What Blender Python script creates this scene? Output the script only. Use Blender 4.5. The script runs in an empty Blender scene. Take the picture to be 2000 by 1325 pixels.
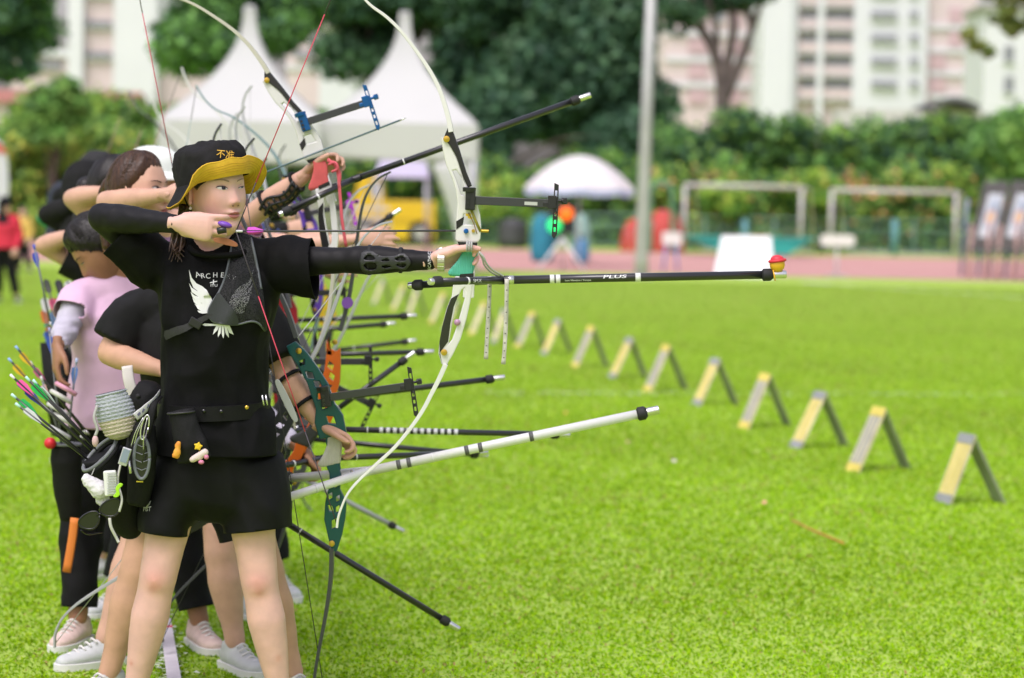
import bpy, bmesh, math, random
import numpy as np
from mathutils import Vector, Matrix, Quaternion
from mathutils.bvhtree import BVHTree
from mathutils.noise import noise as pnoise

random.seed(7)
RNG = np.random.default_rng(11)
R = math.radians
scene = bpy.context.scene
COL = scene.collection

# ------------------------------------------------------------------ camera
FPX = 4722.0                      # focal length in pixels of the 2000 px wide picture
CAM_H = 1.47
PITCH = math.atan((662.5 - 405.0) / FPX)
ROLL = R(1.2)
cam_data = bpy.data.cameras.new('camera')
cam = bpy.data.objects.new('camera', cam_data)
COL.objects.link(cam)
cam_data.sensor_width = 36.0
cam_data.lens = 36.0 * FPX / 2000.0
cam_data.clip_start = 0.1
cam_data.clip_end = 2000.0
CAM_M = Matrix.Translation((0, 0, CAM_H)) @ Matrix.Rotation(R(90) - PITCH, 4, 'X') @ Matrix.Rotation(ROLL, 4, 'Z')
cam.matrix_world = CAM_M
cam_data.dof.use_dof = True
cam_data.dof.focus_distance = 6.47
cam_data.dof.aperture_fstop = 2.6
cam_data.dof.aperture_blades = 9
scene.camera = cam

# ------------------------------------------------------------------ sky and sun (bright overcast day)
SUN_EL, SUN_AZ = R(58), R(205)
world = bpy.data.worlds.new('World')
scene.world = world
world.use_nodes = True
wn = world.node_tree
for n in list(wn.nodes):
    wn.nodes.remove(n)
w_out = wn.nodes.new('ShaderNodeOutputWorld')
w_bg = wn.nodes.new('ShaderNodeBackground')
w_hs = wn.nodes.new('ShaderNodeHueSaturation')
w_sky = wn.nodes.new('ShaderNodeTexSky')
w_sky.sky_type = 'NISHITA'
w_sky.sun_disc = False
w_sky.sun_elevation = SUN_EL
w_sky.sun_rotation = SUN_AZ
w_sky.air_density = 1.6
w_sky.dust_density = 4.0
w_sky.ozone_density = 1.0
w_hs.inputs['Saturation'].default_value = 0.42
w_bg.inputs['Strength'].default_value = 0.15
wn.links.new(w_sky.outputs['Color'], w_hs.inputs['Color'])
w_mul = wn.nodes.new('ShaderNodeMix')
w_mul.data_type = 'RGBA'
w_mul.blend_type = 'MULTIPLY'
w_mul.inputs['Factor'].default_value = 1.0
w_mul.inputs['B'].default_value = (1.0, 0.945, 1.05, 1)       # sky tinted slightly magenta to offset the green bounce off the lawn
wn.links.new(w_hs.outputs['Color'], w_mul.inputs['A'])
wn.links.new(w_mul.outputs['Result'], w_bg.inputs['Color'])
wn.links.new(w_bg.outputs['Background'], w_out.inputs['Surface'])
sun_data = bpy.data.lights.new('sun', 'SUN')
sun_data.energy = 1.3
sun_data.angle = R(28)
sun_data.color = (1.0, 0.965, 0.95)
sun = bpy.data.objects.new('sun', sun_data)
COL.objects.link(sun)
# azimuth measured like the sky texture (clockwise from +Y)
sd = Vector((math.sin(SUN_AZ) * math.cos(SUN_EL), math.cos(SUN_AZ) * math.cos(SUN_EL), math.sin(SUN_EL)))
sun.rotation_euler = sd.to_track_quat('Z', 'Y').to_euler()
sun.location = (-4, -6, 12)
vs = scene.view_settings
vs.view_transform = 'Standard'
vs.look = 'None'
vs.gamma = 1.0
vs.use_curve_mapping = False
vs.exposure = 0.35
scene.render.engine = 'CYCLES'
scene.cycles.use_denoising = True
scene.cycles.max_bounces = 6
scene.cycles.diffuse_bounces = 3
scene.cycles.transparent_max_bounces = 8

# ------------------------------------------------------------------ helpers
def P(px, py, Y):
    """point of the place seen at pixel (px, py) at the ground distance Y"""
    d = CAM_M.to_3x3() @ Vector(((px - 1000.0) / FPX, -(py - 662.5) / FPX, -1.0))
    return Vector((0, 0, CAM_H)) + d * (Y / d.y)

def ground_at(px, py):
    d = CAM_M.to_3x3() @ Vector(((px - 1000.0) / FPX, -(py - 662.5) / FPX, -1.0))
    t = -CAM_H / d.z
    return Vector((0, 0, CAM_H)) + d * t

def V(*a):
    return Vector(a)

def srgb(r, g, b):
    f = lambda c: (c / 255 / 12.92) if c / 255 <= 0.04045 else ((c / 255 + 0.055) / 1.055) ** 2.4
    return (f(r), f(g), f(b))

MATS = {}
def mat(name, col, rough=0.6, metal=0.0, var=0.0, vscale=8.0, bump=0.0, bscale=60.0, stretch=None, col2=None, spec=0.5,
        sheen=0.0, sss=0.0, attr=None, transl=0.0, coat=0.0, detail=4.0, wave=None, alpha=None, emit=None):
    if name in MATS:
        return MATS[name]
    m = bpy.data.materials.new(name)
    m.use_nodes = True
    nt = m.node_tree
    b = nt.nodes['Principled BSDF']
    b.inputs['Base Color'].default_value = (*col, 1)
    b.inputs['Roughness'].default_value = rough
    b.inputs['Metallic'].default_value = metal
    b.inputs['Specular IOR Level'].default_value = spec
    if sheen:
        b.inputs['Sheen Weight'].default_value = sheen
    if coat:
        b.inputs['Coat Weight'].default_value = coat
    if sss:
        b.inputs['Subsurface Weight'].default_value = sss
        b.inputs['Subsurface Radius'].default_value = (0.012, 0.005, 0.003)
        b.inputs['Subsurface Scale'].default_value = 1.0
    if emit:
        b.inputs['Emission Color'].default_value = (*col, 1)
        b.inputs['Emission Strength'].default_value = emit
    tc = nt.nodes.new('ShaderNodeTexCoord')
    src = None
    if var or col2 is not None:
        nz = nt.nodes.new('ShaderNodeTexNoise')
        nz.inputs['Scale'].default_value = vscale
        nz.inputs['Detail'].default_value = detail
        if stretch:
            mp = nt.nodes.new('ShaderNodeMapping')
            mp.inputs['Scale'].default_value = stretch
            nt.links.new(tc.outputs['Object'], mp.inputs['Vector'])
            nt.links.new(mp.outputs['Vector'], nz.inputs['Vector'])
        else:
            nt.links.new(tc.outputs['Object'], nz.inputs['Vector'])
        rp = nt.nodes.new('ShaderNodeValToRGB')
        rp.color_ramp.elements[0].position = 0.3
        rp.color_ramp.elements[1].position = 0.7
        c2 = col2 if col2 is not None else tuple(min(1, c * (1 + var)) for c in col)
        c1 = col if col2 is not None else tuple(c * (1 - var) for c in col)
        rp.color_ramp.elements[0].color = (*c1, 1)
        rp.color_ramp.elements[1].color = (*c2, 1)
        nt.links.new(nz.outputs['Fac'], rp.inputs['Fac'])
        src = rp.outputs['Color']
    if attr:
        at = nt.nodes.new('ShaderNodeAttribute')
        at.attribute_name = attr
        if src is not None:
            mx = nt.nodes.new('ShaderNodeMix')
            mx.data_type = 'RGBA'
            mx.blend_type = 'MULTIPLY'
            mx.inputs['Factor'].default_value = 1.0
            nt.links.new(src, mx.inputs['A'])
            nt.links.new(at.outputs['Color'], mx.inputs['B'])
            src = mx.outputs['Result']
        else:
            src = at.outputs['Color']
    if src is not None:
        nt.links.new(src, b.inputs['Base Color'])
    if bump or wave:
        bp = nt.nodes.new('ShaderNodeBump')
        bp.inputs['Strength'].default_value = max(bump, 0.2 if wave else 0)
        bp.inputs['Distance'].default_value = 0.01
        if wave:
            tx = nt.nodes.new('ShaderNodeTexWave')
            tx.inputs['Scale'].default_value = wave
            tx.inputs['Distortion'].default_value = 1.5
            nt.links.new(tc.outputs['Object'], tx.inputs['Vector'])
            nt.links.new(tx.outputs['Fac'], bp.inputs['Height'])
        else:
            tx = nt.nodes.new('ShaderNodeTexNoise')
            tx.inputs['Scale'].default_value = bscale
            tx.inputs['Detail'].default_value = 6.0
            nt.links.new(tc.outputs['Object'], tx.inputs['Vector'])
            nt.links.new(tx.outputs['Fac'], bp.inputs['Height'])
        nt.links.new(bp.outputs['Normal'], b.inputs['Normal'])
    if transl:
        tr = nt.nodes.new('ShaderNodeBsdfTranslucent')
        ms = nt.nodes.new('ShaderNodeMixShader')
        ms.inputs['Fac'].default_value = transl
        if src is not None:
            nt.links.new(src, tr.inputs['Color'])
        else:
            tr.inputs['Color'].default_value = (*col, 1)
        nt.links.new(b.outputs['BSDF'], ms.inputs[1])
        nt.links.new(tr.outputs['BSDF'], ms.inputs[2])
        nt.links.new(ms.outputs['Shader'], nt.nodes['Material Output'].inputs['Surface'])
    m.diffuse_color = (*col, 1)
    MATS[name] = m
    return m

def tag(o, label=None, cat=None, group=None, kind=None):
    if label:
        o['label'] = label
    if cat:
        o['category'] = cat
    if group:
        o['group'] = group
    if kind:
        o['kind'] = kind
    return o

def empty(name, loc=(0, 0, 0), label=None, cat=None, group=None):
    o = bpy.data.objects.new(name, None)
    o.empty_display_size = 0.1
    o.location = loc
    COL.objects.link(o)
    return tag(o, label, cat, group)

def link(name, me, material, parent=None, smooth=True):
    o = bpy.data.objects.new(name, me)
    COL.objects.link(o)
    if material is not None:
        for mm in (material if isinstance(material, (list, tuple)) else [material]):
            me.materials.append(mm)
    if smooth and len(me.polygons):
        me.polygons.foreach_set('use_smooth', np.ones(len(me.polygons), dtype=bool))
    if parent is not None:
        o.parent = parent
        o.matrix_parent_inverse = Matrix.Translation(-Vector(parent_world(parent)))
    return o

def parent_world(p):
    # an Empty carries only a location (or its own matrix before parts are added); meshes are built in place coordinates
    return p.location if p.type == 'EMPTY' else Vector((0, 0, 0))

class MB:
    """collects shapes; build() links them as one mesh object"""
    def __init__(s):
        s.v = []
        s.f = []
        s.mi = []
        s.cur = 0
    def add(s, vs_, fs_):
        o = len(s.v)
        s.v.extend([tuple(v) for v in vs_])
        for f in fs_:
            s.f.append(tuple(i + o for i in f))
            s.mi.append(s.cur)
        return s
    def box(s, c, sx, sy, sz, M=None):
        c = Vector(c)
        vs_ = []
        for dx in (-.5, .5):
            for dy in (-.5, .5):
                for dz in (-.5, .5):
                    p = Vector((dx * sx, dy * sy, dz * sz))
                    if M is not None:
                        p = M @ p
                    vs_.append(c + p)
        return s.add(vs_, [(0, 1, 3, 2), (4, 6, 7, 5), (0, 4, 5, 1), (2, 3, 7, 6), (0, 2, 6, 4), (1, 5, 7, 3)])
    def tube(s, pts, rad, n=10, ref=None, cap=True, flat=1.0):
        """swept tube; rad is a number or one per point; flat scales the second axis; ref fixes the first axis"""
        pts = [Vector(p) for p in pts]
        m = len(pts)
        if not isinstance(rad, (list, tuple)):
            rad = [rad] * m
        tang = []
        for i in range(m):
            a = pts[max(0, i - 1)]
            b = pts[min(m - 1, i + 1)]
            t = (b - a)
            tang.append(t.normalized() if t.length > 1e-9 else Vector((0, 0, 1)))
        r0 = Vector(ref) if ref is not None else (Vector((0, 0, 1)) if abs(tang[0].z) < 0.9 else Vector((1, 0, 0)))
        vs_, fs_ = [], []
        prev = None
        for i in range(m):
            t = tang[i]
            base = r0 if (ref is not None or prev is None) else prev
            u = base - t * base.dot(t)
            if u.length < 1e-6:
                u = t.orthogonal()
            u.normalize()
            w = t.cross(u)
            prev = u
            ra = rad[i]
            if isinstance(ra, (tuple, list)):
                a_, b_ = ra
            else:
                a_, b_ = ra, ra * flat
            for k in range(n):
                an = 2 * math.pi * k / n
                vs_.append(pts[i] + u * (math.cos(an) * a_) + w * (math.sin(an) * b_))
        for i in range(m - 1):
            for k in range(n):
                k2 = (k + 1) % n
                fs_.append((i * n + k, i * n + k2, (i + 1) * n + k2, (i + 1) * n + k))
        if cap:
            fs_.append(tuple(reversed(range(n))))
            fs_.append(tuple((m - 1) * n + k for k in range(n)))
        return s.add(vs_, fs_)
    def ball(s, c, r, n=12, M=None):
        """ellipsoid, r a number or (rx, ry, rz)"""
        c = Vector(c)
        rr = (r, r, r) if not isinstance(r, (tuple, list)) else r
        vs_, fs_ = [], []
        h = max(4, n * 2 // 3)
        for i in range(1, h):
            th = math.pi * i / h
            for k in range(n):
                ph = 2 * math.pi * k / n
                p = Vector((rr[0] * math.sin(th) * math.cos(ph), rr[1] * math.sin(th) * math.sin(ph), rr[2] * math.cos(th)))
                vs_.append(c + ((M @ p) if M is not None else p))
        top, bot = Vector((0, 0, rr[2])), Vector((0, 0, -rr[2]))
        if M is not None:
            top, bot = M @ top, M @ bot
        vs_.append(c + top)
        vs_.append(c + bot)
        T, B = len(vs_) - 2, len(vs_) - 1
        for k in range(n):
            k2 = (k + 1) % n
            fs_.append((T, k, k2))
            fs_.append((B, (h - 2) * n + k2, (h - 2) * n + k))
            for i in range(h - 2):
                fs_.append((i * n + k, (i + 1) * n + k, (i + 1) * n + k2, i * n + k2))
        return s.add(vs_, fs_)
    def capsule(s, pts, rad, n=12):
        """tube with rounded ends (for blending bodies)"""
        s.tube(pts, rad, n)
        f = lambda r: min(r) if isinstance(r, (tuple, list)) else r
        ra = rad if isinstance(rad, (list, tuple)) else [rad] * len(pts)
        for p, r in ((pts[0], f(ra[0])), (pts[-1], f(ra[-1]))):
            s.ball(p, r * 0.99, n)
        return s
    def prism(s, outline, A, U, W, N, th, holes=None):
        """flat plate: 2-D outline (u, w) from origin A on axes U, W, thickness th along N (centred), optional holes"""
        A, U, W, N = Vector(A), Vector(U), Vector(W), Vector(N)
        bm = bmesh.new()
        def ring(poly):
            vv = [bm.verts.new(A + U * p[0] + W * p[1] - N * (th / 2)) for p in poly]
            return [bm.edges.new((vv[i], vv[(i + 1) % len(vv)])) for i in range(len(vv))]
        eds = ring(outline)
        for h in holes or []:
            eds += ring(h)
        bmesh.ops.triangle_fill(bm, use_beauty=True, use_dissolve=False, edges=eds)
        geo = bmesh.ops.extrude_face_region(bm, geom=list(bm.faces))
        vv = [g for g in geo['geom'] if isinstance(g, bmesh.types.BMVert)]
        bmesh.ops.translate(bm, verts=vv, vec=N * th)
        bmesh.ops.recalc_face_normals(bm, faces=list(bm.faces))
        bm.verts.index_update()
        s.add([v.co.copy() for v in bm.verts], [tuple(v.index for v in f.verts) for f in bm.faces])
        bm.free()
        return s
    def lathe(s, prof, A, D, n=20, ref=None):
        """profile [(along, radius)] turned round axis D from A"""
        D = Vector(D).normalized()
        return s.tube([Vector(A) + D * p[0] for p in prof], [max(p[1], 1e-4) for p in prof], n, ref=ref or D.orthogonal())
    def mesh(s, name):
        me = bpy.data.meshes.new(name)
        me.from_pydata(s.v, [], s.f)
        if any(s.mi):
            me.polygons.foreach_set('material_index', np.array(s.mi, dtype=np.int32))
        me.update()
        return me
    def build(s, name, material, parent=None, smooth=True, sharp=None, bevel=0.0, kind=None):
        o = link(name, s.mesh(name), material, parent, smooth)
        if bevel:
            md = o.modifiers.new('edge', 'BEVEL')
            md.width = bevel
            md.segments = 2
            md.limit_method = 'ANGLE'
            md.angle_limit = R(35)
        if sharp is not None:
            try:
                o.data.set_sharp_from_angle(angle=R(sharp))
            except Exception:
                pass
        if kind:
            o['kind'] = kind
        return o

def smooth_mesh(me, it, fac=0.5):
    """laplacian smoothing with numpy"""
    nv = len(me.vertices)
    co = np.empty(nv * 3); me.vertices.foreach_get('co', co); co = co.reshape(-1, 3)
    e = np.empty(len(me.edges) * 2, dtype=np.int32); me.edges.foreach_get('vertices', e); e = e.reshape(-1, 2)
    deg = np.bincount(e.ravel(), minlength=nv).astype(float)
    deg[deg == 0] = 1
    for _ in range(it):
        acc = np.zeros_like(co)
        np.add.at(acc, e[:, 0], co[e[:, 1]])
        np.add.at(acc, e[:, 1], co[e[:, 0]])
        co += fac * (acc / deg[:, None] - co)
    me.vertices.foreach_set('co', co.ravel())
    me.update()

def remeshed(mb, voxel, smooth=6):
    """one continuous skin round overlapping shapes"""
    me = mb.mesh('tmp')
    o = bpy.data.objects.new('tmp', me)
    COL.objects.link(o)
    md = o.modifiers.new('r', 'REMESH')
    md.mode = 'VOXEL'
    md.voxel_size = voxel
    dg = bpy.context.evaluated_depsgraph_get()
    out = bpy.data.meshes.new_from_object(o.evaluated_get(dg))
    bpy.data.objects.remove(o)
    bpy.data.meshes.remove(me)
    out.materials.clear()
    if smooth:
        smooth_mesh(out, smooth)
    return out

def get_co(me):
    co = np.empty(len(me.vertices) * 3)
    me.vertices.foreach_get('co', co)
    return co.reshape(-1, 3)

def get_no(me):
    co = np.empty(len(me.vertices) * 3)
    me.vertices.foreach_get('normal', co)
    return co.reshape(-1, 3)

def set_co(me, co):
    me.vertices.foreach_set('co', co.ravel())
    me.update()

def displace(me, fn):
    """move every vertex along its normal by fn(point)"""
    co, no = get_co(me), get_no(me)
    d = np.array([fn(c) for c in co])
    set_co(me, co + no * d[:, None])

def bvh_of(*meshes):
    vs_, fs_ = [], []
    for me in meshes:
        o = len(vs_)
        vs_.extend([v.co.copy() for v in me.vertices])
        fs_.extend([tuple(i + o for i in p.vertices) for p in me.polygons])
    return BVHTree.FromPolygons(vs_, fs_)

def fine_poly(outline, step, holes=None):
    """2-D outline -> triangulated grid-like mesh (verts2d, faces) fine enough to be laid on a curved surface"""
    bm = bmesh.new()
    eds = []
    for poly in [outline] + list(holes or []):
        vv = [bm.verts.new((p[0], p[1], 0)) for p in poly]
        eds += [bm.edges.new((vv[i], vv[(i + 1) % len(vv)])) for i in range(len(vv))]
    bmesh.ops.triangle_fill(bm, use_beauty=True, use_dissolve=False, edges=eds)
    xs = [p[0] for p in outline]; ys = [p[1] for p in outline]
    for ax, lo, hi in ((0, min(xs), max(xs)), (1, min(ys), max(ys))):
        k = lo + step
        while k < hi:
            co = Vector((k, 0, 0)) if ax == 0 else Vector((0, k, 0))
            no = Vector((1, 0, 0)) if ax == 0 else Vector((0, 1, 0))
            bmesh.ops.bisect_plane(bm, geom=list(bm.verts) + list(bm.edges) + list(bm.faces), plane_co=co, plane_no=no)
            k += step
    bm.verts.index_update()
    r = [(v.co.x, v.co.y) for v in bm.verts], [tuple(v.index for v in f.verts) for f in bm.faces]
    bm.free()
    return r

def lay_on(mb, polys, bvh, to_ray, off=0.0015, step=6.0):
    """lay flat print on a surface: to_ray(u, w) gives (origin, direction)"""
    for poly in polys:
        outline, holes = (poly if isinstance(poly, tuple) and poly and isinstance(poly[0], list) else (poly, None))
        vs2, fs = fine_poly(outline, step, holes)
        pts, bad = [], set()
        for i, (u, w) in enumerate(vs2):
            o, d = to_ray(u, w)
            hit = bvh.ray_cast(o, d)
            if hit[0] is None:
                bad.add(i)
                pts.append(o)
            else:
                n = hit[1] if hit[1].dot(d) < 0 else -hit[1]
                pts.append(hit[0] + n * off - d * off * 0.5)
        mb.add(pts, [f for f in fs if not any(i in bad for i in f)])

def pix_ray(Y0=4.5):
    def f(u, w):
        o = P(u, w, Y0)
        return o, (o - Vector((0, 0, CAM_H))).normalized()
    return f

def text_polys(txt, size=1.0, extrude=False, bold=0.0):
    """outline triangles of a text: (verts2d, faces), x to the right, y up, origin at its centre"""
    cu = bpy.data.curves.new('t', 'FONT')
    cu.body = txt
    cu.size = size
    cu.align_x = 'CENTER'
    cu.align_y = 'CENTER'
    cu.offset = bold
    o = bpy.data.objects.new('t', cu)
    COL.objects.link(o)
    dg = bpy.context.evaluated_depsgraph_get()
    me = bpy.data.meshes.new_from_object(o.evaluated_get(dg))
    vs2 = [(v.co.x, v.co.y) for v in me.vertices]
    fs = [tuple(p.vertices) for p in me.polygons]
    bpy.data.objects.remove(o)
    bpy.data.curves.remove(cu)
    bpy.data.meshes.remove(me)
    return vs2, fs

def crv(pts, n=8):
    """Catmull-Rom through points"""
    pts = [Vector(p) for p in pts]
    q = [pts[0] * 2 - pts[1]] + pts + [pts[-1] * 2 - pts[-2]]
    out = []
    for i in range(1, len(q) - 2):
        for k in range(n):
            t = k / n
            p0, p1, p2, p3 = q[i - 1], q[i], q[i + 1], q[i + 2]
            out.append(0.5 * ((2 * p1) + (p2 - p0) * t + (2 * p0 - 5 * p1 + 4 * p2 - p3) * t * t + (3 * p1 - p0 - 3 * p2 + p3) * t ** 3))
    out.append(pts[-1])
    return out

def crv2(pts, n=6, closed=False):
    if closed:
        pts = list(pts)
        m = len(pts)
        out = []
        for i in range(m):
            p0, p1, p2, p3 = (Vector((*pts[(i + k) % m], 0)) for k in (-1, 0, 1, 2))
            for k in range(n):
                t = k / n
                v = 0.5 * ((2 * p1) + (p2 - p0) * t + (2 * p0 - 5 * p1 + 4 * p2 - p3) * t * t + (3 * p1 - p0 - 3 * p2 + p3) * t ** 3)
                out.append((v.x, v.y))
        return out
    return [(v.x, v.y) for v in crv([(p[0], p[1], 0) for p in pts], n)]

def fast_mesh(name, verts, faces, cols=None):
    """big meshes from numpy arrays; faces (n, k); cols one colour per vertex"""
    me = bpy.data.meshes.new(name)
    nv, nf, k = len(verts), len(faces), faces.shape[1]
    me.vertices.add(nv)
    me.vertices.foreach_set('co', np.ascontiguousarray(verts, dtype=np.float32).ravel())
    me.loops.add(nf * k)
    me.loops.foreach_set('vertex_index', np.ascontiguousarray(faces, dtype=np.int32).ravel())
    me.polygons.add(nf)
    me.polygons.foreach_set('loop_start', np.arange(0, nf * k, k, dtype=np.int32))
    me.polygons.foreach_set('loop_total', np.full(nf, k, dtype=np.int32))
    me.update(calc_edges=True)
    if cols is not None:
        a = me.color_attributes.new('tint', 'FLOAT_COLOR', 'POINT')
        c4 = np.ones((nv, 4), dtype=np.float32)
        c4[:, :3] = cols
        a.data.foreach_set('color', c4.ravel())
    return me
# ================================================================== the setting
def ground_mat(name, c1, c2, c3, s1=0.6, s2=9.0, rough=0.95, bump=0.3):
    m = bpy.data.materials.new(name)
    m.use_nodes = True
    nt = m.node_tree
    b = nt.nodes['Principled BSDF']
    b.inputs['Roughness'].default_value = rough
    b.inputs['Specular IOR Level'].default_value = 0.15
    tc = nt.nodes.new('ShaderNodeTexCoord')
    def nz(sc, det):
        n = nt.nodes.new('ShaderNodeTexNoise')
        n.inputs['Scale'].default_value = sc
        n.inputs['Detail'].default_value = det
        nt.links.new(tc.outputs['Object'], n.inputs['Vector'])
        return n
    n1, n2 = nz(s1, 3), nz(s2, 8)
    r1 = nt.nodes.new('ShaderNodeValToRGB')
    r1.color_ramp.elements[0].position, r1.color_ramp.elements[1].position = 0.35, 0.68
    r1.color_ramp.elements[0].color, r1.color_ramp.elements[1].color = (*c1, 1), (*c2, 1)
    nt.links.new(n1.outputs['Fac'], r1.inputs['Fac'])
    r2 = nt.nodes.new('ShaderNodeValToRGB')
    r2.color_ramp.elements[0].position, r2.color_ramp.elements[1].position = 0.52, 0.72
    r2.color_ramp.elements[0].color, r2.color_ramp.elements[1].color = (0, 0, 0, 1), (1, 1, 1, 1)
    nt.links.new(n2.outputs['Fac'], r2.inputs['Fac'])
    mx = nt.nodes.new('ShaderNodeMix')
    mx.data_type = 'RGBA'
    nt.links.new(r2.outputs['Color'], mx.inputs['Factor'])
    nt.links.new(r1.outputs['Color'], mx.inputs['A'])
    mx.inputs['B'].default_value = (*c3, 1)
    nt.links.new(mx.outputs['Result'], b.inputs['Base Color'])
    bp = nt.nodes.new('ShaderNodeBump')
    bp.inputs['Strength'].default_value = bump
    bp.inputs['Distance'].default_value = 0.02
    nt.links.new(nz(s2 * 6, 4).outputs['Fac'], bp.inputs['Height'])
    nt.links.new(bp.outputs['Normal'], b.inputs['Normal'])
    return m

def sheet(name, x0, x1, y0, y1, z, material, nx=1, ny=1):
    mb = MB()
    for i in range(nx):
        for j in range(ny):
            a0, a1 = x0 + (x1 - x0) * i / nx, x0 + (x1 - x0) * (i + 1) / nx
            b0, b1 = y0 + (y1 - y0) * j / ny, y0 + (y1 - y0) * (j + 1) / ny
            mb.add([(a0, b0, z), (a1, b0, z), (a1, b1, z), (a0, b1, z)], [(0, 1, 2, 3)])
    return mb.build(name, material, smooth=False)

G1, G2, G3 = (0.33, 0.49, 0.07), (0.38, 0.52, 0.10), (0.42, 0.51, 0.13)
M_lawn = ground_mat('lawn', G1, G2, G3, 0.35, 7.0)
tag(sheet('ground', -900, 900, -60, 1500, 0.0, M_lawn), kind='structure')
M_track = ground_mat('running_track', (0.50, 0.27, 0.245), (0.55, 0.30, 0.27), (0.50, 0.28, 0.25), 0.2, 5.0)
TR0, TR1 = 56.0, 84.0
tag(sheet('running_track', -160, 160, TR0, TR1, 0.006, M_track), kind='structure')
M_chalk = mat('chalk', (0.62, 0.68, 0.5), 0.95, var=0.25, vscale=14)
for k in range(1, 8):
    yy = TR0 + (TR1 - TR0) * k / 8
    tag(sheet('lane_line', -160, 160, yy - 0.04, yy + 0.04, 0.011, mat('lane_paint', (0.66, 0.55, 0.52), 0.9)), kind='structure')
tag(sheet('kerb_strip', -160, 160, TR0 - 0.35, TR0 - 0.02, 0.012, mat('kerb_concrete', (0.42, 0.40, 0.33), 0.9, var=0.15)), kind='structure')

# -------------------------------------------------- grass blades
def blades(name, y0, y1, n, ln, wd, side=0.8, seed=3):
    """one continuous lawn: blades thin out and grow with distance so that no seam shows"""
    g = np.random.default_rng(seed)
    slope = 1000.0 / FPX
    e = 0.45
    y = (y0 ** e + (y1 ** e - y0 ** e) * g.random(n)) ** (1 / e)
    x = g.uniform(-1, 1, n) * (slope * y + side)
    ph = np.sin(x * 9.1 + 1.7 * np.sin(y * 5.3)) * np.sin(y * 8.3 + 1.1 * np.sin(x * 6.1))
    keep = g.uniform(-1.6, 1.0, n) < ph * .45 * np.clip(12 / y, 0, 1) + 0.7
    x, y, ph = x[keep], y[keep], ph[keep]
    n = len(x)
    az = g.uniform(0, 2 * np.pi, n)
    gs = (y / y0) ** 0.75
    L = ln * g.uniform(0.5, 1.25, n) * gs ** 0.5
    W = wd * g.uniform(0.6, 1.3, n) * gs
    lean = g.uniform(0.55, 1.45, n)
    dx, dy = np.cos(az), np.sin(az)
    up = np.cos(lean); out = np.sin(lean)
    base = np.stack([x, y, np.zeros(n) - 0.002], 1)
    d1 = np.stack([dx * out * 0.6, dy * out * 0.6, up * 0.8 + 0.2], 1)
    d2 = np.stack([dx * out, dy * out, up * 0.55 - 0.15 * out], 1)
    sd_ = np.stack([-dy, dx, g.uniform(-.5, .5, n)], 1)
    m = base + d1 * (L * 0.5)[:, None]
    t = m + d2 * (L * 0.55)[:, None]
    v = np.empty((n, 4, 3), dtype=np.float32)
    v[:, 0] = base
    v[:, 1] = m + sd_ * (W * 0.5)[:, None]
    v[:, 2] = t
    v[:, 3] = m - sd_ * (W * 0.5)[:, None]
    f = np.arange(n * 4).reshape(-1, 4)
    base_c = np.array([[0.315, 0.555, 0.006], [0.375, 0.63, 0.008], [0.47, 0.67, 0.025], [0.235, 0.455, 0.006]])
    pick = g.integers(0, 4, n)
    c = base_c[pick] * g.uniform(0.72, 1.18, n)[:, None]
    big = 0.5 + 0.5 * np.sin(x * 1.3 + 0.8 * np.sin(y * 0.9)) * np.sin(y * 1.1 + x * 0.4)
    c *= (0.88 + 0.24 * big)[:, None]
    far = np.clip((y - 10) / 30, 0, 1)[:, None]
    c = c * (1 - far) + np.array([0.41, 0.57, 0.095]) * far
    worn = np.clip(np.sin(x * 2.1 + 1.4 * np.sin(y * 1.7 + 1)) * np.sin(y * 2.6 + 1.2 * np.sin(x * 2.9)) - .45, 0, 1)
    dry = g.random(n) < (0.012 + 0.02 * (big < 0.35) + 0.16 * worn)
    c[dry] = np.array([0.46, 0.33, 0.13]) * g.uniform(0.6, 1.1, dry.sum())[:, None]
    pale = g.random(n) < 0.03
    c[pale] = np.array([0.50, 0.64, 0.16])
    cols = np.repeat(c, 4, axis=0)
    me = fast_mesh(name, v.reshape(-1, 3), f, cols)
    return link(name, me, mat('grass_blade', (1, 1, 1), 0.65, attr='tint', transl=0.5, spec=0.12), smooth=False)
tag(blades('grass', 5.9, 50.0, 850000, 0.024, 0.0065, 0.9, 3), 'short bright green lawn grass', 'grass', kind='stuff')

# -------------------------------------------------- chalk lines: blades dusted white along the line
def chalk_line(name, a, b, w, dens, label, seed=5):
    g = np.random.default_rng(seed)
    a, b = Vector(a), Vector(b)
    L = (b - a).length
    n = int(L * w * dens)
    t = g.uniform(0, L, n)
    s_ = g.normal(0, w * 0.28, n)
    d = (b - a).normalized()
    q = Vector((-d.y, d.x, 0))
    cx = a.x + d.x * t + q.x * s_
    cy = a.y + d.y * t + q.y * s_
    keep = np.sin(t * 7 + np.sin(t * 2.3) * 3) + g.normal(0, 0.5, n) > -0.35
    cx, cy = cx[keep], cy[keep]
    n = len(cx)
    az = g.uniform(0, 2 * np.pi, n)
    r = g.uniform(0.006, 0.014, n)
    z = g.uniform(0.004, 0.03, n)
    v = np.empty((n, 3, 3), dtype=np.float32)
    for k in range(3):
        an = az + k * 2.1
        v[:, k] = np.stack([cx + np.cos(an) * r, cy + np.sin(an) * r, z + g.uniform(0, .006, n)], 1)
    f = np.arange(n * 3).reshape(-1, 3)
    me = fast_mesh(name, v.reshape(-1, 3), f)
    return tag(link(name, me, mat('chalk_flake', (0.66, 0.72, 0.58), 0.9), smooth=False), label, 'chalk line', kind='stuff')
pa, pb = ground_at(950, 772), ground_at(2060, 776)
chalk_line('chalk_line', (pa.x, pa.y, 0), (pb.x, pb.y, 0), 0.11, 2200, 'faint white chalk line crossing the lawn behind the marker boards')
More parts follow.
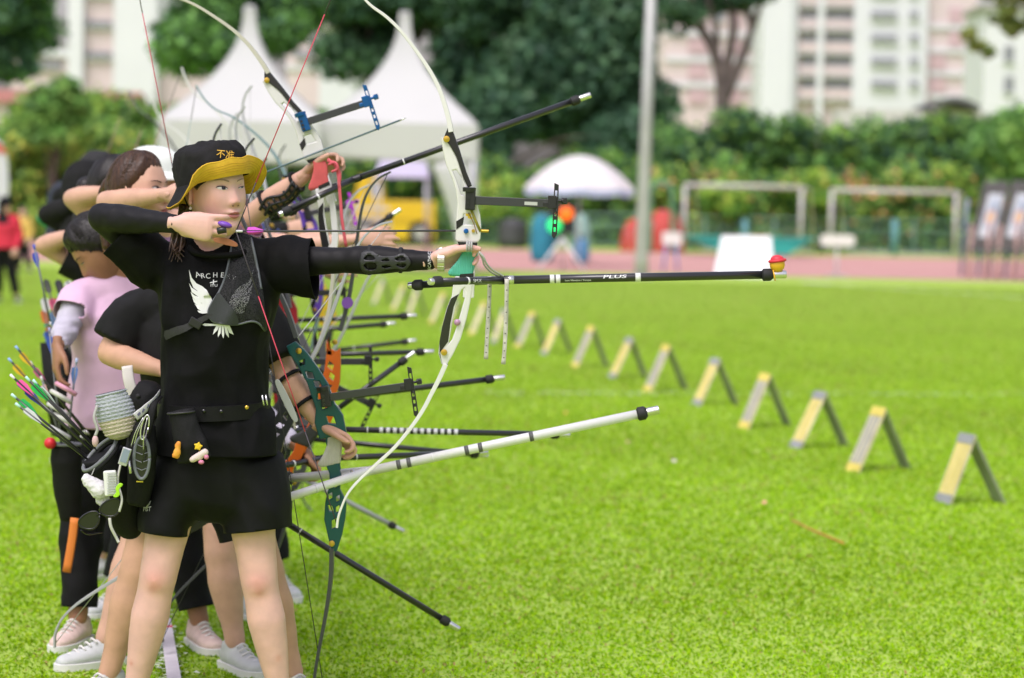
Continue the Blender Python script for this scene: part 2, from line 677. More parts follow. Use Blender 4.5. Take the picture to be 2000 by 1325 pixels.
pa, pb = ground_at(1560, 552), ground_at(2060, 588)
tag(MB().prism([(0, 0), ((pb - pa).length, 0), ((pb - pa).length, 0.25), (0, 0.25)], (pa.x, pa.y, 0.012), (pb - pa).normalized(), V(-(pb - pa).y, (pb - pa).x, 0).normalized(), V(0, 0, 1), 0.008).build('chalk_line', M_chalk, smooth=False), kind='structure')
pa, pb = ground_at(300, 1190), ground_at(352, 1400)
chalk_line('chalk_line', (pa.x, pa.y, 0), (pb.x, pb.y, 0), 0.10, 3500, 'white chalk shooting line on the grass under the archers', 8)

# -------------------------------------------------- leafy things
def leaf_cloud(centres, radii, n, size, cols, seed=0, flat=0.6, shell=0.55, mixc=0.5):
    """leaf-sized quads spread through a set of ellipsoid clumps; returns verts, faces, colours"""
    g = np.random.default_rng(seed)
    C = np.array(centres, dtype=float); Rr = np.array(radii, dtype=float)
    vol = Rr[:, 0] * Rr[:, 2] ** 1.0 * 1.0 + 1e-6
    idx = g.choice(len(C), n, p=vol / vol.sum())
    d = g.normal(0, 1, (n, 3)); d /= np.linalg.norm(d, axis=1)[:, None]
    rad = shell + (1 - shell) * g.random(n) ** 0.6
    rad *= 1 + 0.14 * g.normal(0, 1, n)
    p = C[idx] + d * rad[:, None] * Rr[idx]
    nrm = d * 0.5 + g.normal(0, 0.6, (n, 3)); nrm[:, 2] += 0.45
    nrm /= np.linalg.norm(nrm, axis=1)[:, None]
    a = np.cross(nrm, g.normal(0, 1, (n, 3))); a /= np.linalg.norm(a, axis=1)[:, None] + 1e-9
    b = np.cross(nrm, a)
    s = size * g.uniform(0.6, 1.4, n)[:, None]
    v = np.empty((n, 4, 3), dtype=np.float32)
    v[:, 0] = p - a * s
    v[:, 1] = p - b * s * flat
    v[:, 2] = p + a * s
    v[:, 3] = p + b * s * flat
    f = np.arange(n * 4).reshape(-1, 4)
    cols = np.array(cols)
    clump = g.integers(0, len(cols), len(C))
    pick = np.where(g.random(n) < mixc, clump[idx], g.integers(0, len(cols), n))
    c = cols[pick] * g.uniform(0.75, 1.3, n)[:, None]
    return v.reshape(-1, 3), f, np.repeat(c, 4, axis=0)

M_leaf = mat('leaf', (1, 1, 1), 0.5, attr='tint', transl=0.22, spec=0.3)
M_bark = mat('bark', (0.085, 0.065, 0.05), 0.9, var=0.35, vscale=3, bump=0.6, bscale=8)

def clumps_in(boxes, n, r, seed=1):
    """random clump centres inside ellipsoids (centre, radii)"""
    g = np.random.default_rng(seed)
    cs, rs = [], []
    w = np.array([b[1][0] * b[1][2] for b in boxes])
    for k in g.choice(len(boxes), n, p=w / w.sum()):
        c, rr = boxes[k]
        d = g.normal(0, 1, 3); d /= np.linalg.norm(d)
        q = g.random() ** 0.4
        cs.append([c[i] + d[i] * q * rr[i] * 0.85 for i in range(3)])
        s = r * g.uniform(0.6, 1.35)
        rs.append([s * 1.15, s, s * 0.85])
    return cs, rs

def tree(name, label, base, boxes, nclump, rclump, nleaf, size, cols, seed, trunk_r=0.35, limbs=5, top=None, group='trees beyond the field', trunk=True):
    root = empty(name, base, label, 'tree', group)
    cs, rs = clumps_in(boxes, nclump, rclump, seed)
    g = random.Random(seed)
    v, f, c = leaf_cloud(cs, rs, nleaf, size, cols, seed)
    link('crown', fast_mesh('crown', v, f, c), M_leaf, root, smooth=False)
    if trunk:
        mb = MB()
        top = Vector(top) if top is not None else Vector(boxes[0][0])
        b = Vector(base)
        H = (top - b)
        pts = [b + H * t + Vector((g.uniform(-.2, .2), g.uniform(-.2, .2), 0)) * (t > 0) for t in (0, .12, .3, .55, .8, 1)]
        mb.tube(pts, [trunk_r * 1.25, trunk_r, trunk_r * .85, trunk_r * .65, trunk_r * .4, trunk_r * .2], 10)
        for k in range(limbs):
            s = pts[2] + (pts[4] - pts[2]) * (k / max(1, limbs))
            e = Vector(cs[g.randrange(len(cs))])
            mid = (s + e) / 2 + Vector((0, 0, 0.12 * (e - s).length))
            mb.tube(crv([s, mid, e], 4), [trunk_r * .5 * (1 - .85 * i / 8) for i in range(9)], 7)
        mb.build('trunk', M_bark, root)
    return root

DK = [(0.059, 0.137, 0.072), (0.079, 0.177, 0.087), (0.042, 0.105, 0.061), (0.111, 0.222, 0.108)]
MG = [(0.139, 0.31, 0.07), (0.186, 0.404, 0.085), (0.109, 0.248, 0.062), (0.265, 0.482, 0.101)]
HG = [(0.29, 0.485, 0.077), (0.184, 0.349, 0.077), (0.465, 0.64, 0.116), (0.116, 0.232, 0.057), (0.581, 0.426, 0.155)]
YG = [(0.437, 0.638, 0.101), (0.302, 0.521, 0.101), (0.638, 0.638, 0.134), (0.706, 0.37, 0.168), (0.168, 0.319, 0.067)]

def pb(px, py, Y):
    p = P(px, py, Y)
    return (p.x, p.y, p.z)
def ell(x0, y0, x1, y1, Y, dep):
    """ellipsoid that covers a picture rectangle at distance Y, dep metres deep"""
    a, b = P(x0, y0, Y), P(x1, y1, Y)
    return (((a.x + b.x) / 2, Y, (a.z + b.z) / 2), (abs(b.x - a.x) / 2, dep, abs(a.z - b.z) / 2))
def gnd(px, Y):
    p = P(px, 405, Y)
    return (p.x, Y, 0.0)

# big dark trees behind the tents
tree('broadleaf_tree', 'large dark green tree with dense crown behind the lamp post', gnd(1105, 112),
     [ell(880, -160, 1350, 150, 112, 5), ell(930, 60, 1340, 285, 110, 4.5)], 90, 1.35, 40000, 0.26, DK, 21, 0.42, 7, top=P(1105, 60, 112))
tree('broadleaf_tree', 'tall dark tree with spreading crown behind the two tent peaks', gnd(715, 116),
     [ell(560, -170, 960, 90, 116, 5), ell(820, 60, 1000, 240, 114, 3.5), ell(640, 60, 800, 150, 117, 3)], 75, 1.2, 30000, 0.24, DK, 22, 0.45, 6, top=P(715, 20, 116))
tree('broadleaf_tree', 'green tree with drooping branches left of the first tent peak', gnd(430, 100),
     [ell(300, -150, 540, 90, 100, 4), ell(330, 20, 440, 150, 98, 2), ell(480, -60, 620, 110, 101, 3)], 60, 0.9, 22000, 0.2, MG[:3] + DK[:2], 23, 0.3, 6, top=P(440, -20, 100))
tree('broadleaf_tree', 'dark leafy tree in the corner above the hedge and pale building', gnd(-60, 96),
     [ell(-160, -150, 125, 110, 96, 4), ell(-60, 60, 60, 150, 95, 2)], 45, 0.9, 18000, 0.2, DK + MG[:1], 24, 0.35, 5, top=P(-20, 0, 96))
tree('broadleaf_tree', 'tree with thick bare forked trunk rising above the hedge', gnd(1412, 104),
     [ell(1310, -170, 1500, -40, 104, 3), ell(1300, -30, 1380, 60, 104, 1.5), ell(1430, -40, 1510, 30, 104, 1.5), ell(1355, -20, 1440, 30, 105, 1)], 60, 0.5, 6500, 0.17, DK, 25, 0.1, 2, top=P(1400, -40, 104), trunk=False)
_t = bpy.data.objects['broadleaf_tree.004'] if 'broadleaf_tree.004' in bpy.data.objects else None
mbt = MB()
for pts, r0, r1 in (([(1412, 330), (1412, 220), (1408, 150), (1385, 80), (1345, 30), (1300, -20)], .40, .10),
                    ([(1412, 215), (1420, 130), (1432, 60), (1430, -10), (1440, -60)], .28, .09),
                    ([(1418, 190), (1450, 110), (1475, 40), (1500, -30)], .24, .08),
                    ([(1398, 120), (1398, 60), (1380, -10)], .2, .08),
                    ([(1350, 40), (1352, 0), (1340, -40)], .18, .1), ([(1470, 55), (1455, 0), (1462, -40)], .16, .1)):
    q = crv([P(a, b, 104) for a, b in pts], 5)
    mbt.tube(q, [r0 + (r1 - r0) * i / (len(q) - 1) for i in range(len(q))], 10)
g0 = P(1412, 330, 104)
mbt.tube([V(g0.x, 104, 0), V(g0.x, 104, 1), g0], [.6, .48, .4], 10)
mbt.build('trunk', mat('pale_bark', (0.13, 0.105, 0.09), 0.9, var=0.3, vscale=2, bump=0.6, bscale=6), _t)
tree('broadleaf_tree', 'yellowish green branch tips of the tree at the far corner', gnd(2230, 70),
     [ell(1905, -60, 2140, 25, 70, 2), ell(1868, 60, 1900, 82, 70, .3), ell(1890, 72, 1945, 108, 70, .4), ell(1950, 40, 2010, 66, 70, .4), ell(1920, 10, 1990, 50, 70, .6), ell(1990, 20, 2080, 90, 70, 1)], 70, 0.17, 3600, 0.11, [(0.25, 0.34, 0.08), (0.32, 0.38, 0.10), (0.14, 0.22, 0.05)], 26, 0.16, 2, top=P(2200, -60, 70))
tree('broadleaf_tree', 'soft green bushy tree beside the archery targets', gnd(1990, 92),
     [ell(1905, 190, 2100, 360, 92, 3)], 30, 0.75, 12000, 0.17, MG, 27, 0.2, 4, top=P(1990, 230, 92))
tree('broadleaf_tree', 'small round green tree standing in front of the hedge', gnd(110, 78),
     [ell(60, 160, 130, 290, 78, 1.0), ell(95, 150, 175, 250, 78, 1.0), ell(50, 220, 110, 300, 78, .8)], 40, 0.32, 8000, 0.12, MG, 28, 0.12, 4, top=P(110, 200, 78))
tree('broadleaf_tree', 'dark shaded tree between the tents and the umbrella', gnd(960, 104),
     [ell(880, 180, 1010, 330, 104, 2.5), ell(1150, 220, 1340, 340, 106, 2.5)], 40, 0.9, 14000, 0.2, DK[:3], 30, 0.2, 4, top=P(960, 240, 104))

def hedge(name, label, x0, x1, ytop, Y, dep, cols, n, size, seed, ybase=None, rc=0.55):
    """a clipped hedge: clumps piled up along its length"""
    g = np.random.default_rng(seed)
    cs, rs = [], []
    a, b = P(x0, ytop if not callable(ytop) else ytop(x0), Y), P(x1, ytop if not callable(ytop) else ytop(x1), Y)
    L = b.x - a.x
    for k in range(int(L / rc * 9)):
        t = g.random()
        px = x0 + (x1 - x0) * t
        yt = ytop(px) if callable(ytop) else ytop
        top = P(px, yt, Y).z
        bot = P(px, ybase, Y).z if ybase else 0.0
        u = g.random() ** 0.8
        z = bot + (top - bot - rc * 0.6) * u
        cs.append([a.x + L * t, Y + g.uniform(-dep, dep), z + g.normal(0, .08)])
        s = rc * g.uniform(.7, 1.35)
        rs.append([s * 1.2, s, s * 0.9])
    v, f, c = leaf_cloud(cs, rs, n, size, cols, seed, shell=0.35, mixc=0.3)
    root = empty(name, (a.x + L / 2, Y, 0), label, 'hedge', 'hedges beyond the field')
    link('foliage', fast_mesh('foliage', v, f, c), M_leaf, root, smooth=False)
    mb = MB()
    for k in range(int(L / 1.2)):
        t = (k + .5) / int(L / 1.2)
        px = x0 + (x1 - x0) * t
        yt = ytop(px) if callable(ytop) else ytop
        mb.tube([V(a.x + L * t, Y, 0), V(a.x + L * t + g.normal(0, .1), Y, P(px, yt, Y).z * .75)], [.09, .04], 6)
    mb.build('stem', M_bark, root)
    return root
hedge('hedge', 'long tall green hedge with yellowish top below the white and pink block', 1290, 2080, lambda x: 212 + (x - 1290) * .03 + 8 * math.sin(x * .03), 98, 1.4, MG[:3] + HG[:2] + DK[:3], 46000, 0.16, 41, rc=.7)
hedge('hedge', 'lower hedge with orange and yellow shoots behind the goal frames', 1270, 2080, lambda x: 325 + 14 * math.sin(x * .021) + 8 * math.sin(x * .06), 92, 1.0, YG[:2] + HG[:4] + MG[:3] + DK[:2] + YG[3:4], 42000, 0.13, 42, rc=.6)
hedge('hedge', 'upper hedge of mixed green shrubs beside the pale building', -80, 480, lambda x: 185 + 10 * math.sin(x * .03), 86, 1.2, HG[:4] + MG[:3] + YG[:2], 30000, 0.15, 43, rc=.7)
hedge('hedge', 'lower yellow green hedge behind the row of archers', -80, 470, lambda x: 248 + 12 * math.sin(x * .027), 80, 1.0, YG[:3] + HG[:4] + MG[:3], 30000, 0.13, 44, rc=.6)
hedge('hedge', 'dark green hedge seen under and between the tents', 440, 1290, lambda x: 305 + 14 * math.sin(x * .02) - 90 * max(0, 1 - abs(x - 620) / 90), 95, 1.1, DK + HG[:2] + MG[:2] + YG[:1], 30000, 0.15, 45, rc=.65)
for i, (x0, y0, x1, y1, Y) in enumerate(((885, 318, 960, 430, 88), (950, 345, 1030, 440, 90), (1375, 345, 1450, 420, 90), (1560, 330, 1640, 420, 90))):
    tree('shrub', ('bright yellow green shrub behind the second tent leg', 'orange tinged green shrub below the umbrella edge', 'pale green shrub above the first goal frame', 'yellow green shrub between the two goal frames')[i],
         gnd((x0 + x1) / 2, Y), [ell(x0, y0, x1, y1, Y, .7)], 14, .35, 5000, .11, YG[:3] + MG[:2], 60 + i, .05, 3, group='shrubs along the hedge')
# ================================================================== buildings far behind
def slab(mb, x0, y0, x1, y1, Y, dep):
    """box whose front covers the picture rectangle at distance Y"""
    a, b = P(x0, y0, Y), P(x1, y1, Y)
    mb.box(((a.x + b.x) / 2, Y + dep / 2, (a.z + b.z) / 2), abs(b.x - a.x), dep, abs(a.z - b.z))
    return mb
M_white = mat('white_render', (0.70, 0.71, 0.75), 0.85, var=0.03, vscale=.2)
M_pink = mat('pink_render', (0.66, 0.55, 0.56), 0.85, var=0.05, vscale=.2)
M_magenta = mat('magenta_render', (0.57, 0.40, 0.44), 0.85, var=0.05, vscale=.2)
M_dkglass = mat('window_glass', (0.24, 0.25, 0.275), 0.35)
M_concrete = mat('concrete', (0.42, 0.41, 0.40), 0.9, var=0.08)

def building(name, label, Y, ground_px, walls, windows, dep=9):
    g = P(ground_px, 405, Y)
    root = empty(name, (g.x, Y, 0), label, 'building', 'apartment blocks far behind')
    for nm, m, rect, d in walls:
        x0, y0, x1, y1 = rect
        if y1 is None:      # reaches the ground
            a, b = P(x0, y0, Y), P(x1, y0, Y)
            mb = MB().box(((a.x + b.x) / 2, Y + d + dep / 2, a.z / 2), b.x - a.x, dep, a.z)
        else:
            mb = slab(MB(), x0, y0, x1, y1, Y + d, dep)
        mb.build(nm, m, root, smooth=False)
    for rect in windows:
        x0, y0, x1, y1 = rect[:4]
        d = rect[4] if len(rect) > 4 else -0.10
        w = slab(MB(), x0, y0, x1, y1, Y + d, 0.25).build('window', M_dkglass, root, smooth=False)
        fr = MB()
        slab(fr, x0 - 2, y1, x1 + 2, y1 + 2.5, Y + d - .25, 0.3)
        fr.build('sill', M_white, w, smooth=False)
    return root
YB = 230
wl = [('wall', M_white, (1492, -120, 1550, None), -1.0), ('wall', M_pink, (1548, -120, 1672, None), .6), ('wall', M_white, (1672, -120, 1815, None), -.6),
      ('wall', M_pink, (1813, -20, 1912, None), .5), ('pillar', M_white, (1600, -60, 1612, None), -.4), ('pillar', M_white, (1548, -60, 1560, None), -.4)]
wd = []
for k, y in enumerate((-18, 28, 74, 119, 164)):
    wl.append(('parapet', M_pink if k % 2 else mat('pale_pink_render', (0.68, 0.56, 0.55), 0.85), (1560, y + 10, 1672, y + 27), -.1))
    wl.append(('balcony_slab', M_white, (1556, y + 27, 1672, y + 33), -.3))
    wd += [(1566, y - 6, 1598, y + 9, .3), (1614, y - 6, 1670, y + 9, .3)]
    wd += [(1702, y - 6, 1752, y + 6, -.85), (1778, y - 6, 1794, y + 6, -.85)]
    if y > 0:
        wl.append(('band', M_white, (1815, y + 20, 1912, y + 31), .2))
        wl.append(('panel', M_magenta, (1856, y - 12, 1880, y + 18) if k < 3 else (1817, y - 12, 1846, y + 18), .25))
building('apartment_block', 'white and pink apartment block with rows of dark windows above the hedge', YB, 1700, wl, wd)
wl = [('wall', M_pink, (1300, -120, 1490, None), .2)]
for y in (10, 60, 110, 160):
    wl += [('band', M_white, (1300, y, 1490, y + 14), -.1), ('panel', M_magenta, (1345, y + 16, 1380, y + 44), -.05), ('panel', M_magenta, (1425, y + 16, 1445, y + 44), -.05)]
building('apartment_block', 'pink and magenta apartment block behind the forked tree trunk', YB + 14, 1390, wl, [(1460, 20, 1480, 40, 0), (1460, 70, 1480, 90, 0), (1395, 20, 1415, 40, 0)])
building('apartment_block', 'white block with small square windows at the far corner', YB - 30, 1990, [('wall', M_white, (1925, 20, 2120, None), 0), ('roof_slab', M_concrete, (1918, 8, 2120, 20), -.5)],
         [(1962, 90, 1980, 120), (1962, 150, 1980, 180), (2010, 90, 2030, 120), (2010, 150, 2030, 180)])
# curved roof of the shelter in front
root = empty('shelter', gnd(1850, 150), 'grey curved shelter roof between the hedge and the white blocks', 'shelter')
mb = MB()
arc = [P(1815 + 100 * t, 215 - 26 * math.sin(math.pi * min(1, t * .8 + .1)), 150) for t in np.linspace(0, 1, 13)]
for i in range(12):
    a, b = arc[i], arc[i + 1]
    mb.add([a, b, b + V(0, 8, 0), a + V(0, 8, 0), a + V(0, 0, -.35), b + V(0, 0, -.35), b + V(0, 8, -.35), a + V(0, 8, -.35)],
           [(0, 1, 2, 3), (4, 7, 6, 5), (0, 4, 5, 1), (2, 6, 7, 3)])
mb.build('roof', mat('roof_dark', (0.10, 0.10, 0.11), .7), root, smooth=False)
a, b = P(1640, 212, 151), P(1930, 212, 151)
MB().box(((a.x + b.x) / 2, 153, a.z / 2), b.x - a.x, 3, a.z).build('wall', mat('pale_grey_render', (0.55, 0.53, 0.53), .9, var=.05), root, smooth=False)
# left blocks
YL = 190
wl = [('wall', M_pink, (160, -120, 235, None), .4), ('pillar', M_white, (137, -120, 166, None), -.6), ('tower', M_white, (228, -40, 312, None), -1.2), ('wall', M_pink, (20, 95, 140, None), .6), ('band', M_white, (40, 95, 140, 112), .2),
      ('wall', M_pink, (310, 90, 420, None), .4)]
wd = []
for y in (-20, 40, 101):
    wd += [(168, y, 218, y + 12, .2)]
    wl += [('band', M_white, (166, y + 12, 228, y + 18), .1)]
wd += [(60, 120, 120, 134, .4), (330, 120, 380, 134, .2)]
building('apartment_block', 'pale pink block with white stair tower above the hedge', YL, 220, wl, wd)
building('apartment_block', 'white and pink gabled house seen between the tent peaks', YL - 20, 640, [('wall', M_white, (625, 55, 695, None), 0), ('wall', M_pink, (560, 85, 626, None), .5), ('roof_slab', M_concrete, (620, 50, 700, 56), -.4), ('band', M_white, (560, 128, 626, 138), .3)],
         [(640, 125, 680, 136), (575, 100, 610, 112, .3)])
root = empty('low_roof', gnd(90, 120), 'red tiled roof of a low building behind the hedge', 'roof')
a, b = P(-60, 168, 120), P(260, 205, 120)
MB().add([(a.x, 120, b.z), (b.x, 120, b.z), (b.x, 123, a.z), (a.x, 123, a.z), (a.x, 126, b.z), (b.x, 126, b.z)], [(0, 1, 2, 3), (3, 2, 5, 4), (0, 3, 4), (1, 5, 2)]).build('roof', mat('red_tile', (0.36, 0.15, 0.11), .85, var=.2, vscale=2), root, smooth=False)
MB().box(((a.x + b.x) / 2, 123, b.z / 2), (b.x - a.x) * .98, 5.4, b.z).build('wall', M_pink, root, smooth=False)

# ================================================================== field furniture
# high-peak tents
M_canvas = mat('white_canvas', (0.66, 0.655, 0.67), 0.75, var=0.025, vscale=.6, transl=0.25)
M_alu = mat('aluminium', (0.55, 0.55, 0.55), 0.4, metal=.8)
def tent(label, cx, x0, x1, ypeak, yeave, yval, Y, curt=(-1, 1)):
    c = P(cx, yeave, Y)
    root = empty('peaked_tent', (c.x, Y, 0), label, 'tent', 'white peaked tents')
    hw = (P(x1, yeave, Y).x - P(x0, yeave, Y).x) / 2
    ze, zp, zv = c.z, P(cx, ypeak, Y).z, P(cx, yval, Y).z
    mb = MB()
    lv = 22
    rings = []
    for i in range(lv + 1):
        t = i / lv
        s = (1 - t) ** 2.15 * 0.935 + 0.065 + 0.0 * t
        z = ze + (zp - ze) * (t ** 0.92)
        ring = []
        for k in range(24):
            side, u = divmod(k, 6)
            u = u / 6 * 2 - 1
            q = 1 - 0.05 * (1 - u * u) * (1 - t)
            p = [(u, -q), (q, u), (-u, q), (-q, -u)][side]
            ring.append(V(c.x + p[0] * hw * s, Y + p[1] * hw * s, z))
        rings.append(ring)
    vs_ = [p for r_ in rings for p in r_]
    fs_ = [(i * 24 + k, i * 24 + (k + 1) % 24, (i + 1) * 24 + (k + 1) % 24, (i + 1) * 24 + k) for i in range(lv) for k in range(24)]
    fs_.append(tuple(lv * 24 + k for k in range(24)))
    mb.add(vs_, fs_)
    mb.build('canopy', M_canvas, root, sharp=50)
    for k in (0, 6, 12, 18):
        MB().tube([rings[i][k] for i in range(lv + 1)], .018, 6).build('seam', M_canvas, root)
    mv = MB()
    r0 = rings[0]
    low = [V(p.x, p.y, zv + 0.02 * math.sin(i * 1.7)) for i, p in enumerate(r0)]
    top = [V(p.x, p.y, p.z - .004) for p in r0]
    mv.add(top + low, [(k, (k + 1) % 24, 24 + (k + 1) % 24, 24 + k) for k in range(24)])
    mv.build('valance', M_canvas, root, smooth=False)
    for sx in (-1, 1):
        for sy in (-1, 1):
            MB().tube([V(c.x + sx * hw * .96, Y + sy * hw * .96, 0), V(c.x + sx * hw * .96, Y + sy * hw * .96, ze - .02)], .05, 8).build('leg', M_alu, root)
    # tied back side curtains at the front corners
    for sx in curt:
        m2 = MB()
        pts, rad = [], []
        for t in np.linspace(0, 1, 14):
            w = .34 * (1 - t) ** 1.2 + .10 + .16 * max(0, t - .55)
            pts.append(V(c.x + sx * hw * (.93 - .25 * (1 - t) ** 1.5 * 1 + .0) , Y - hw * .9, zv - .02 - (zv - .05) * t))
            rad.append((w, .09 + .04 * math.sin(t * 9)))
        m2.tube(pts, rad, 14, ref=(1, 0, 0))
        m2.build('curtain', M_canvas, root)
    MB().lathe([(0, .13), (.05, .13), (.1, .09)], (c.x, Y, zp), (0, 0, 1), 12).build('peak_cap', M_canvas, root)
    return root
tent('white peaked tent partly behind the archers with the nearer bow in front', 485, 333, 642, 20, 242, 318, 52, (-1,))
tent('white peaked tent standing nearest the umbrella', 787, 637, 932, 32, 246, 312, 52.5, (1,))

# yellow truck behind the tents
YT = 88
root = empty('truck', gnd(775, YT), 'yellow flatbed truck parked behind the tents', 'truck')
M_yel = mat('yellow_paint', (0.72, 0.47, 0.012), .4, coat=.4)
def ZP(py, px=770, Y=YT): return P(px, py, Y).z
def XP(px, Y=YT): return P(px, 405, Y).x
z0 = ZP(468)
mb = MB(); mb.box(((XP(748) + XP(850)) / 2, YT + 1, (ZP(392) + z0) / 2), XP(850) - XP(748), 2, ZP(392) - z0); mb.build('cargo_bed', M_yel, root, smooth=False, bevel=.03)
mb = MB(); mb.prism([(XP(690), z0), (XP(750), z0), (XP(750), ZP(392)), (XP(742), ZP(345)), (XP(700), ZP(345)), (XP(690), ZP(392))], (0, YT + 1, 0), (1, 0, 0), (0, 0, 1), (0, 1, 0), 1.9)
cab = mb.build('cab', M_yel, root, smooth=False, bevel=.03)
mb = MB(); mb.box(((XP(722) + XP(742)) / 2, YT + .04, (ZP(384) + ZP(356)) / 2), XP(742) - XP(722), .03, ZP(356) - ZP(384)); mb.build('window', M_dkglass, cab, smooth=False)
for x in (712, 822):
    w = MB().lathe([(0, .46), (.24, .46)], (XP(x), YT - .02, .46), (0, 1, 0), 20).build('wheel', mat('rubber', (0.02, 0.02, 0.02), .8), root, sharp=40)
    MB().lathe([(0, .24), (.02, .24)], (XP(x), YT - .045, .46), (0, 1, 0), 16).build('rim', M_alu, w, sharp=40)
MB().box(((XP(690) + XP(850)) / 2, YT + 1, z0 - .12), XP(850) - XP(690), 1.6, .22).build('chassis', mat('chassis_black', (0.02, 0.02, 0.02), .6), root, smooth=False)
mb = MB(); mb.box(((XP(690) + XP(850)) / 2, YT - .02, (ZP(430))), XP(850) - XP(750), .03, .06); mb.build('rail', mat('yellow_dark', (.5, .33, .01), .5), root, smooth=False)
# lilac awning above the truck
root = empty('awning', gnd(785, 74), 'pale lilac folding awning between the tents and the yellow truck', 'awning')
a, b = P(735, 312, 74), P(838, 348, 74)
mb = MB(); mb.add([(a.x, 73, b.z), (b.x, 73, b.z), (b.x - .1, 74.4, a.z), (a.x + .1, 74.4, a.z), (b.x, 75.8, b.z), (a.x, 75.8, b.z)], [(0, 1, 2, 3), (3, 2, 4, 5), (0, 3, 5), (1, 4, 2)])
mb.build('canopy', mat('lilac_canvas', (0.55, 0.52, 0.66), .8, transl=.2), root, smooth=False)
for x in (a.x + .05, b.x - .05):
    for y in (73.05, 75.75):
        MB().tube([V(x, y, 0), V(x, y, b.z)], .03, 6).build('leg', M_alu, root)

# parasol
YU = 62
c = P(1132, 375, YU)
root = empty('parasol', (c.x, YU, 0), 'large white parasol with pale blue edge beside the lamp post', 'parasol')
rw = (P(1240, 375, YU).x - P(1025, 375, YU).x) / 2
zt = P(1132, 304, YU).z
mb = MB(); vs_, fs_ = [], []
NR, NS = 10, 48
for i in range(NR + 1):
    t = i / NR
    for k in range(NS):
        an = 2 * math.pi * k / NS
        sc = 1 - 0.05 * (abs(math.sin(an * 4)) * t)
        z = c.z + .05 + (zt - c.z - .05) * math.cos(t * math.pi / 2 * .98) ** .9 - .05 * t * abs(math.sin(an * 4))
        vs_.append(V(c.x + rw * t * sc * math.cos(an), YU + rw * t * sc * math.sin(an), z))
fs_ = [(i * NS + k, i * NS + (k + 1) % NS, (i + 1) * NS + (k + 1) % NS, (i + 1) * NS + k) for i in range(NR) for k in range(NS)]
mb.add(vs_, fs_); can = mb.build('canopy', mat('parasol_white', (.82, .82, .82), .8, transl=.3), root)
mb = MB()
edge = [vs_[NR * NS + k] for k in range(NS)]
mb.add(edge + [p + V(0, 0, -.16) for p in edge], [(k, (k + 1) % NS, NS + (k + 1) % NS, NS + k) for k in range(NS)])
mb.build('edge_band', mat('parasol_blue', (.52, .66, .85), .8, transl=.3), can)
MB().tube([V(c.x, YU, 0), V(c.x, YU, zt)], .025, 8).build('pole', M_alu, root)
for k in range(8):
    an = k * math.pi / 4
    MB().tube([V(c.x, YU, zt - .05), V(c.x + rw * .5 * math.cos(an), YU + rw * .5 * math.sin(an), c.z + (zt - c.z) * .68), V(c.x + rw * .93 * math.cos(an), YU + rw * .93 * math.sin(an), c.z + .02)], .012, 5).build('rib', M_alu, root)

# lamp post
YLp = 52
b = P(1252, 545, YLp)
root = empty('lamp_post', (b.x, YLp, 0), 'tall grey steel lamp post at the edge of the running track', 'lamp post')
top = P(1278, -180, YLp)
MB().tube([V(b.x, YLp, 0), V(b.x, YLp, .4), P(1262, 250, YLp), top], [.15, .145, .125, .10], 16).build('pole', mat('galvanised', (0.44, 0.44, 0.43), .5, metal=.35, var=.08, vscale=2), root)
MB().box((b.x, YLp, .03), .5, .5, .06).build('base_plate', M_concrete, root, smooth=False)
MB().tube([top, top + V(.5, -.4, .25), top + V(1.3, -1, .3)], [.05, .045, .04], 8).build('arm', M_alu, root)

# football goals
M_goal = mat('goal_grey', (0.56, 0.54, 0.52), .5)
def goal(label, x0, x1, yt0, yt1, Y, back):
    a, b = P(x0, yt0, Y), P(x1, yt1, Y)
    root = empty('goal_frame', ((a.x + b.x) / 2, Y, 0), label, 'goal', 'football goal frames')
    z = (a.z + b.z) / 2
    MB().tube([V(a.x, Y, z), V(b.x, Y, z)], .075, 10).build('crossbar', M_goal, root)
    for x in (a.x, b.x):
        MB().tube([V(x, Y, 0), V(x, Y, z - .06)], .07, 10).build('post', M_goal, root)
        MB().tube([V(x, Y + .05, z), V(x + .4 * back, Y + .9, z - .05), V(x + .75 * back, Y + 2.0, .05)], .045, 8).build('back_stay', M_goal, root)
    MB().tube([V(a.x + .75 * back, Y + 2, .06), V(b.x + .75 * back, Y + 2, .06)], .045, 8).build('ground_bar', M_goal, root)
    MB().tube([V(a.x + .4 * back, Y + .9, z - .05), V(b.x + .4 * back, Y + .9, z - .05)], .04, 8).build('top_bar', M_goal, root)
goal('grey football goal frame behind the white board', 1338, 1566, 362, 366, 86, 1)
goal('grey football goal frame next to the archery targets', 1625, 1868, 372, 376, 86, 1)

# railings behind the track
root = empty('railing', gnd(1400, 90), 'pale green metal railing behind the running track', 'railing')
zt, zm = P(1400, 424, 90).z, P(1400, 452, 90).z
M_rail = mat('rail_green', (0.20, 0.33, 0.28), .6)
x0, x1 = P(560, 400, 90).x, P(2060, 400, 90).x
for z in (zt, zt - .34, .15):
    MB().tube([V(x0, 90, z), V(x1, 90, z)], .03, 6).build('rail', M_rail, root)
n = int((x1 - x0) / 2.4)
for k in range(n + 1):
    MB().tube([V(x0 + (x1 - x0) * k / n, 90.06, 0), V(x0 + (x1 - x0) * k / n, 90.06, zt + .05)], .045, 6).build('post', M_rail, root)
mb = MB()
for k in range(int((x1 - x0) / .13)):
    mb.box((x0 + .13 * k, 90, (zt - .34 + .15) / 2), .018, .018, zt - .34 - .15)
mb.build('bars', M_rail, root, smooth=False, kind='stuff')
for x in (1455, 1748):
    p = P(x, 440, 88)
    MB().tube([V(p.x, 88, 0), V(p.x, 88, p.z + .2)], .12, 8).build('teal_post', mat('teal_paint', (0.12, 0.30, 0.33), .6), root)

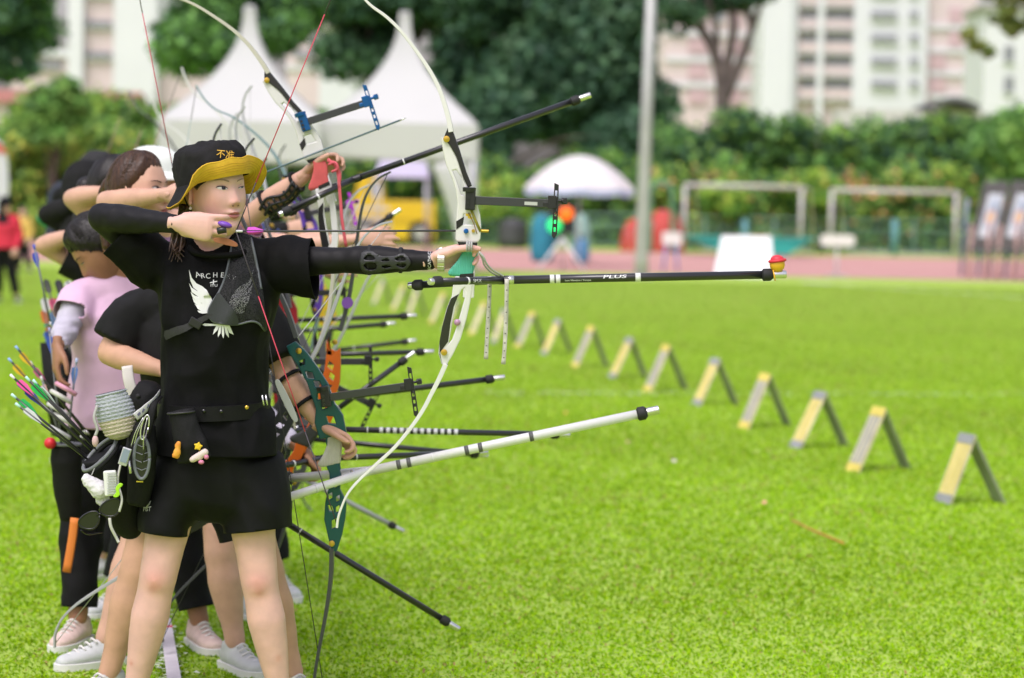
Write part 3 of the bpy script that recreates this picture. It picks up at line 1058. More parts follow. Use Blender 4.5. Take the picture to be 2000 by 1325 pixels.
# red dome tents
M_red = mat('red_nylon', (0.58, 0.075, 0.06), .6, var=.12, vscale=1.5, transl=.15)
for x0, x1, yt, lab in ((1212, 1280, 426, 'small low red dome tent half behind the lamp post'), (1256, 1336, 410, 'taller red dome tent beside the lamp post')):
    Y = 86
    c = P((x0 + x1) / 2, 482, Y); w = (P(x1, 480, Y).x - P(x0, 480, Y).x) / 2; h = P((x0 + x1) / 2, yt, Y).z
    root = empty('dome_tent', (c.x, Y, 0), lab, 'tent', 'red dome tents')
    mb = MB(); vs_ = []; n = 24; m = 10
    for i in range(m + 1):
        t = i / m
        for k in range(n):
            an = 2 * math.pi * k / n
            rr = w * math.cos(t * math.pi / 2) ** .7 * (1 + .06 * math.cos(an * 4))
            vs_.append((c.x + rr * math.cos(an), Y + rr * math.sin(an), h * math.sin(t * math.pi / 2)))
    mb.add(vs_, [(i * n + k, i * n + (k + 1) % n, (i + 1) * n + (k + 1) % n, (i + 1) * n + k) for i in range(m) for k in range(n)])
    mb.build('fly_sheet', M_red, root)
    for an in (.8, 2.35):
        MB().tube([V(c.x + w * 1.02 * math.cos(an) * math.cos(t), Y + w * 1.02 * math.sin(an) * math.cos(t), h * 1.01 * math.sin(t)) for t in np.linspace(0, math.pi, 14)], .015, 5).build('pole', M_alu, root)
    if 'taller' in lab:
        mb = MB(); mb.box((c.x + .35, Y - w - .02, .38), .5, .02, .3); mb.build('window', mat('clear_white', (.75, .72, .7), .5), root, smooth=False)

# green arch gate behind the lamp post
root = empty('arch_gate', gnd(1285, 84), 'green tubular arch behind the lamp post', 'arch')
arch = [P(x, y, 84) for x, y in ((1270, 480), (1270, 390), (1276, 366), (1292, 357), (1308, 366), (1314, 390), (1314, 480))]
arch[0].z = 0; arch[-1].z = 0
MB().tube(crv(arch, 5), .09, 8).build('tube', mat('arch_green', (0.10, 0.26, 0.13), .5), root)

# green tarpaulin cover
root = empty('landing_mat', gnd(1460, 80), 'long dark green covered landing mat behind the white board', 'landing mat')
a, b = P(1338, 462, 80), P(1592, 466, 80)
prof = [(a.x, a.z), (b.x, b.z), (b.x - .25, b.z - .12), (b.x - .9, .08), (a.x + 1.4, .08), (a.x + .5, .45)]
MB().prism(prof, (0, 81, 0), (1, 0, 0), (0, 0, 1), (0, 1, 0), 2.4).build('cover', mat('green_tarp', (0.02, 0.33, 0.27), .5, var=.15, vscale=2), root, smooth=False)
MB().box(((a.x + b.x) / 2, 81, a.z + .01), b.x - a.x + .1, 2.5, .05).build('top_sheet', mat('green_tarp_top', (0.05, 0.38, 0.31), .5), root, smooth=False)

# white A-board
YA = 56.6
g = ground_at(1455, 533)
root = empty('sandwich_board', (P(1455, 530, 55).x, 55, 0), 'white folding advertising board with faint pink lettering on the track', 'sign board')
a, b, c, d = P(1394, 532, 54.6), P(1512, 532, 54.6), P(1506, 461, 55.2), P(1410, 461, 55.2)
M_board = mat('board_white', (.80, .80, .83), .4)
def plate(q, th, nrm):
    q = [Vector(p) for p in q]; k = Vector(nrm).normalized() * th
    return MB().add(q + [p + k for p in q], [(0, 1, 2, 3), (7, 6, 5, 4), (0, 4, 5, 1), (1, 5, 6, 2), (2, 6, 7, 3), (3, 7, 4, 0)])
a.z = b.z = .01
plate((a, b, c, d), .03, (0, 1, .2)).build('front_panel', M_board, root, smooth=False)
plate((a + V(.1, 1.3, 0), b + V(.1, 1.3, 0), c + V(0, .06, 0), d + V(0, .06, 0)), .03, (0, 1, -.2)).build('back_panel', mat('board_blue', (.30, .42, .75), .4), root, smooth=False)
plate((c + V(-.4, -.012, -.16), c + V(-.02, -.012, -.16), c + V(-.03, -.012, -.01), c + V(-.4, -.012, -.01)), .008, (0, 1, 0)).build('coloured_stripe', mat('board_orange', (.75, .28, .10), .5), root, smooth=False)
mb = MB()
o3 = (a + b + c + d) / 4
for k in range(2):
    mb.tube(crv([o3 + V(-.28 + .22 * k + .05 * j, -.035 - .008 * k, -.12 + .05 * ((j * 7 + k * 3) % 4)) for j in range(5)], 4), .012, 5)
mb.build('scrawl', mat('board_pink', (.75, .50, .60), .6), root, smooth=False)

# white oval sign on a stand
p = P(1636, 470, 57)
root = empty('stand_sign', (p.x, 57, 0), 'white rounded sign plate on a thin stand beside the track', 'sign')
MB().prism(crv2([(-.36, -.12), (0, -.13), (.36, -.12), (.40, 0), (.36, .12), (0, .13), (-.36, .12), (-.40, 0)], 4, True), (p.x, 57, p.z), (1, 0, 0), (0, 0, 1), (0, 1, 0), .04).build('plate', mat('sign_white', (.78, .76, .72), .5), root, smooth=False)
MB().tube([V(p.x, 57.05, 0), V(p.x, 57.05, p.z - .1)], .03, 8).build('post', mat('sign_grey', (.6, .6, .6), .5), root)
MB().box((p.x, 57.05, .02), .5, .5, .03).build('base', M_alu, root, smooth=False)
p = P(1312, 466, 58)
root = empty('stand_sign', (p.x, 58, 0), 'small white notice on blue legs in front of the red tents', 'sign')
MB().box((p.x, 58, p.z), .45, .03, .3).build('plate', mat('sign_white', (.78, .76, .72), .5), root, smooth=False)
for s in (-.12, .1):
    MB().tube([V(p.x + s * 1.6, 58.03, 0), V(p.x + s, 58.03, p.z - .1)], .03, 6).build('leg', mat('sign_blue', (.25, .3, .62), .6), root)

# timing lights on a tripod
p = P(1098, 470, 57)
root = empty('timing_light', (p.x, 57, 0), 'archery timing light with glowing orange and green lamps on white tripod', 'signal light')
ztop = P(1098, 470, 57).z
for tx, ty in ((1050, 525), (1142, 525), (1100, 515)):
    q = P(tx, 540, 57); q.z = 0
    q.y = 57 + (1.0 if tx == 1100 else -.3)
    MB().tube([q, V(p.x, 57, ztop + .05)], .035, 8).build('leg', mat('tripod_white', (.72, .72, .74), .4), root)
bx = MB(); q = P(1098, 425, 57); bx.box((q.x, 57.08, q.z), .62, .1, .75); bx.build('housing', mat('housing_black', (.02, .02, .025), .6), root, smooth=False)
for (lx, ly, col, nm) in ((1106, 418, (1.0, .16, .01), 'orange_lamp'), (1083, 441, (.03, .9, .22), 'green_lamp')):
    q = P(lx, ly, 56.95)
    MB().ball(q, (.17, .05, .17), 16).build('lamp', mat(nm, col, .4, emit=.55), root)
# blue and teal people-sized blobs: equipment boxes and bins around the light
for (x0, y0, x1, y1, Y, col, lab, nm, cat_) in ((1036, 418, 1085, 488, 66, (.02, .22, .30), 'teal equipment bag standing beside the timing light', 'equipment_bag', 'bag'),
                                          (1118, 418, 1154, 470, 66, (.25, .42, .36), 'pale green equipment bag behind the timing light', 'equipment_bag', 'bag'),
                                          (1120, 465, 1150, 492, 65.5, (.08, .25, .42), 'small blue bag at the foot of the timing light', 'equipment_bag', 'bag'),
                                          (972, 425, 1032, 478, 87, (.05, .052, .055), 'black covered cart behind the second tent leg', 'stand_in_mound', 'stand-in')):  # made-up dark mound in place of a group of bikes and people
    a, b = P(x0, y0, Y), P(x1, y1, Y)
    root = empty(nm, ((a.x + b.x) / 2, Y, 0), lab, cat_)
    w, h = b.x - a.x, a.z
    mb = MB(); mb.tube([V((a.x + b.x) / 2, Y, .0), V((a.x + b.x) / 2, Y, h * .2), V((a.x + b.x) / 2, Y, h * .7), V((a.x + b.x) / 2, Y, h * .93), V((a.x + b.x) / 2, Y, h)], [w * .42, w * .5, w * .48, w * .38, w * .15], 14)
    me = remeshed(mb, .06, 3)
    link('body', me, mat('cloth_' + lab[:12], col, .75, var=.3, vscale=3), root)
    MB().tube(crv([V((a.x + b.x) / 2 - w * .15, Y, h * .97), V((a.x + b.x) / 2, Y, h * 1.1), V((a.x + b.x) / 2 + w * .15, Y, h * .97)], 5), .02, 6).build('handle', mat('strap_black', (.02, .02, .02), .7), root)

# archery targets on easels
for i, (xl, xr, lab) in enumerate(((1893, 1948, 'archery target butt nearest the goals with round target face'), (1948, 2003, 'middle archery target butt of the row at the frame edge'), (2003, 2058, 'archery target butt cut off by the frame edge'))):
    YK = 58 - i * .5
    root = empty('target_butt', gnd((xl + xr) / 2, YK), lab, 'archery target', 'archery targets in a row')
    b0, b1 = P(xl, 488, YK), P(xr - 6, 492, YK)
    t0, t1 = P(xl + 34, 360, YK + .9), P(xr + 24, 362, YK + .9)
    plate((b0, b1, t1, t0), .28, (0, .9, .3)).build('butt', mat('butt_grey', (.085, .08, .075), .9, var=.3, vscale=4), root, smooth=False)
    ux = (b1 - b0); uy = (t0 - b0)
    nrm = ux.cross(uy).normalized(); nrm = nrm if nrm.y < 0 else -nrm
    f0 = b0 + ux * .5 + uy * .5 + nrm * .012
    plate([b0 + ux * u + uy * v + nrm * .014 for u, v in ((.2, .2), (.8, .2), (.8, .86), (.2, .86))], .01, -nrm).build('paper', mat('target_paper', (.52, .54, .57), .8), root, smooth=False)
    for rr, col, nm in ((.28, (.36, .42, .50), 'ring_blue'), (.19, (.58, .33, .26), 'ring_red'), (.09, (.62, .48, .22), 'ring_gold')):
        mb = MB()
        ctr = f0 + nrm * (.018 - rr * .01)
        uu = ux.normalized(); vv = uy.normalized()
        W_ = min(ux.length, uy.length)
        mb.add([ctr] + [ctr + uu * (ux.length * rr * math.cos(a_)) + vv * (uy.length * .62 * rr * math.sin(a_)) for a_ in np.linspace(0, 2 * math.pi, 25)[:-1]], [(0, 1 + k, 1 + (k + 1) % 24) for k in range(24)])
        mb.build('target_ring', mat(nm, col, .8), root, smooth=False)
    for u in (.15, .85):
        q = b0 + ux * u
        MB().tube([V(q.x, YK + .2, q.z + .6), V(q.x - .1, YK - .1, 0)], .05, 6).build('leg', mat('easel_wood', (.42, .28, .25), .8), root)
        MB().tube([V(q.x, YK + .9, q.z + 1.2), V(q.x + .1, YK + 2.0, 0)], .05, 6).build('leg', mat('easel_blue', (.28, .36, .5), .8), root)

# tall feather flag at the edge
root = empty('feather_flag', gnd(-6, 40), 'white feather flag with red tip at the very edge behind the archers', 'flag')
pole = [P(-22, 600, 40), P(-22, 430, 40), P(-22, 320, 40), P(-14, 272, 40)]
pole[0].z = 0
MB().tube(crv(pole, 5), .015, 6).build('pole', M_alu, root)
out = [(-22, 480), (8, 440), (15, 380), (15, 330), (8, 290), (-10, 270), (-22, 300)]
MB().prism([(P(x, y, 40).x, P(x, y, 40).z) for x, y in crv2(out, 4, True)], (0, 40.03, 0), (1, 0, 0), (0, 0, 1), (0, 1, 0), .01).build('sail', mat('flag_white', (.75, .74, .80), .8, transl=.3), root, smooth=False)
MB().prism([(P(x, y, 40).x, P(x, y, 40).z) for x, y in crv2([(-12, 275), (6, 288), (10, 300), (-4, 296), (-14, 285)], 3, True)], (0, 40.01, 0), (1, 0, 0), (0, 0, 1), (0, 1, 0), .012).build('red_tip', mat('flag_red', (.6, .08, .05), .8), root, smooth=False)
# low barriers far behind the archers
root = empty('barrier', gnd(500, 60), 'white slatted barrier panels seen between the archers and tents', 'barrier')
a, b = P(420, 470, 60), P(760, 470, 60)
for k, py in enumerate((405, 425, 445, 465, 485, 505)):
    z = P(600, py, 60).z
    MB().box(((a.x + b.x) / 2, 60, z), b.x - a.x, .03, .08).build('slat', mat('barrier_grey', (.55, .55, .56), .5), root, smooth=False)
for t in np.linspace(0, 1, 5):
    MB().box((a.x + (b.x - a.x) * t, 60.05, .6), .06, .05, 1.2).build('post', M_alu, root, smooth=False)

# ================================================================== A-frame lane markers
def aframe_proto():
    pass
M_mk_y = mat('marker_yellow', (.70, .58, .12), .6, var=.1, vscale=6)
M_mk_p = mat('marker_pale', (.62, .56, .34), .6, var=.22, vscale=9)
M_mk_g = mat('marker_grey', (.30, .31, .32), .6, var=.1)
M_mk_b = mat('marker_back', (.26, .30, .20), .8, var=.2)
mk = [(1840, 983, 1890, 848, 1955, 982), (1663, 922, 1718, 796, 1772, 916), (1551, 876, 1603, 765, 1652, 872), (1450, 838, 1495, 730, 1540, 832), (1358, 793, 1398, 700, 1438, 790), (1262, 766, 1302, 674, 1340, 762),
      (1193, 740, 1230, 660, 1262, 738), (1120, 719, 1155, 637, 1186, 716), (1060, 694, 1090, 624, 1116, 690), (1008, 681, 1040, 609, 1064, 678), (962, 672, 985, 604, 1008, 668), (918, 656, 946, 590, 968, 652), (868, 648, 890, 585, 910, 644), (840, 634, 866, 572, 884, 630), (795, 620, 815, 562, 832, 616), (765, 608, 788, 556, 804, 604), (728, 596, 748, 545, 764, 592)]
mk = [(m[0], m[1], m[2], m[3], m[4], m[5]) for m in mk]
ordw = ['nearest', 'second', 'third', 'fourth', 'fifth', 'sixth', 'seventh', 'eighth', 'ninth', 'tenth', 'eleventh', 'twelfth', 'thirteenth', 'fourteenth', 'fifteenth', 'sixteenth', 'farthest']
for i, (ax, ay, tx, ty, bx_, by) in enumerate(mk):
    ga, gb = ground_at(ax, ay), ground_at(bx_, by)
    Y = (ga.y + gb.y) / 2
    ga.z = gb.z = 0
    t = P(tx, ty, Y)
    yel = (i % 2 == 1)
    root = empty('marker_board', (t.x, Y, 0), '%s folding marker board of the row on the grass, %s' % (ordw[i], 'with yellow ends' if yel else 'with grey ends'), 'marker board', 'A-frame marker boards across the lawn')
    w = .145
    wv = V(-.35, .94, 0) * (w / 2)
    f0, f1 = ga - wv, ga + wv
    t0, t1 = t - wv, t + wv
    nrm = (f1 - f0).cross(t0 - f0).normalized(); nrm = nrm if nrm.x < 0 else -nrm
    def q4(s0, s1, u0=0, u1=1, lift=0.0):
        L = lambda s, u: (f0 + (f1 - f0) * u) * (1 - s) + (t0 + (t1 - t0) * u) * s + nrm * lift
        return [L(s0, u0), L(s0, u1), L(s1, u1), L(s1, u0)]
    plate(q4(0, 1), .012, -nrm).build('front_board', M_mk_p, root, smooth=False)
    for s0, s1 in ((0, .13), (.87, 1.004)):
        plate(q4(s0, s1, -.02, 1.02, .004), .005, -nrm).build('end_band', M_mk_y if yel else M_mk_g, root, smooth=False)
    if i < 10:
        for u0, u1 in ((.12, .26), (.42, .58), (.74, .88)):
            plate(q4(.14, .86, u0, u1, .003), .004, -nrm).build('stripe', M_mk_y if not yel else M_mk_g, root, smooth=False)
    plate([gb - wv * .75, gb + wv * .75, t1 * .875 + t0 * .125 + V(.012, 0, -.004), t0 * .875 + t1 * .125 + V(.012, 0, -.004)], .012, -(V(1, 0, .4))).build('back_board', M_mk_b, root, smooth=False)
# scraps on the grass
for i, (x, y, col, lab) in enumerate(((1316, 912, (.7, .62, .58), 'small white paper scrap on the lawn'), (1492, 995, (.75, .35, .25), 'small reddish scrap on the lawn below the white one'), (1104, 816, (.7, .33, .1), 'small orange scrap near the end of the white stabiliser'), (1225, 874, (.55, .4, .2), 'tiny brown leaf lying on the lawn'))):
    g = ground_at(x, y)
    MB().prism([(x * .55, y * .55) for x, y in crv2([(-.022, -.01), (.004, -.02), (.025, -.006), (.018, .016), (-.01, .02)], 2, True)], (g.x, g.y, .035), (1, 0, .1), (0, .8, .5), (0, -.4, .9), .002).build('scrap', mat('scrap%d' % i, col, .8), smooth=False)
    tag(bpy.data.objects['scrap' if i == 0 else 'scrap.%03d' % i], lab, 'scrap')
g1, g2, g3 = ground_at(1545, 1028), ground_at(1590, 1052), ground_at(1648, 1074)
tag(MB().tube(crv([V(g1.x, g1.y, .03), V(g2.x, g2.y, .034), V(g3.x, g3.y, .028)], 5), .006, 6, flat=.4).build('tape_strip', mat('orange_tape', (.55, .28, .06), .7)), 'thin orange strip of tape lying in the grass', 'tape')
# ================================================================== people: builders
def join_meshes(name, meshes):
    vs_, fs_ = [], []
    for me in meshes:
        o = len(vs_)
        vs_.extend([tuple(v.co) for v in me.vertices])
        fs_.extend([tuple(i + o for i in p.vertices) for p in me.polygons])
    out = bpy.data.meshes.new(name)
    out.from_pydata(vs_, [], fs_)
    out.update()
    return out

def head_mesh(M, n=150, m=110, s=1.0):
    th = np.linspace(0, np.pi, m + 1)[1:-1]
    ph = np.linspace(0, 2 * np.pi, n, endpoint=False)
    T, H = np.meshgrid(th, ph, indexing='ij')
    dx, dy, dz = np.sin(T) * np.sin(H), np.sin(T) * np.cos(H), np.cos(T)
    sp = lambda v, p: np.sign(v) * np.abs(v) ** p
    x, y, z = .0740 * sp(dx, .93), .094 * sp(dy, .93), .116 * dz
    t = np.clip((-z - .005) / .111, 0, 1)
    x = x * (1 - .30 * t ** 1.7)
    y = np.where(y < 0, y * (1 - .62 * t), y)
    y = y + .052 * t ** 1.7
    y = np.where(y < 0, y - .006 * np.clip(dz + .3, 0, 1), y)
    front = np.clip(dy * 3, 0, 1)
    y = np.where(y > .062, .062 + (y - .062) * .80, y)
    def G(x0, z0, sx, sz, a):
        return a * np.exp(-((x - x0) / sx) ** 2 / 2 - ((z - z0) / sz) ** 2 / 2)
    d = 0
    for z0, a, sx in ((.015, .003, .008), (.004, .0045, .0085), (-.008, .0070, .0095), (-.019, .0098, .0115), (-.026, .005, .010)):
        d = d + G(0, z0, sx, .0075, a)
    for sg in (-1, 1):
        d = d + G(sg * .0115, -.0245, .0050, .0055, .0042)
        d = d + G(sg * .031, .017, .017, .010, -.0075) + G(sg * .031, .0150, .0105, .0065, .0050)
        d = d + G(sg * .030, .036, .020, .008, .0030) + G(sg * .040, -.018, .022, .022, .0080)
        d = d + G(sg * .008, -.0475, .007, .004, .0035)
    d = d + G(0, -.0495, .0175, .0055, .0055) + G(0, -.0605, .0145, .0055, .0065) + G(0, -.0545, .019, .0018, -.0045)
    d = d + G(0, -.071, .014, .005, -.003) + G(0, -.091, .016, .012, .0060)
    y = y + d * front
    V_ = np.stack([x, y, z], -1).reshape(-1, 3) * s
    k = len(th)
    vs_ = [tuple(M @ Vector(p)) for p in V_]
    top = V_[:n].mean(0); bot = V_[-n:].mean(0)
    vs_ += [tuple(M @ Vector((top[0], top[1], .116 * s))), tuple(M @ Vector((bot[0], bot[1], bot[2] - .001)))]
    fs_ = [(i * n + j, (i + 1) * n + j, (i + 1) * n + (j + 1) % n, i * n + (j + 1) % n) for i in range(k - 1) for j in range(n)]
    fs_ += [(k * n, j, (j + 1) % n) for j in range(n)]
    fs_ += [(k * n + 1, (k - 1) * n + (j + 1) % n, (k - 1) * n + j) for j in range(n)]
    me = bpy.data.meshes.new('head')
    me.from_pydata(vs_, [], fs_)
    me.update()
    return me

def head_matrix(c, yaw, pitch=0, roll=0):
    """yaw 0 faces the camera, +90 faces picture right; pitch>0 looks down; roll tilts"""
    return Matrix.Translation(Vector(c)) @ Matrix.Rotation(R(180 + yaw), 4, 'Z') @ Matrix.Rotation(R(-pitch), 4, 'X') @ Matrix.Rotation(R(roll), 4, 'Y')

def ears(M, s=1.0):
    mb = MB()
    for sg in (-1, 1):
        c = Vector((sg * .0725, -.006, -.004)) * s
        rot = Matrix.Rotation(R(-sg * 22), 3, 'Z') @ Matrix.Rotation(R(12), 3, 'X')
        mb.ball(M @ c, (.006 * s, .0155 * s, .027 * s), 10, M=M.to_3x3() @ rot)
        rim = [Vector((sg * .006, math.cos(a) * .016 - .002, math.sin(a) * .029 + .002)) * s for a in np.linspace(-1.1, 3.6, 13)]
        mb.tube([M @ (c + rot @ p) for p in rim], [.0036 * s] * 13, 7)
        mb.ball(M @ (c + rot @ Vector((sg * .003, .006, -.027)) * s), .0065 * s, 8)
    return remeshed(mb, .0026, 2)

def hand_mesh(wrist, X, Z, side, curls, s=1.0, thumb=None, voxel=.0032, spread=1.0):
    """side 'R'/'L'; X along the fingers, Z out of the back of the hand; curls = 4 x (mcp, pip, dip) degrees"""
    X = Vector(X).normalized(); Z = Vector(Z); Z = (Z - X * Z.dot(X)).normalized()
    Y = Z.cross(X)
    ty = 1 if side == 'R' else -1
    w = Vector(wrist)
    L = lambda p: w + (X * p[0] + Y * (p[1] * ty) + Z * p[2]) * s
    mb = MB()
    mb.tube([L((-.035, 0, 0)), L((-.01, 0, 0)), L((.02, .002, 0)), L((.05, .001, 0)), L((.078, 0, .001)), L((.09, 0, 0))],
            [(.017 * s, .016 * s), (.0225 * s, .018 * s), (.034 * s, .017 * s), (.040 * s, .0155 * s), (.0405 * s, .0135 * s), (.034 * s, .010 * s)], 16, ref=Y)
    mb.capsule([L((.012, .022, -.006)), L((.05, .030, -.010))], [.014 * s, .012 * s], 10)
    mb.capsule([L((.012, -.020, -.006)), L((.055, -.026, -.006))], [.014 * s, .011 * s], 10)
    lens = (.068, .077, .071, .056)
    ys = (.029, .0095, -.010, -.0285)
    xs = (.083, .087, .083, .074)
    for k in range(4):
        a = 0.0
        fan = R((1.5 - k) * 4.0 * spread) * 1.0
        p = Vector((xs[k] - .012, ys[k], .001))
        pts, rad = [L(p)], [.0098 * s]
        for seg, (fr, cu) in enumerate(zip((.46, .30, .24), curls[k])):
            steps = 2
            for _ in range(steps):
                a += R(cu) / steps
                ln = (lens[k] * fr + (.012 if seg == 0 else 0)) / steps
                p = p + Vector((math.cos(a) * math.cos(fan), math.cos(a) * math.sin(fan), -math.sin(a))) * ln
                pts.append(L(p))
                rad.append((.0092, .0088, .0086, .0080, .0076, .0066)[len(rad) - 1] * s * (1 if k < 3 else .88))
        mb.capsule(pts, rad, 10)
    if thumb is None:
        thumb = [(.018, .024, -.008), (.045, .046, -.020), (.072, .054, -.026), (.094, .056, -.028)]
    tp = [p if isinstance(p, Vector) else L(p) for p in thumb]
    mb.capsule(tp, [.0135 * s, .0115 * s, .0105 * s, .0085 * s], 10)
    return remeshed(mb, voxel, 3)

def limb_pts(a, b, prof):
    a, b = Vector(a), Vector(b)
    return [a + (b - a) * t for t, _ in prof], [r for _, r in prof]

UPARM = [(-.02, .050), (.15, .050), (.4, .044), (.75, .038), (1.0, .037)]
FOREARM = [(0, .038), (.2, .041), (.4, .037), (.75, .028), (1.0, .0235)]
THIGH = [(-.06, .080), (.1, .086), (.4, .073), (.75, .060), (1.0, .056)]
CALF = [(0, .056), (.1, .053), (.3, .058), (.5, .050), (.8, .036), (1.0, .034)]

def torso_rings(Hc, Sc, prof, s):
    up = (Vector(Sc) - Vector(Hc))
    return [Vector(Hc) + up * t for t, _, _ in prof], [(w * s, d * s) for _, w, d in prof]
TORSO = [(-.16, .105, .085), (-.08, .14, .10), (.02, .158, .108), (.2, .148, .10), (.45, .118, .086), (.7, .132, .098), (.88, .142, .095), (1.0, .125, .075), (1.08, .075, .058)]

def shoe(an, toe_dir, name, material, parent, s=1.0, sole=None):
    """a laced trainer round the ankle joint"""
    an = Vector(an)
    d = Vector((toe_dir[0], toe_dir[1], 0)).normalized()
    q = Vector((-d.y, d.x, 0))
    g = Vector((an.x, an.y, 0))
    zz = lambda h: Vector((0, 0, h * s))
    mb = MB()
    mb.tube([g + d * t * s + zz(h) for t, h in ((-.075, .05), (-.055, .048), (0, .046), (.06, .042), (.12, .036), (.165, .032), (.185, .030))],
            [(.024 * s, .030 * s), (.034 * s, .038 * s), (.037 * s, .040 * s), (.043 * s, .034 * s), (.046 * s, .027 * s), (.036 * s, .022 * s), (.018 * s, .014 * s)], 16, ref=q)
    mb.tube([g + d * -.018 * s + zz(.04), g + d * -.02 * s + zz(.10)], [(.042 * s, .048 * s), (.036 * s, .044 * s)], 14, ref=q)
    mb.capsule([g + d * .03 * s + zz(.075), g + d * .09 * s + zz(.05)], [.022 * s, .016 * s], 10)
    me = remeshed(mb, .007, 3)
    o = link(name, me, material, parent)
    sm = MB()
    out = crv2([(-.085, 0), (-.07, .034), (0, .038), (.09, .050), (.165, .038), (.195, 0), (.165, -.040), (.09, -.050), (0, -.038), (-.07, -.034)], 4, True)
    sm.prism([(a * s, b * s) for a, b in out], g + zz(.014), d, q, (0, 0, 1), .026 * s)
    sm.build('sole', sole or mat('sole_white', (.70, .70, .68), .6), o, smooth=False, bevel=.004)
    lc = MB()
    for k in range(5):
        t = .045 + k * .022
        h = .094 - k * .0105
        lc.tube(crv([g + d * t * s + q * .022 * s + zz(h - .006), g + d * (t + .006) * s + zz(h + .006), g + d * t * s - q * .022 * s + zz(h - .006)], 4), .0035 * s, 6)
    lc.build('lace', mat('lace_white', (.72, .70, .68), .8), o)
    return o

def fold_fn(amp, fx=9.0, fz=5.0, seed=0.0, fine=0.35):
    """creases: ridged noise, bent by a slower noise so that the folds wander"""
    def f(c):
        p = Vector(c)
        w = pnoise(p * 3.1 + Vector((seed, 0, 0))) * .12
        a = 1 - abs(pnoise(Vector((p.x * fx + seed + w * 9, p.y * fx, p.z * fz + seed * 1.7 + p.x * 2.5)))) * 2.6
        b = 1 - abs(pnoise(Vector((p.x * fx * .8 - p.z * fz * 1.3 + seed * 3, p.y * fx, p.z * fz * 1.2 + p.x * fx * .6)))) * 2.6
        d = pnoise(Vector((p.x * fx * 2.6, p.y * fx * 2.6 + seed, p.z * fz * 2.2)))
        return amp * (max(a, -.3) - .35) + amp * .8 * (max(b, -.3) - .35) + amp * fine * d
    return f

def cloth(mb, voxel=.008, smooth=5, amp=.004, seed=1.0, fx=9.0, fz=4.0):
    me = remeshed(mb, voxel, smooth)
    if amp:
        displace(me, fold_fn(amp, fx, fz, seed))
    return me

def cut_end(me, c, d, rad, avoid=None):
    """open end of a sleeve, leg or hem: cut straight across so that the cloth ends in an edge"""
    c, d = Vector(c), Vector(d).normalized()
    bm = bmesh.new()
    bm.from_mesh(me)
    fs_ = []
    for f in bm.faces:
        v = f.calc_center_median() - c
        t = v.dot(d)
        if avoid is not None:
            ax_ = (avoid[1] - avoid[0]).normalized()
            u_ = f.calc_center_median() - avoid[0]
            if (u_ - ax_ * u_.dot(ax_)).length < avoid[2]:
                continue
        if t > -.04 and (v - d * t).length < rad:
            fs_.append(f)
    es = {e for f in fs_ for e in f.edges}
    vv = {v for f in fs_ for v in f.verts}
    bmesh.ops.bisect_plane(bm, geom=list(vv) + list(es) + fs_, plane_co=c, plane_no=d, clear_outer=True)
    bm.to_mesh(me)
    bm.free()
    me.update()

def thick(o, t=.0028):
    md = o.modifiers.new('cloth', 'SOLIDIFY')
    md.thickness = t
    md.offset = -1
    return o

def skin_mat(name, col, sss=.0, attr=None):
    return mat(name, col, .5, var=.08, vscale=22, bump=.10, bscale=420, sss=sss, spec=.35, attr=attr)

def skin_tint(me, spots):
    """redder skin on knees, cheeks, knuckles: spots = (centre, radius, (r, g, b) factor)"""
    co = get_co(me)
    c = np.ones((len(co), 4), dtype=np.float32)
    for ctr, rad, k in spots:
        d2 = ((co - np.array(ctr)) ** 2).sum(1) / rad ** 2
        w = np.exp(-d2 * 1.2)[:, None]
        c[:, :3] *= 1 + w * (np.array(k) - 1)
    a = me.color_attributes.new('tint', 'FLOAT_COLOR', 'POINT')
    a.data.foreach_set('color', c.ravel())

def body_mesh(J, s=1.0, voxel=.009, parts=('torso', 'armR', 'armL', 'legR', 'legL', 'neck'), legs=1.0, arms=1.0, torso=TORSO):
    mb = MB()
    Hc = (Vector(J['hipR']) + Vector(J['hipL'])) / 2
    Sc = (Vector(J['shR']) + Vector(J['shL'])) / 2
    side = (Vector(J['shL']) - Vector(J['shR'])).normalized()
    if 'torso' in parts:
        p, r = torso_rings(Hc, Sc, torso, s)
        mb.tube(p, r, 20, ref=side)
        mb.capsule([J['shR'], Sc + Vector((0, 0, .03)), J['shL']], [.048 * s, .062 * s, .048 * s], 12)
    for k in 'RL':
        if 'arm' + k in parts:
            for a, b, pr in (('sh', 'el', UPARM), ('el', 'wr', FOREARM)):
                p, r = limb_pts(J[a + k], J[b + k], pr)
                mb.capsule(p, [x * s * arms for x in r], 12)
        if 'leg' + k in parts:
            for a, b, pr in (('hip', 'kn', THIGH), ('kn', 'an', CALF)):
                p, r = limb_pts(J[a + k], J[b + k], pr)
                mb.capsule(p, [x * s * legs for x in r], 14)
            kn = Vector(J['kn' + k])
            mb.ball(kn + Vector((0, -.022 * s, .0)), (.040 * s, .036 * s, .05 * s), 12)
            d = (Vector(J['an' + k]) - kn).normalized()
            mb.ball(kn + d * .13 * s + Vector((0, .016 * s, 0)), (.046 * s, .045 * s, .085 * s), 12)
    if 'neck' in parts:
        M = J['M']
        mb.tube([Sc + Vector((0, 0, -.02)), Sc + Vector((0, 0, .045 * s)), M @ Vector((0, -.018, -.075)), M @ Vector((0, -.012, -.02))], [.07 * s, .056 * s, .052 * s, .055 * s], 14)
    return remeshed(mb, voxel, 5)

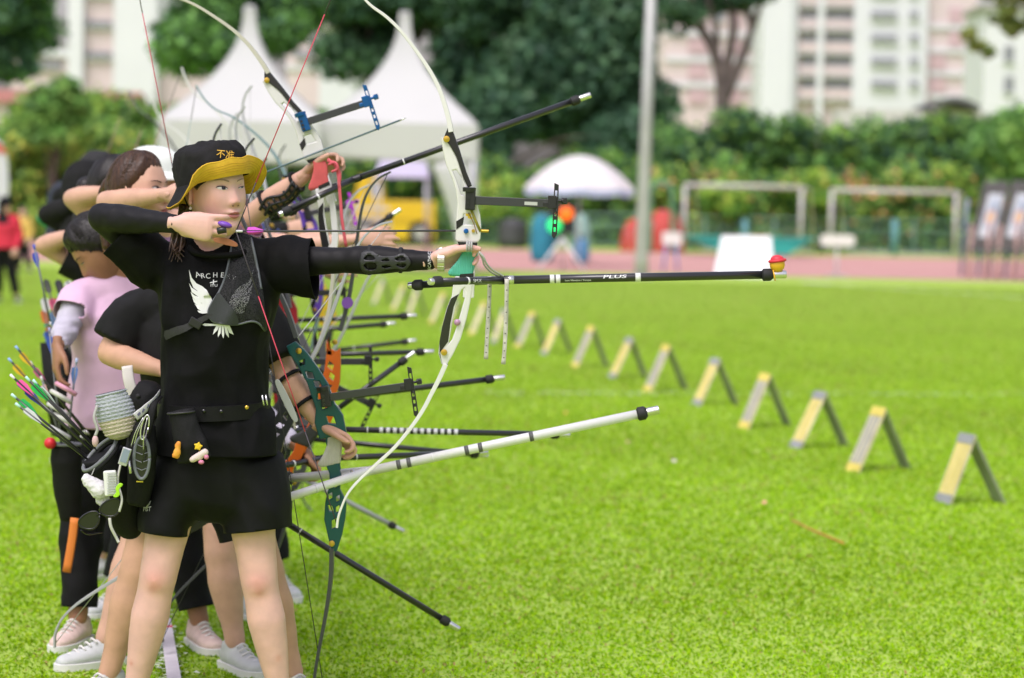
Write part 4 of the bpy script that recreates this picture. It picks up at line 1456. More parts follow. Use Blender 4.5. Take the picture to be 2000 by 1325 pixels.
def head_decals(M, hm, root, s=1.0, lids=(1.0, .55), brow=(.035, .025, .02), lip=(.46, .16, .16), eyes=True, mouth=True):
    """eyes, brows, lips and nostrils laid on the face"""
    bv = bvh_of(hm)
    dirw = (M.to_3x3() @ Vector((0, -1, 0))).normalized()
    def ray(u, w):
        return M @ Vector((u, .3, w)), dirw
    def put(name, polys, m, off, step=.003):
        mb = MB()
        lay_on(mb, [[(a * s, b * s) for a, b in q] for q in polys], bv, ray, off, step)
        return mb.build(name, m, root)
    for i, sg in enumerate((1, -1)):
        o = lids[i]
        if eyes:
            cx, cz = sg * .0315, .0150
            up = [(cx - .0135 * sg * -1 * -1, cz)]
            almond = [(cx + t * .0142, cz + (.0054 * o * (1 - t * t) ** .8) + .0012 * t * sg) for t in np.linspace(-1, 1, 11)] + \
                     [(cx + t * .0142, cz - (.0038 * o * (1 - t * t) ** .9) + .0012 * t * sg) for t in np.linspace(1, -1, 11)[1:-1]]
            e = put('eye', [almond], mat('eye_white', (.62, .58, .55), .25), .0006)
            ic = cx - .0030
            iris = [(ic + .0054 * math.cos(a), cz + .0006 + min(.0050 * o, max(-.0036 * o, .0054 * math.sin(a)))) for a in np.linspace(0, 2 * np.pi, 16)[:-1]]
            mbi = MB(); lay_on(mbi, [[(a * s, b * s) for a, b in iris]], bv, ray, .0011, .002); mbi.build('iris', mat('iris_dark', (.018, .011, .009), .15), e)
            lash = [(cx + t * .0150, cz + .0062 * o * (1 - t * t) ** .8 + .0014 * t * sg + .0013) for t in np.linspace(-1, 1, 11)] + \
                   [(cx + t * .0146, cz + .0046 * o * (1 - t * t) ** .8 + .0012 * t * sg) for t in np.linspace(1, -1, 11)]
            mbl = MB(); lay_on(mbl, [[(a * s, b * s) for a, b in lash]], bv, ray, .0015, .002); mbl.build('lash_line', mat('lash', (.022, .015, .013), .6), e)
            lid = [(cx + t * .0145, cz + .0090 * (1 - t * t) ** .7 + .0014 * t * sg + .0008) for t in np.linspace(-1, 1, 11)] + \
                  [(cx + t * .0142, cz + .0083 * (1 - t * t) ** .7 + .0014 * t * sg + .0008) for t in np.linspace(1, -1, 11)]
            mbl = MB(); lay_on(mbl, [[(a * s, b * s) for a, b in lid]], bv, ray, .0006, .002); mbl.build('lid_crease', mat('lid_crease', (.34, .19, .14), .6), e)
        b0 = [(sg * (.013 + .036 * t), .0335 + .006 * math.sin(t * 2.3) - .002 * t + .0022 * (1 - t * .7)) for t in np.linspace(0, 1, 9)] + \
             [(sg * (.013 + .036 * t), .0335 + .006 * math.sin(t * 2.3) - .002 * t - .0020 * (1 - t * .7)) for t in np.linspace(1, 0, 9)]
        put('eyebrow', [b0], mat('brow_%d' % int(brow[0] * 1000), brow, .8), .0008)
    if mouth:
        upl = [(-.0205, -.0548), (-.012, -.0495), (-.004, -.0468), (0, -.0478), (.004, -.0468), (.012, -.0495), (.0205, -.0548), (.010, -.0548), (0, -.0552), (-.010, -.0548)]
        lol = [(-.0195, -.0550), (-.010, -.0556), (0, -.0560), (.010, -.0556), (.0195, -.0550), (.013, -.0615), (.006, -.0650), (0, -.0656), (-.006, -.0650), (-.013, -.0615)]
        put('lips', [upl, lol], mat('lip_%d' % int(lip[0] * 100), lip, .4, var=.08, vscale=90), .0007)
        put('mouth_line', [[(-.020, -.0546), (0, -.0548), (.020, -.0546), (.020, -.0553), (0, -.0562), (-.020, -.0553)]], mat('mouth_dark', (.16, .04, .04), .6), .0010)
        put('nostril', [[(sg * .0045, -.0308), (sg * .009, -.0290), (sg * .0125, -.0300), (sg * .0085, -.0325)] for sg in (-1, 1)], mat('nostril_dark', (.10, .035, .03), .8), .0006)

def hair_cap(M, s=1.0, line=.055, back=-.09, grow=.010, seed=1, bun=None, n=96, m=60, strands=.0016, ear=.022):
    """hair combed over the skull: hairline high at the forehead, passing above the ears, low at the nape"""
    th = np.linspace(0, np.pi, m + 1)[1:-1]
    def lim_at(h):
        c = math.cos(h)                                  # 1 front, 0 ear, -1 nape
        if c > .05:
            u = min(1, (c - .05) / .75)
            return ear + (line - ear) * u ** .8
        if c > -.30:
            return ear - .030 * (.05 - c) / .35
        u = min(1, (-.30 - c) / .35)
        return (ear - .030) + (back - ear + .030) * u ** .7
    vs_, fs_ = [], []
    for i, t in enumerate(th):
        for j in range(n):
            h = 2 * np.pi * j / n
            dx, dy, dz = math.sin(t) * math.sin(h), math.sin(t) * math.cos(h), math.cos(t)
            lim = lim_at(h) + .002 * math.sin(h * 23 + seed)
            z = .116 * dz
            under = z < lim
            if under:
                z = lim - .001
                dz = max(-1, min(1, z / .116)); st = math.sqrt(max(0, 1 - dz * dz))
                dx, dy = st * math.sin(h), st * math.cos(h)
            edge = min(1, max(.12, (z - lim) / .035))
            g_ = grow * edge + strands * math.sin(h * 60 + 4 * math.sin(t * 5 + seed)) * edge * .6 + .002 * math.sin(h * 7 + seed) * edge
            if under:
                g_ = -.006
            tt = max(0, -z / .111)
            x = (.0740 + g_) * math.copysign(abs(dx) ** .93, dx) * (1 - .25 * tt ** 1.3)
            y = (.094 + g_) * math.copysign(abs(dy) ** .93, dy)
            y = y * (1 - .5 * tt) if y < 0 else y
            y = y - .006 * max(0, min(1, dz + .3)) if y < 0 else (min(y, .062 + (y - .062) * .8 + g_ * .2) if y > .062 else y)
            vs_.append(M @ (Vector((x, y, z + (g_ * dz if not under else 0))) * s))
    k = len(th)
    vs_.append(M @ (Vector((0, 0, .116 + grow)) * s))
    for i in range(k - 1):
        for j in range(n):
            fs_.append((i * n + j, (i + 1) * n + j, (i + 1) * n + (j + 1) % n, i * n + (j + 1) % n))
    fs_ += [(k * n, j, (j + 1) % n) for j in range(n)]
    mb = MB().add(vs_, fs_)
    if bun:
        c, r = bun
        mb.ball(M @ Vector(c), r, 14)
    return mb

def hair_strands(M, s, n, material, parent, end=(0, -.10, .01), line=.08, ear=.015, grow=.0105, seed=3, spread=2.0, r=.0013):
    """combed strands lying on the hair, from the hairline to where it is tied"""
    g = random.Random(seed)
    mb = MB()
    e = Vector(end); ed = Vector((e.x / .074, e.y / .094, e.z / .116)).normalized()
    for k in range(n):
        h = g.uniform(-spread, spread)
        c = math.cos(h)
        z0 = (ear + (line - ear) * max(0, min(1, (c - .05) / .75)) ** .8 if c > .05 else ear - .02) + g.uniform(.004, .03)
        dz = max(-1, min(1, z0 / .116)); st = math.sqrt(1 - dz * dz)
        d0 = Vector((st * math.sin(h), st * math.cos(h), dz)).normalized()
        e2 = (ed + Vector((g.gauss(0, .10), g.gauss(0, .05), g.gauss(0, .12)))).normalized()
        q = d0.rotation_difference(e2)
        pts = []
        wob = g.uniform(-.05, .05)
        for i in range(11):
            t = i / 10
            d = Quaternion((1, 0, 0, 0)).slerp(q, t) @ d0
            d = (d + Vector((0, 0, wob * math.sin(t * 3.1)))).normalized()
            gr = grow * min(1, .25 + t * 5) + g.uniform(-.0004, .0012)
            y = (.094 + gr) * d.y
            y = y - .006 * max(0, min(1, d.z + .3)) if y < 0 else min(y, .062 + (y - .062) * .8 + gr * .6) if y > .062 else y
            pts.append(M @ (Vector(((.074 + gr) * d.x, y, (.116 + gr) * d.z)) * s))
        mb.tube(pts, [r * s * (.5 + .5 * min(1, i / 2)) for i in range(11)], 4, cap=False)
    o = mb.build('hair_strands', material, parent, kind='stuff')
    return o

M_black = mat('black_jersey', (.0032, .0032, .0036), .72, var=.2, vscale=30, bump=.08, bscale=500, spec=.14)
M_black2 = mat('faded_black_cotton', (.012, .012, .0125), .85, var=.15, vscale=25, spec=.2, bump=.08, bscale=400)
M_sleeve = mat('black_compression', (.006, .0055, .0065), .55, var=.1, vscale=40, spec=.25, bump=.05, bscale=900)
M_hair = mat('black_hair', (.010, .008, .007), .42, var=.45, vscale=1, stretch=(160, 60, 14), bump=.25, bscale=130, spec=.35)
M_brown_hair = mat('brown_hair', (.050, .023, .012), .42, var=.5, vscale=1, stretch=(160, 60, 14), bump=.25, bscale=130, spec=.35)
# ================================================================== main archer
YM = 6.56
g = P(405, 1455, 6.53)
A1 = empty('person', (g.x, 6.56, 0), 'archer in black tee and yellow-brimmed bucket hat aiming a drawn white bow', 'person', 'archers on the shooting line')
SK1 = skin_mat('skin_fair', (.70, .425, .365), sss=.08, attr='tint')
MH = head_matrix(P(417, 374, 6.53), 44, 4, 3)
J = dict(M=MH,
         shR=P(318, 522, 6.60), elR=P(200, 425, 6.55), wrR=P(352, 438, 6.40),
         shL=P(540, 512, 6.58), elL=P(690, 508, 6.50), wrL=P(848, 509, 6.42),
         hipR=P(354, 900, 6.60), hipL=P(478, 900, 6.60),
         knR=P(308, 1130, 6.56), knL=P(507, 1138, 6.58),
         anR=P(258, 1395, 6.58), anL=P(551, 1398, 6.60))
J['anR'].z = J['anL'].z = .085
hm = head_mesh(MH, 190, 140)
bm_ = body_mesh(J, 1.0, .008, legs=.94, arms=.90)
HR = hand_mesh(J['wrR'], (1, 0, -.10), (.05, -1, .05), 'R', [(14, 60, 45), (16, 58, 45), (22, 60, 45), (48, 60, 35)], .96,
               thumb=[(.018, .020, -.012), (.040, .030, -.034), (.060, .026, -.046), (.078, .018, -.05)])
HL = hand_mesh(J['wrL'], (1, .05, .26), (0, .62, .62), 'L', [(30, 55, 35), (42, 58, 35), (48, 60, 35), (50, 60, 35)], .94,
               thumb=[P(868, 499, 6.405), P(893, 487, 6.378), P(917, 484, 6.366), P(936, 487, 6.368)])
body_me = join_meshes('body', [bm_, hm, ears(MH), HR, HL])
red, pale = (.89, .74, .69), (.97, .84, .80)
skin_tint(body_me, [(J['knR'] + V(0, -.06, .004), .038, red), (J['knL'] + V(0, -.06, .004), .038, red), (J['knR'] + V(-.006, -.06, -.022), .014, (.82, .64, .60)), (J['knL'] + V(.006, -.06, -.022), .014, (.82, .64, .60)), (J['knR'] + V(.014, -.06, -.018), .010, (.85, .68, .64)), (J['anR'] + V(0, -.04, .12), .008, (.85, .6, .55)), (J['anL'] + V(-.01, -.04, .14), .010, (.88, .7, .64)),
                    (MH @ V(.042, .062, -.018), .026, pale), (MH @ V(-.042, .062, -.018), .026, pale), (MH @ V(0, .10, -.02), .014, pale), (MH @ V(.074, -.006, -.004), .03, (.95, .8, .75)),
                    (P(408, 446, 6.36), .022, (.95, .82, .77)), (P(448, 462, 6.36), .02, (.95, .80, .75)), (P(940, 495, 6.38), .03, (.95, .80, .75))])
body = link('body', body_me, SK1, A1)
head_decals(MH, hm, A1, 1.0, lids=(.95, .42), brow=(.30, .19, .14), lip=(.50, .17, .17))
# finger nails of the drawing hand are hidden; pearl earring
c = MH @ Vector((.0775, .002, -.040))
er = MB().tube([c + V(0, 0, .010), c + V(0, 0, .002)], .0012, 6).build('earring', mat('silver', (.75, .75, .74), .2, metal=1), A1)
MB().ball(c - V(0, 0, .003), .0042, 10).build('pearl', mat('pearl', (.78, .74, .68), .2), er)
# hair: cap under the hat, side lock, strands on the nape
link('hair', hair_cap(MH, 1.0, .080, -.10, .002, ear=.028).mesh('hair'), M_hair, A1)
mb = MB()
for k in range(16):
    a = MH @ Vector((.058 - .004 * (k % 5), -.03 - .007 * (k % 6), -.04))
    b = P(338 + 5 * (k % 6) - 3, 470 + 3 * (k % 4), 6.56 + .012 * (k % 4))
    e = P(330 + 4.2 * (k % 8), 492 + 5 * (k % 5), 6.50)
    mb.tube(crv([a, (a + b) / 2 + V(-.012, .01, .0), b, e], 4), [.006, .006, .006, .006, .005, .005, .005, .004, .004, .004, .003, .002, .001], 6)
mb.build('loose_hair', mat('dark_brown_hair', (.06, .035, .022), .4, var=.4, vscale=60), A1)
mb = MB()
for k in range(12):
    a = MH @ Vector((.071 - .0008 * k, .020 + .0032 * k, .040))
    b = MH @ Vector((.0755 - .0016 * k, .016 + .0026 * k, .004 + .0028 * abs(k - 3)))
    mb.tube(crv([a, (a + b) / 2 + (MH.to_3x3() @ V(.0035, 0, 0)), b], 4), [.0022, .0022, .002, .002, .0018, .0016, .0013, .001, .0005], 5)
mb.build('side_lock', M_hair, A1)

# --- shirt
sideS = (J['shL'] - J['shR']).normalized()
mb = MB()
rows = [(299, 549, 912, .137), (300, 548, 884, .135), (304, 540, 850, .13), (314, 524, 800, .122), (319, 523, 740, .115), (318, 526, 680, .118), (312, 534, 620, .125), (305, 540, 570, .125), (312, 545, 530, .105), (345, 520, 498, .075)]
mb.tube([P((a + b) / 2, y, 6.585) for a, b, y, d in rows], [((b - a) / 2 / 718.0, d) for a, b, y, d in rows], 28, ref=(1, 0, 0))
mb.capsule([P(315, 530, 6.6), P(425, 492, 6.6), P(545, 515, 6.58)], [.06, .068, .062], 14)
mb.tube([P(545, 515, 6.58), P(575, 519, 6.56), P(612, 524, 6.545), P(640, 527, 6.535)], [(.068, .07), (.072, .07), (.074, .068), (.076, .068)], 18, ref=(0, 0, 1))
mb.tube([P(315, 528, 6.6), P(282, 500, 6.59), P(236, 458, 6.57), P(214, 438, 6.565)], [.072, .070, .062, .062], 18)
mb.ball(P(372, 600, 6.53), (.075, .055, .10), 14)
mb.ball(P(470, 600, 6.525), (.075, .055, .10), 14)
shirt_me = cloth(mb, .007, 6, .0)
fold1 = fold_fn(.0075, 8, 4, 2.0)
def shirt_folds(c):
    p = Vector(c)
    r = fold1(c) + .0035 * (1 - 2.2 * abs(pnoise(Vector((p.x * 16, p.y * 6, p.z * 3.2 + p.x * 4)))))
    r += .004 * (1 - 2 * abs(pnoise(Vector((p.x * 7 + p.z * 6, p.y * 5, p.z * 7 - p.x * 9 + 4)))))
    r += .005 * (1 - 2.4 * abs(pnoise(Vector((p.x * 13 + p.z * 2, p.y * 3 + 7, p.z * 2.2))))) * min(1, max(0, (1.22 - p.z) * 8))
    if p.z < .95:
        r += .004 * math.sin(p.x * 52 + 2.5 * pnoise(p * 6)) * min(1, (.95 - p.z) * 12)
    return r
displace(shirt_me, shirt_folds)
cut_end(shirt_me, P(424, 885, 6.585), (.01, 0, -1), .4)
cut_end(shirt_me, P(613, 524, 6.545), (1, -.1, .10), .14)
cut_end(shirt_me, P(236, 458, 6.57), P(214, 438, 6.565) - P(236, 458, 6.57), .13)
shirt = thick(link('shirt', shirt_me, M_black, A1))
bv_shirt = bvh_of(shirt_me)
mb = MB()
ctr = P(428, 486, 6.545)
mb.tube([ctr + V(math.cos(a) * .078, math.sin(a) * .062 + .0, .018 * math.sin(a) + .0) for a in np.linspace(0, 2 * np.pi, 25)], .009, 8)
mb.build('collar', M_black, shirt)
# --- shorts
mb = MB()
mb.tube([P(425, 840, 6.6), P(424, 880, 6.6), P(421, 930, 6.6), P(414, 975, 6.6), P(404, 1000, 6.6), P(402, 1014, 6.6)], [(.150, .105), (.160, .112), (.178, .12), (.180, .116), (.11, .085), (.05, .05)], 26, ref=(1, 0, 0))
mb.tube([P(372, 900, 6.6), P(344, 960, 6.59), P(328, 1000, 6.58), P(322, 1020, 6.577), P(319, 1065, 6.575)], [(.105, .105), (.095, .10), (.080, .095), (.073, .092), (.072, .09)], 20, ref=(1, 0, 0))
mb.tube([P(478, 900, 6.6), P(494, 960, 6.6), P(502, 1000, 6.59), P(503, 1018, 6.588), P(504, 1062, 6.585)], [(.105, .105), (.104, .105), (.096, .10), (.094, .096), (.093, .095)], 20, ref=(1, 0, 0))
sh_me = cloth(mb, .008, 6, .0045, 3.0, 8, 4)
cut_end(sh_me, P(320, 1041, 6.575), (-.12, -.05, -1), .125)
cut_end(sh_me, P(503, 1034, 6.585), (.13, -.05, -1), .135)
shorts = link('shorts', sh_me, mat('black_shorts', (.0045, .0045, .0052), .6, var=.2, vscale=25, spec=.18, bump=.05, bscale=600), A1)
thick(shorts)
# --- compression sleeves
mb = MB()
p, r = limb_pts(J['shR'], J['elR'], UPARM); mb.capsule(p, [x * .92 + .006 for x in r], 14)
p, r = limb_pts(J['elR'], J['elR'] + (J['wrR'] - J['elR']) * .985, FOREARM); mb.tube(p, [x * .92 + .004 for x in r], 14); mb.ball(J['elR'], .041, 12)
link('arm_sleeve', cloth(mb, .0065, 5, .0012, 5, 20, 20), M_sleeve, A1)
mb = MB()
p, r = limb_pts(J['shL'], J['elL'], UPARM); mb.capsule(p, [x * .88 + .003 for x in r], 14)
p, r = limb_pts(J['elL'], J['elL'] + (J['wrL'] - J['elL']) * 1.02, FOREARM); mb.tube(p, [x * .92 + .003 for x in r], 14); mb.ball(J['elL'], .0375, 12)
slv_me = cloth(mb, .0065, 5, .0010, 6, 20, 20)
slv = link('arm_sleeve', slv_me, M_sleeve, A1)
bv_slv = bvh_of(slv_me)

def text_on(root, name, txt, cx, cy, size, bvh, material, rot=0.0, off=.0016, sx=1.0, arc=0.0, bold=0.0, ray=None, shear=0.0):
    """lay lettering on a surface; cx, cy, size in picture pixels"""
    vs2, fs = text_polys(txt, size, bold=bold)
    ray = ray or pix_ray()
    pts, bad = [], set()
    for i, (x, y) in enumerate(vs2):
        x = x * sx + shear * y
        if arc:
            y = y - arc * (x / 50.0) ** 2
        u = cx + x * math.cos(rot) + y * math.sin(rot)
        w = cy + x * math.sin(rot) - y * math.cos(rot)
        o, d = ray(u, w)
        h = bvh.ray_cast(o, d)
        if h[0] is None:
            bad.add(i); pts.append(o)
        else:
            pts.append(h[0] - d * off)
    return MB().add(pts, [f for f in fs if not any(i in bad for i in f)]).build(name, material, root, smooth=False)
M_print = mat('white_print', (.70, .70, .72), .6)
text_on(shirt, 'lettering', 'A', 386, 537, 15, bv_shirt, M_print, rot=-.35)
for ch, x, y, r_ in (('R', 396, 539.5, -.2), ('C', 406.5, 540, -.1), ('H', 420.5, 538, .0), ('E', 434, 538, .1), ('R', 446, 540, .2), ('Y', 456, 544, .35)):
    text_on(shirt, 'lettering', ch, x, y, 14, bv_shirt, M_print, rot=r_, bold=.01)
text_on(shirt, 'lettering', 'ITU', 418, 558, 7, bv_shirt, M_print, sx=1.3)
mb = MB()
lay_on(mb, [[(410, 552), (424, 549), (424, 551), (410, 554)], [(416, 547), (418, 547), (417.5, 556), (415.5, 556)]], bv_shirt, pix_ray(), .0016, 4)
mb.build('print_cross', M_print, shirt)
def wing(mir):
    f = lambda pts: [((417 + (417 - x) * -1 if not mir else 2 * 432 - x), y) for x, y in pts]
    polys = [[(369.5, 527), (375, 543), (384, 554), (396, 560), (404, 567), (411, 580), (413, 588), (405, 586), (395, 580), (389, 571), (378, 562), (372, 548)],
             [(369.5, 553), (375, 562), (384, 568), (398, 574), (408, 584), (411, 592), (400, 589), (388, 580), (375, 571)],
             [(372.5, 570), (380, 577), (390, 581), (403, 588), (410, 595), (408, 600), (396, 594), (384, 588), (376, 580)],
             [(376.5, 581), (384, 588), (394, 591), (407, 598), (408, 604), (396, 603), (386, 597), (379, 590)],
             [(380.5, 593), (388, 598), (397, 600), (407, 603), (407, 609), (396, 609), (387, 604)],
             [(386, 607), (394, 607), (406, 607), (406, 612), (396, 613), (389, 611)],
             [(404, 570), (412, 580), (416, 592), (413, 606), (404, 612), (404, 596), (398, 580)]]
    return [f(q) for q in polys]
mb = MB()
for i, q in enumerate(wing(False) + wing(True)):
    lay_on(mb, [q], bv_shirt, pix_ray(), .0012 + .00015 * (i % 7), 5)
for i, q in enumerate(([(424, 634), (430, 634), (425, 645), (416, 654), (418, 645)], [(429, 634), (433, 634), (431, 651), (426, 659), (425.5, 653)], [(433, 634), (437, 634), (438, 652), (436, 661), (433.5, 653)],
                       [(437, 634), (442, 634), (446, 653), (446.5, 660), (441, 653)], [(441, 634), (447, 634), (452, 645), (456, 654), (447, 650)], [(395, 635), (399, 632), (447, 634.5), (447, 636.5), (400, 637)])):
    lay_on(mb, [q], bv_shirt, pix_ray(), .0012 + .0001 * i, 5)
mb.build('eagle_print', M_print, shirt, kind='stuff')

# --- chest guard
def net_mat():
    m = bpy.data.materials.new('chest_net')
    m.use_nodes = True
    nt = m.node_tree
    b = nt.nodes['Principled BSDF']
    b.inputs['Base Color'].default_value = (.011, .0115, .013, 1)
    b.inputs['Roughness'].default_value = .7
    tc = nt.nodes.new('ShaderNodeTexCoord')
    vo = nt.nodes.new('ShaderNodeTexVoronoi'); vo.inputs['Scale'].default_value = 430
    nt.links.new(tc.outputs['Object'], vo.inputs['Vector'])
    cr = nt.nodes.new('ShaderNodeValToRGB')
    cr.color_ramp.elements[0].position, cr.color_ramp.elements[1].position = .38, .48
    nt.links.new(vo.outputs['Distance'], cr.inputs['Fac'])
    tr = nt.nodes.new('ShaderNodeBsdfTransparent')
    mx = nt.nodes.new('ShaderNodeMixShader')
    nt.links.new(cr.outputs['Color'], mx.inputs['Fac'])
    nt.links.new(tr.outputs['BSDF'], mx.inputs[1])
    nt.links.new(b.outputs['BSDF'], mx.inputs[2])
    nt.links.new(mx.outputs['Shader'], nt.nodes['Material Output'].inputs['Surface'])
    return m
CG = empty('chest_guard', (g.x, 6.45, 1.2), 'black mesh chest guard with grey piping strapped over the black tee', 'chest guard')
outline = crv2([(455, 470), (449, 500), (440, 540), (428, 570), (415, 590), (408, 610), (415, 626), (430, 632), (460, 633), (490, 628), (505, 632), (517, 645), (514, 600), (509, 560), (502, 520), (492, 470), (472, 462)], 3, True)
mb = MB(); lay_on(mb, [outline], bv_shirt, pix_ray(), .007, 6)
mb.build('mesh_panel', net_mat(), CG)
mb = MB(); lay_on(mb, [crv2([(427, 573), (414, 592), (407, 610), (414, 626), (432, 632), (462, 633), (458, 612), (446, 592)], 4, True)], bv_shirt, pix_ray(), .009, 5)
o = mb.build('corner_panel', mat('guard_leather', (.022, .025, .028), .6, bump=.1, bscale=200), CG)
def pipe_on(pts, r, bvh, off, name, m, root, n=6):
    q = []
    ray = pix_ray()
    for u, w in crv2(pts, n):
        oo, d = ray(u, w)
        h = bvh.ray_cast(oo, d)
        if h[0] is not None:
            q.append(h[0] - d * off)
    return MB().tube(q, r, 6).build(name, m, root)
M_piping = mat('grey_piping', (.10, .112, .125), .5)
pipe_on([(454, 468), (449, 500), (440, 540), (428, 570), (414, 592), (407, 610), (414, 626), (430, 632), (462, 634), (490, 628), (505, 632), (517, 646)], .0032, bv_shirt, .009, 'piping', M_piping, CG)
pipe_on([(490, 466), (498, 500), (504, 530), (510, 565)], .0040, bv_shirt, .009, 'piping', M_piping, CG)
mb = MB(); lay_on(mb, [[(413, 609), (418, 617), (390, 634), (368, 646), (328, 663), (324, 655), (325, 645), (360, 636), (385, 625)]], bv_shirt, pix_ray(), .009, 5)
o = mb.build('strap', mat('strap_webbing', (.018, .018, .019), .7, bump=.2, bscale=300), CG)
h = bv_shirt.ray_cast(*pix_ray()(412, 614))[0]
MB().lathe([(0, .0052), (.002, .0052), (.003, .004)], h + V(0, -.010, 0), (0, -1, 0), 14).build('snap', mat('snap_metal', (.55, .50, .42), .35, metal=.9), CG)
h = bv_shirt.ray_cast(*pix_ray()(383, 631))[0]
MB().box(h + V(0, -.012, 0), .034, .012, .022, Matrix.Rotation(R(28), 3, 'Y')).build('buckle', mat('buckle_black', (.012, .012, .013), .35), CG, smooth=False, bevel=.002)

# --- arm guard on the bow arm
AG = empty('arm_guard', P(765, 505, 6.40), 'black plastic arm guard strapped on the forearm of the aiming archer', 'arm guard')
oo = crv2([(704, 512), (708, 496), (722, 491), (740, 499), (755, 502), (775, 500), (790, 497), (803, 512), (792, 525), (775, 523), (758, 525), (742, 529), (722, 533), (708, 527)], 4, True)
holes = [crv2([(711, 506), (722, 498), (735, 506), (722, 509)], 3, True), crv2([(711, 517), (722, 513), (736, 515), (735, 524), (720, 526)], 3, True), crv2([(745, 509), (756, 506), (762, 509), (752, 511)], 3, True), crv2([(746, 519), (757, 517), (765, 520), (752, 523)], 3, True),
         crv2([(772, 506), (786, 502), (794, 508), (780, 510)], 3, True), crv2([(774, 516), (790, 514), (795, 517), (786, 522)], 3, True)]
mb = MB(); lay_on(mb, [(oo, holes)], bv_slv, pix_ray(), .004, 4)
ag = mb.build('shell', mat('guard_plastic', (.022, .023, .026), .45), AG)
md = ag.modifiers.new('t', 'SOLIDIFY'); md.thickness = .004; md.offset = 0
for x0, w in ((722, 5), (783, 5)):
    p = J['elL'] + (J['wrL'] - J['elL']) * ((x0 - 690) / 158.0)
    ax = (J['wrL'] - J['elL']).normalized()
    rr = .0405 - .010 * (x0 - 690) / 100
    q = [p + Vector((0, math.cos(a), math.sin(a))) * (rr + .002) for a in np.linspace(0, 2 * np.pi, 25)]
    MB().tube(q, (.0055), 6, flat=.35, ref=(1, 0, 0)).build('strap', mat('elastic_black', (.016, .016, .018), .8), AG)
text_on(slv, 'lettering', 'DECATHLON', 839, 509, 8.5, bv_slv, M_print, rot=-math.pi / 2, off=.002, bold=.006, sx=.95)
# watch
WT = empty('wristwatch', P(856, 509, 6.42), 'steel wristwatch on the wrist of the bow arm', 'watch')
c = J['elL'] + (J['wrL'] - J['elL']) * 1.085
for k in range(18):
    a = 2 * math.pi * k / 18
    MB().box(c + V(0, math.cos(a) * .0265, math.sin(a) * .0275), .019, .0035, .0088, Matrix.Rotation(a, 3, 'X')).build('band_link', mat('watch_steel', (.62, .60, .52), .28, metal=.9), WT, smooth=False, bevel=.0008)
MB().lathe([(0, .015), (.006, .015), (.007, .013)], c + V(0, .016, .022), (0, .45, .9), 18).build('case', mat('watch_steel', (.62, .60, .52), .28, metal=.9), WT, sharp=40)

# --- bucket hat
HT = empty('bucket_hat', MH.translation + V(0, 0, .05), 'black bucket hat with turned up yellow brim and yellow embroidery', 'hat')
MHat = MH @ Matrix.Translation((0, -.004, .040)) @ Matrix.Rotation(R(13), 4, 'X') @ Matrix.Rotation(R(6), 4, 'Y')
mb = MB(); NH = 72
prof = [(-.012, 1.0), (.0, 1.0), (.018, .995), (.036, .98), (.052, .955), (.064, .91), (.074, .83), (.081, .70), (.085, .5), (.087, .28), (.088, .06)]
vs_ = []
for z, k in prof:
    for j in range(NH):
        a = 2 * math.pi * j / NH
        x, y = .0905 * k * math.sin(a), .111 * k * math.cos(a) - .004
        w = .0065 * pnoise(Vector((x * 20, y * 20, z * 34))) + .0050 * (1 - 2.5 * abs(pnoise(Vector((x * 40 + 3, y * 30, z * 28 + x * 20)))))
        w *= min(1, max(0, (z + .002) / .03))
        zz_ = z + (.016 * pnoise(Vector((x * 16, y * 16, 5))) if k < .95 else 0)
        vs_.append(MHat @ Vector((x * (1 + w * 9), y * (1 + w * 9), zz_ + w * (1.0 if z > .03 else .2))))
fs_ = [(i * NH + j, (i + 1) * NH + j, (i + 1) * NH + (j + 1) % NH, i * NH + (j + 1) % NH) for i in range(len(prof) - 1) for j in range(NH)]
fs_.append(tuple((len(prof) - 1) * NH + j for j in range(NH)))
mb.add(vs_, fs_)
M_hat = mat('black_canvas', (.014, .0135, .014), .85, var=.2, vscale=40, spec=.2, bump=.12, bscale=260)
M_hat_y = mat('mustard_lining', (.62, .37, .02), .75, var=.08, vscale=60, bump=.15, wave=None, bscale=220)
crown_me = mb.mesh('crown')
hat_crown = link('crown', crown_me, M_hat, HT)
def brim_sheet(off):
    vs_ = []
    NB = 7
    for i in range(NB + 1):
        t = i / NB
        for j in range(NH):
            a = 2 * math.pi * j / NH
            aa = abs(((a + math.pi) % (2 * math.pi)) - math.pi)       # 0 at the front
            u = min(1, max(0, (aa - R(28)) / R(66)))
            u = u * u * (3 - 2 * u)
            el = R(58) * (1 - u) + R(-58) * u
            ln = .045 * (1 - u) + .060 * u
            el2 = el + (R(18) * t if u < .5 else R(6) * t)
            r0x, r0y = .0905, .111
            nx, ny = math.sin(a), math.cos(a)
            x = r0x * nx + nx * ln * t * math.cos(el2)
            y = r0y * ny - .004 + ny * ln * t * math.cos(el2)
            z = -.012 + ln * t * math.sin(el2) + .0025 * math.sin(a * 9) * t
            n2 = Vector((nx * -math.sin(el2), ny * -math.sin(el2), math.cos(el2)))
            vs_.append(MHat @ (Vector((x, y, z)) + n2 * off))
    fs_ = [(i * NH + j, (i + 1) * NH + j, (i + 1) * NH + (j + 1) % NH, i * NH + (j + 1) % NH) for i in range(NB) for j in range(NH)]
    return vs_, fs_, NB
v1, f1, NB = brim_sheet(.0016)
MB().add(v1, f1).build('brim', M_hat, HT)
v2, f2, NB = brim_sheet(-.0016)
lin = MB().add(v2, f2).build('brim_lining', M_hat_y, HT)
MB().tube([v2[NB * NH + j] * .5 + v1[NB * NH + j] * .5 for j in list(range(NH)) + [0]], .0022, 6).build('brim_edge', M_hat_y, HT)
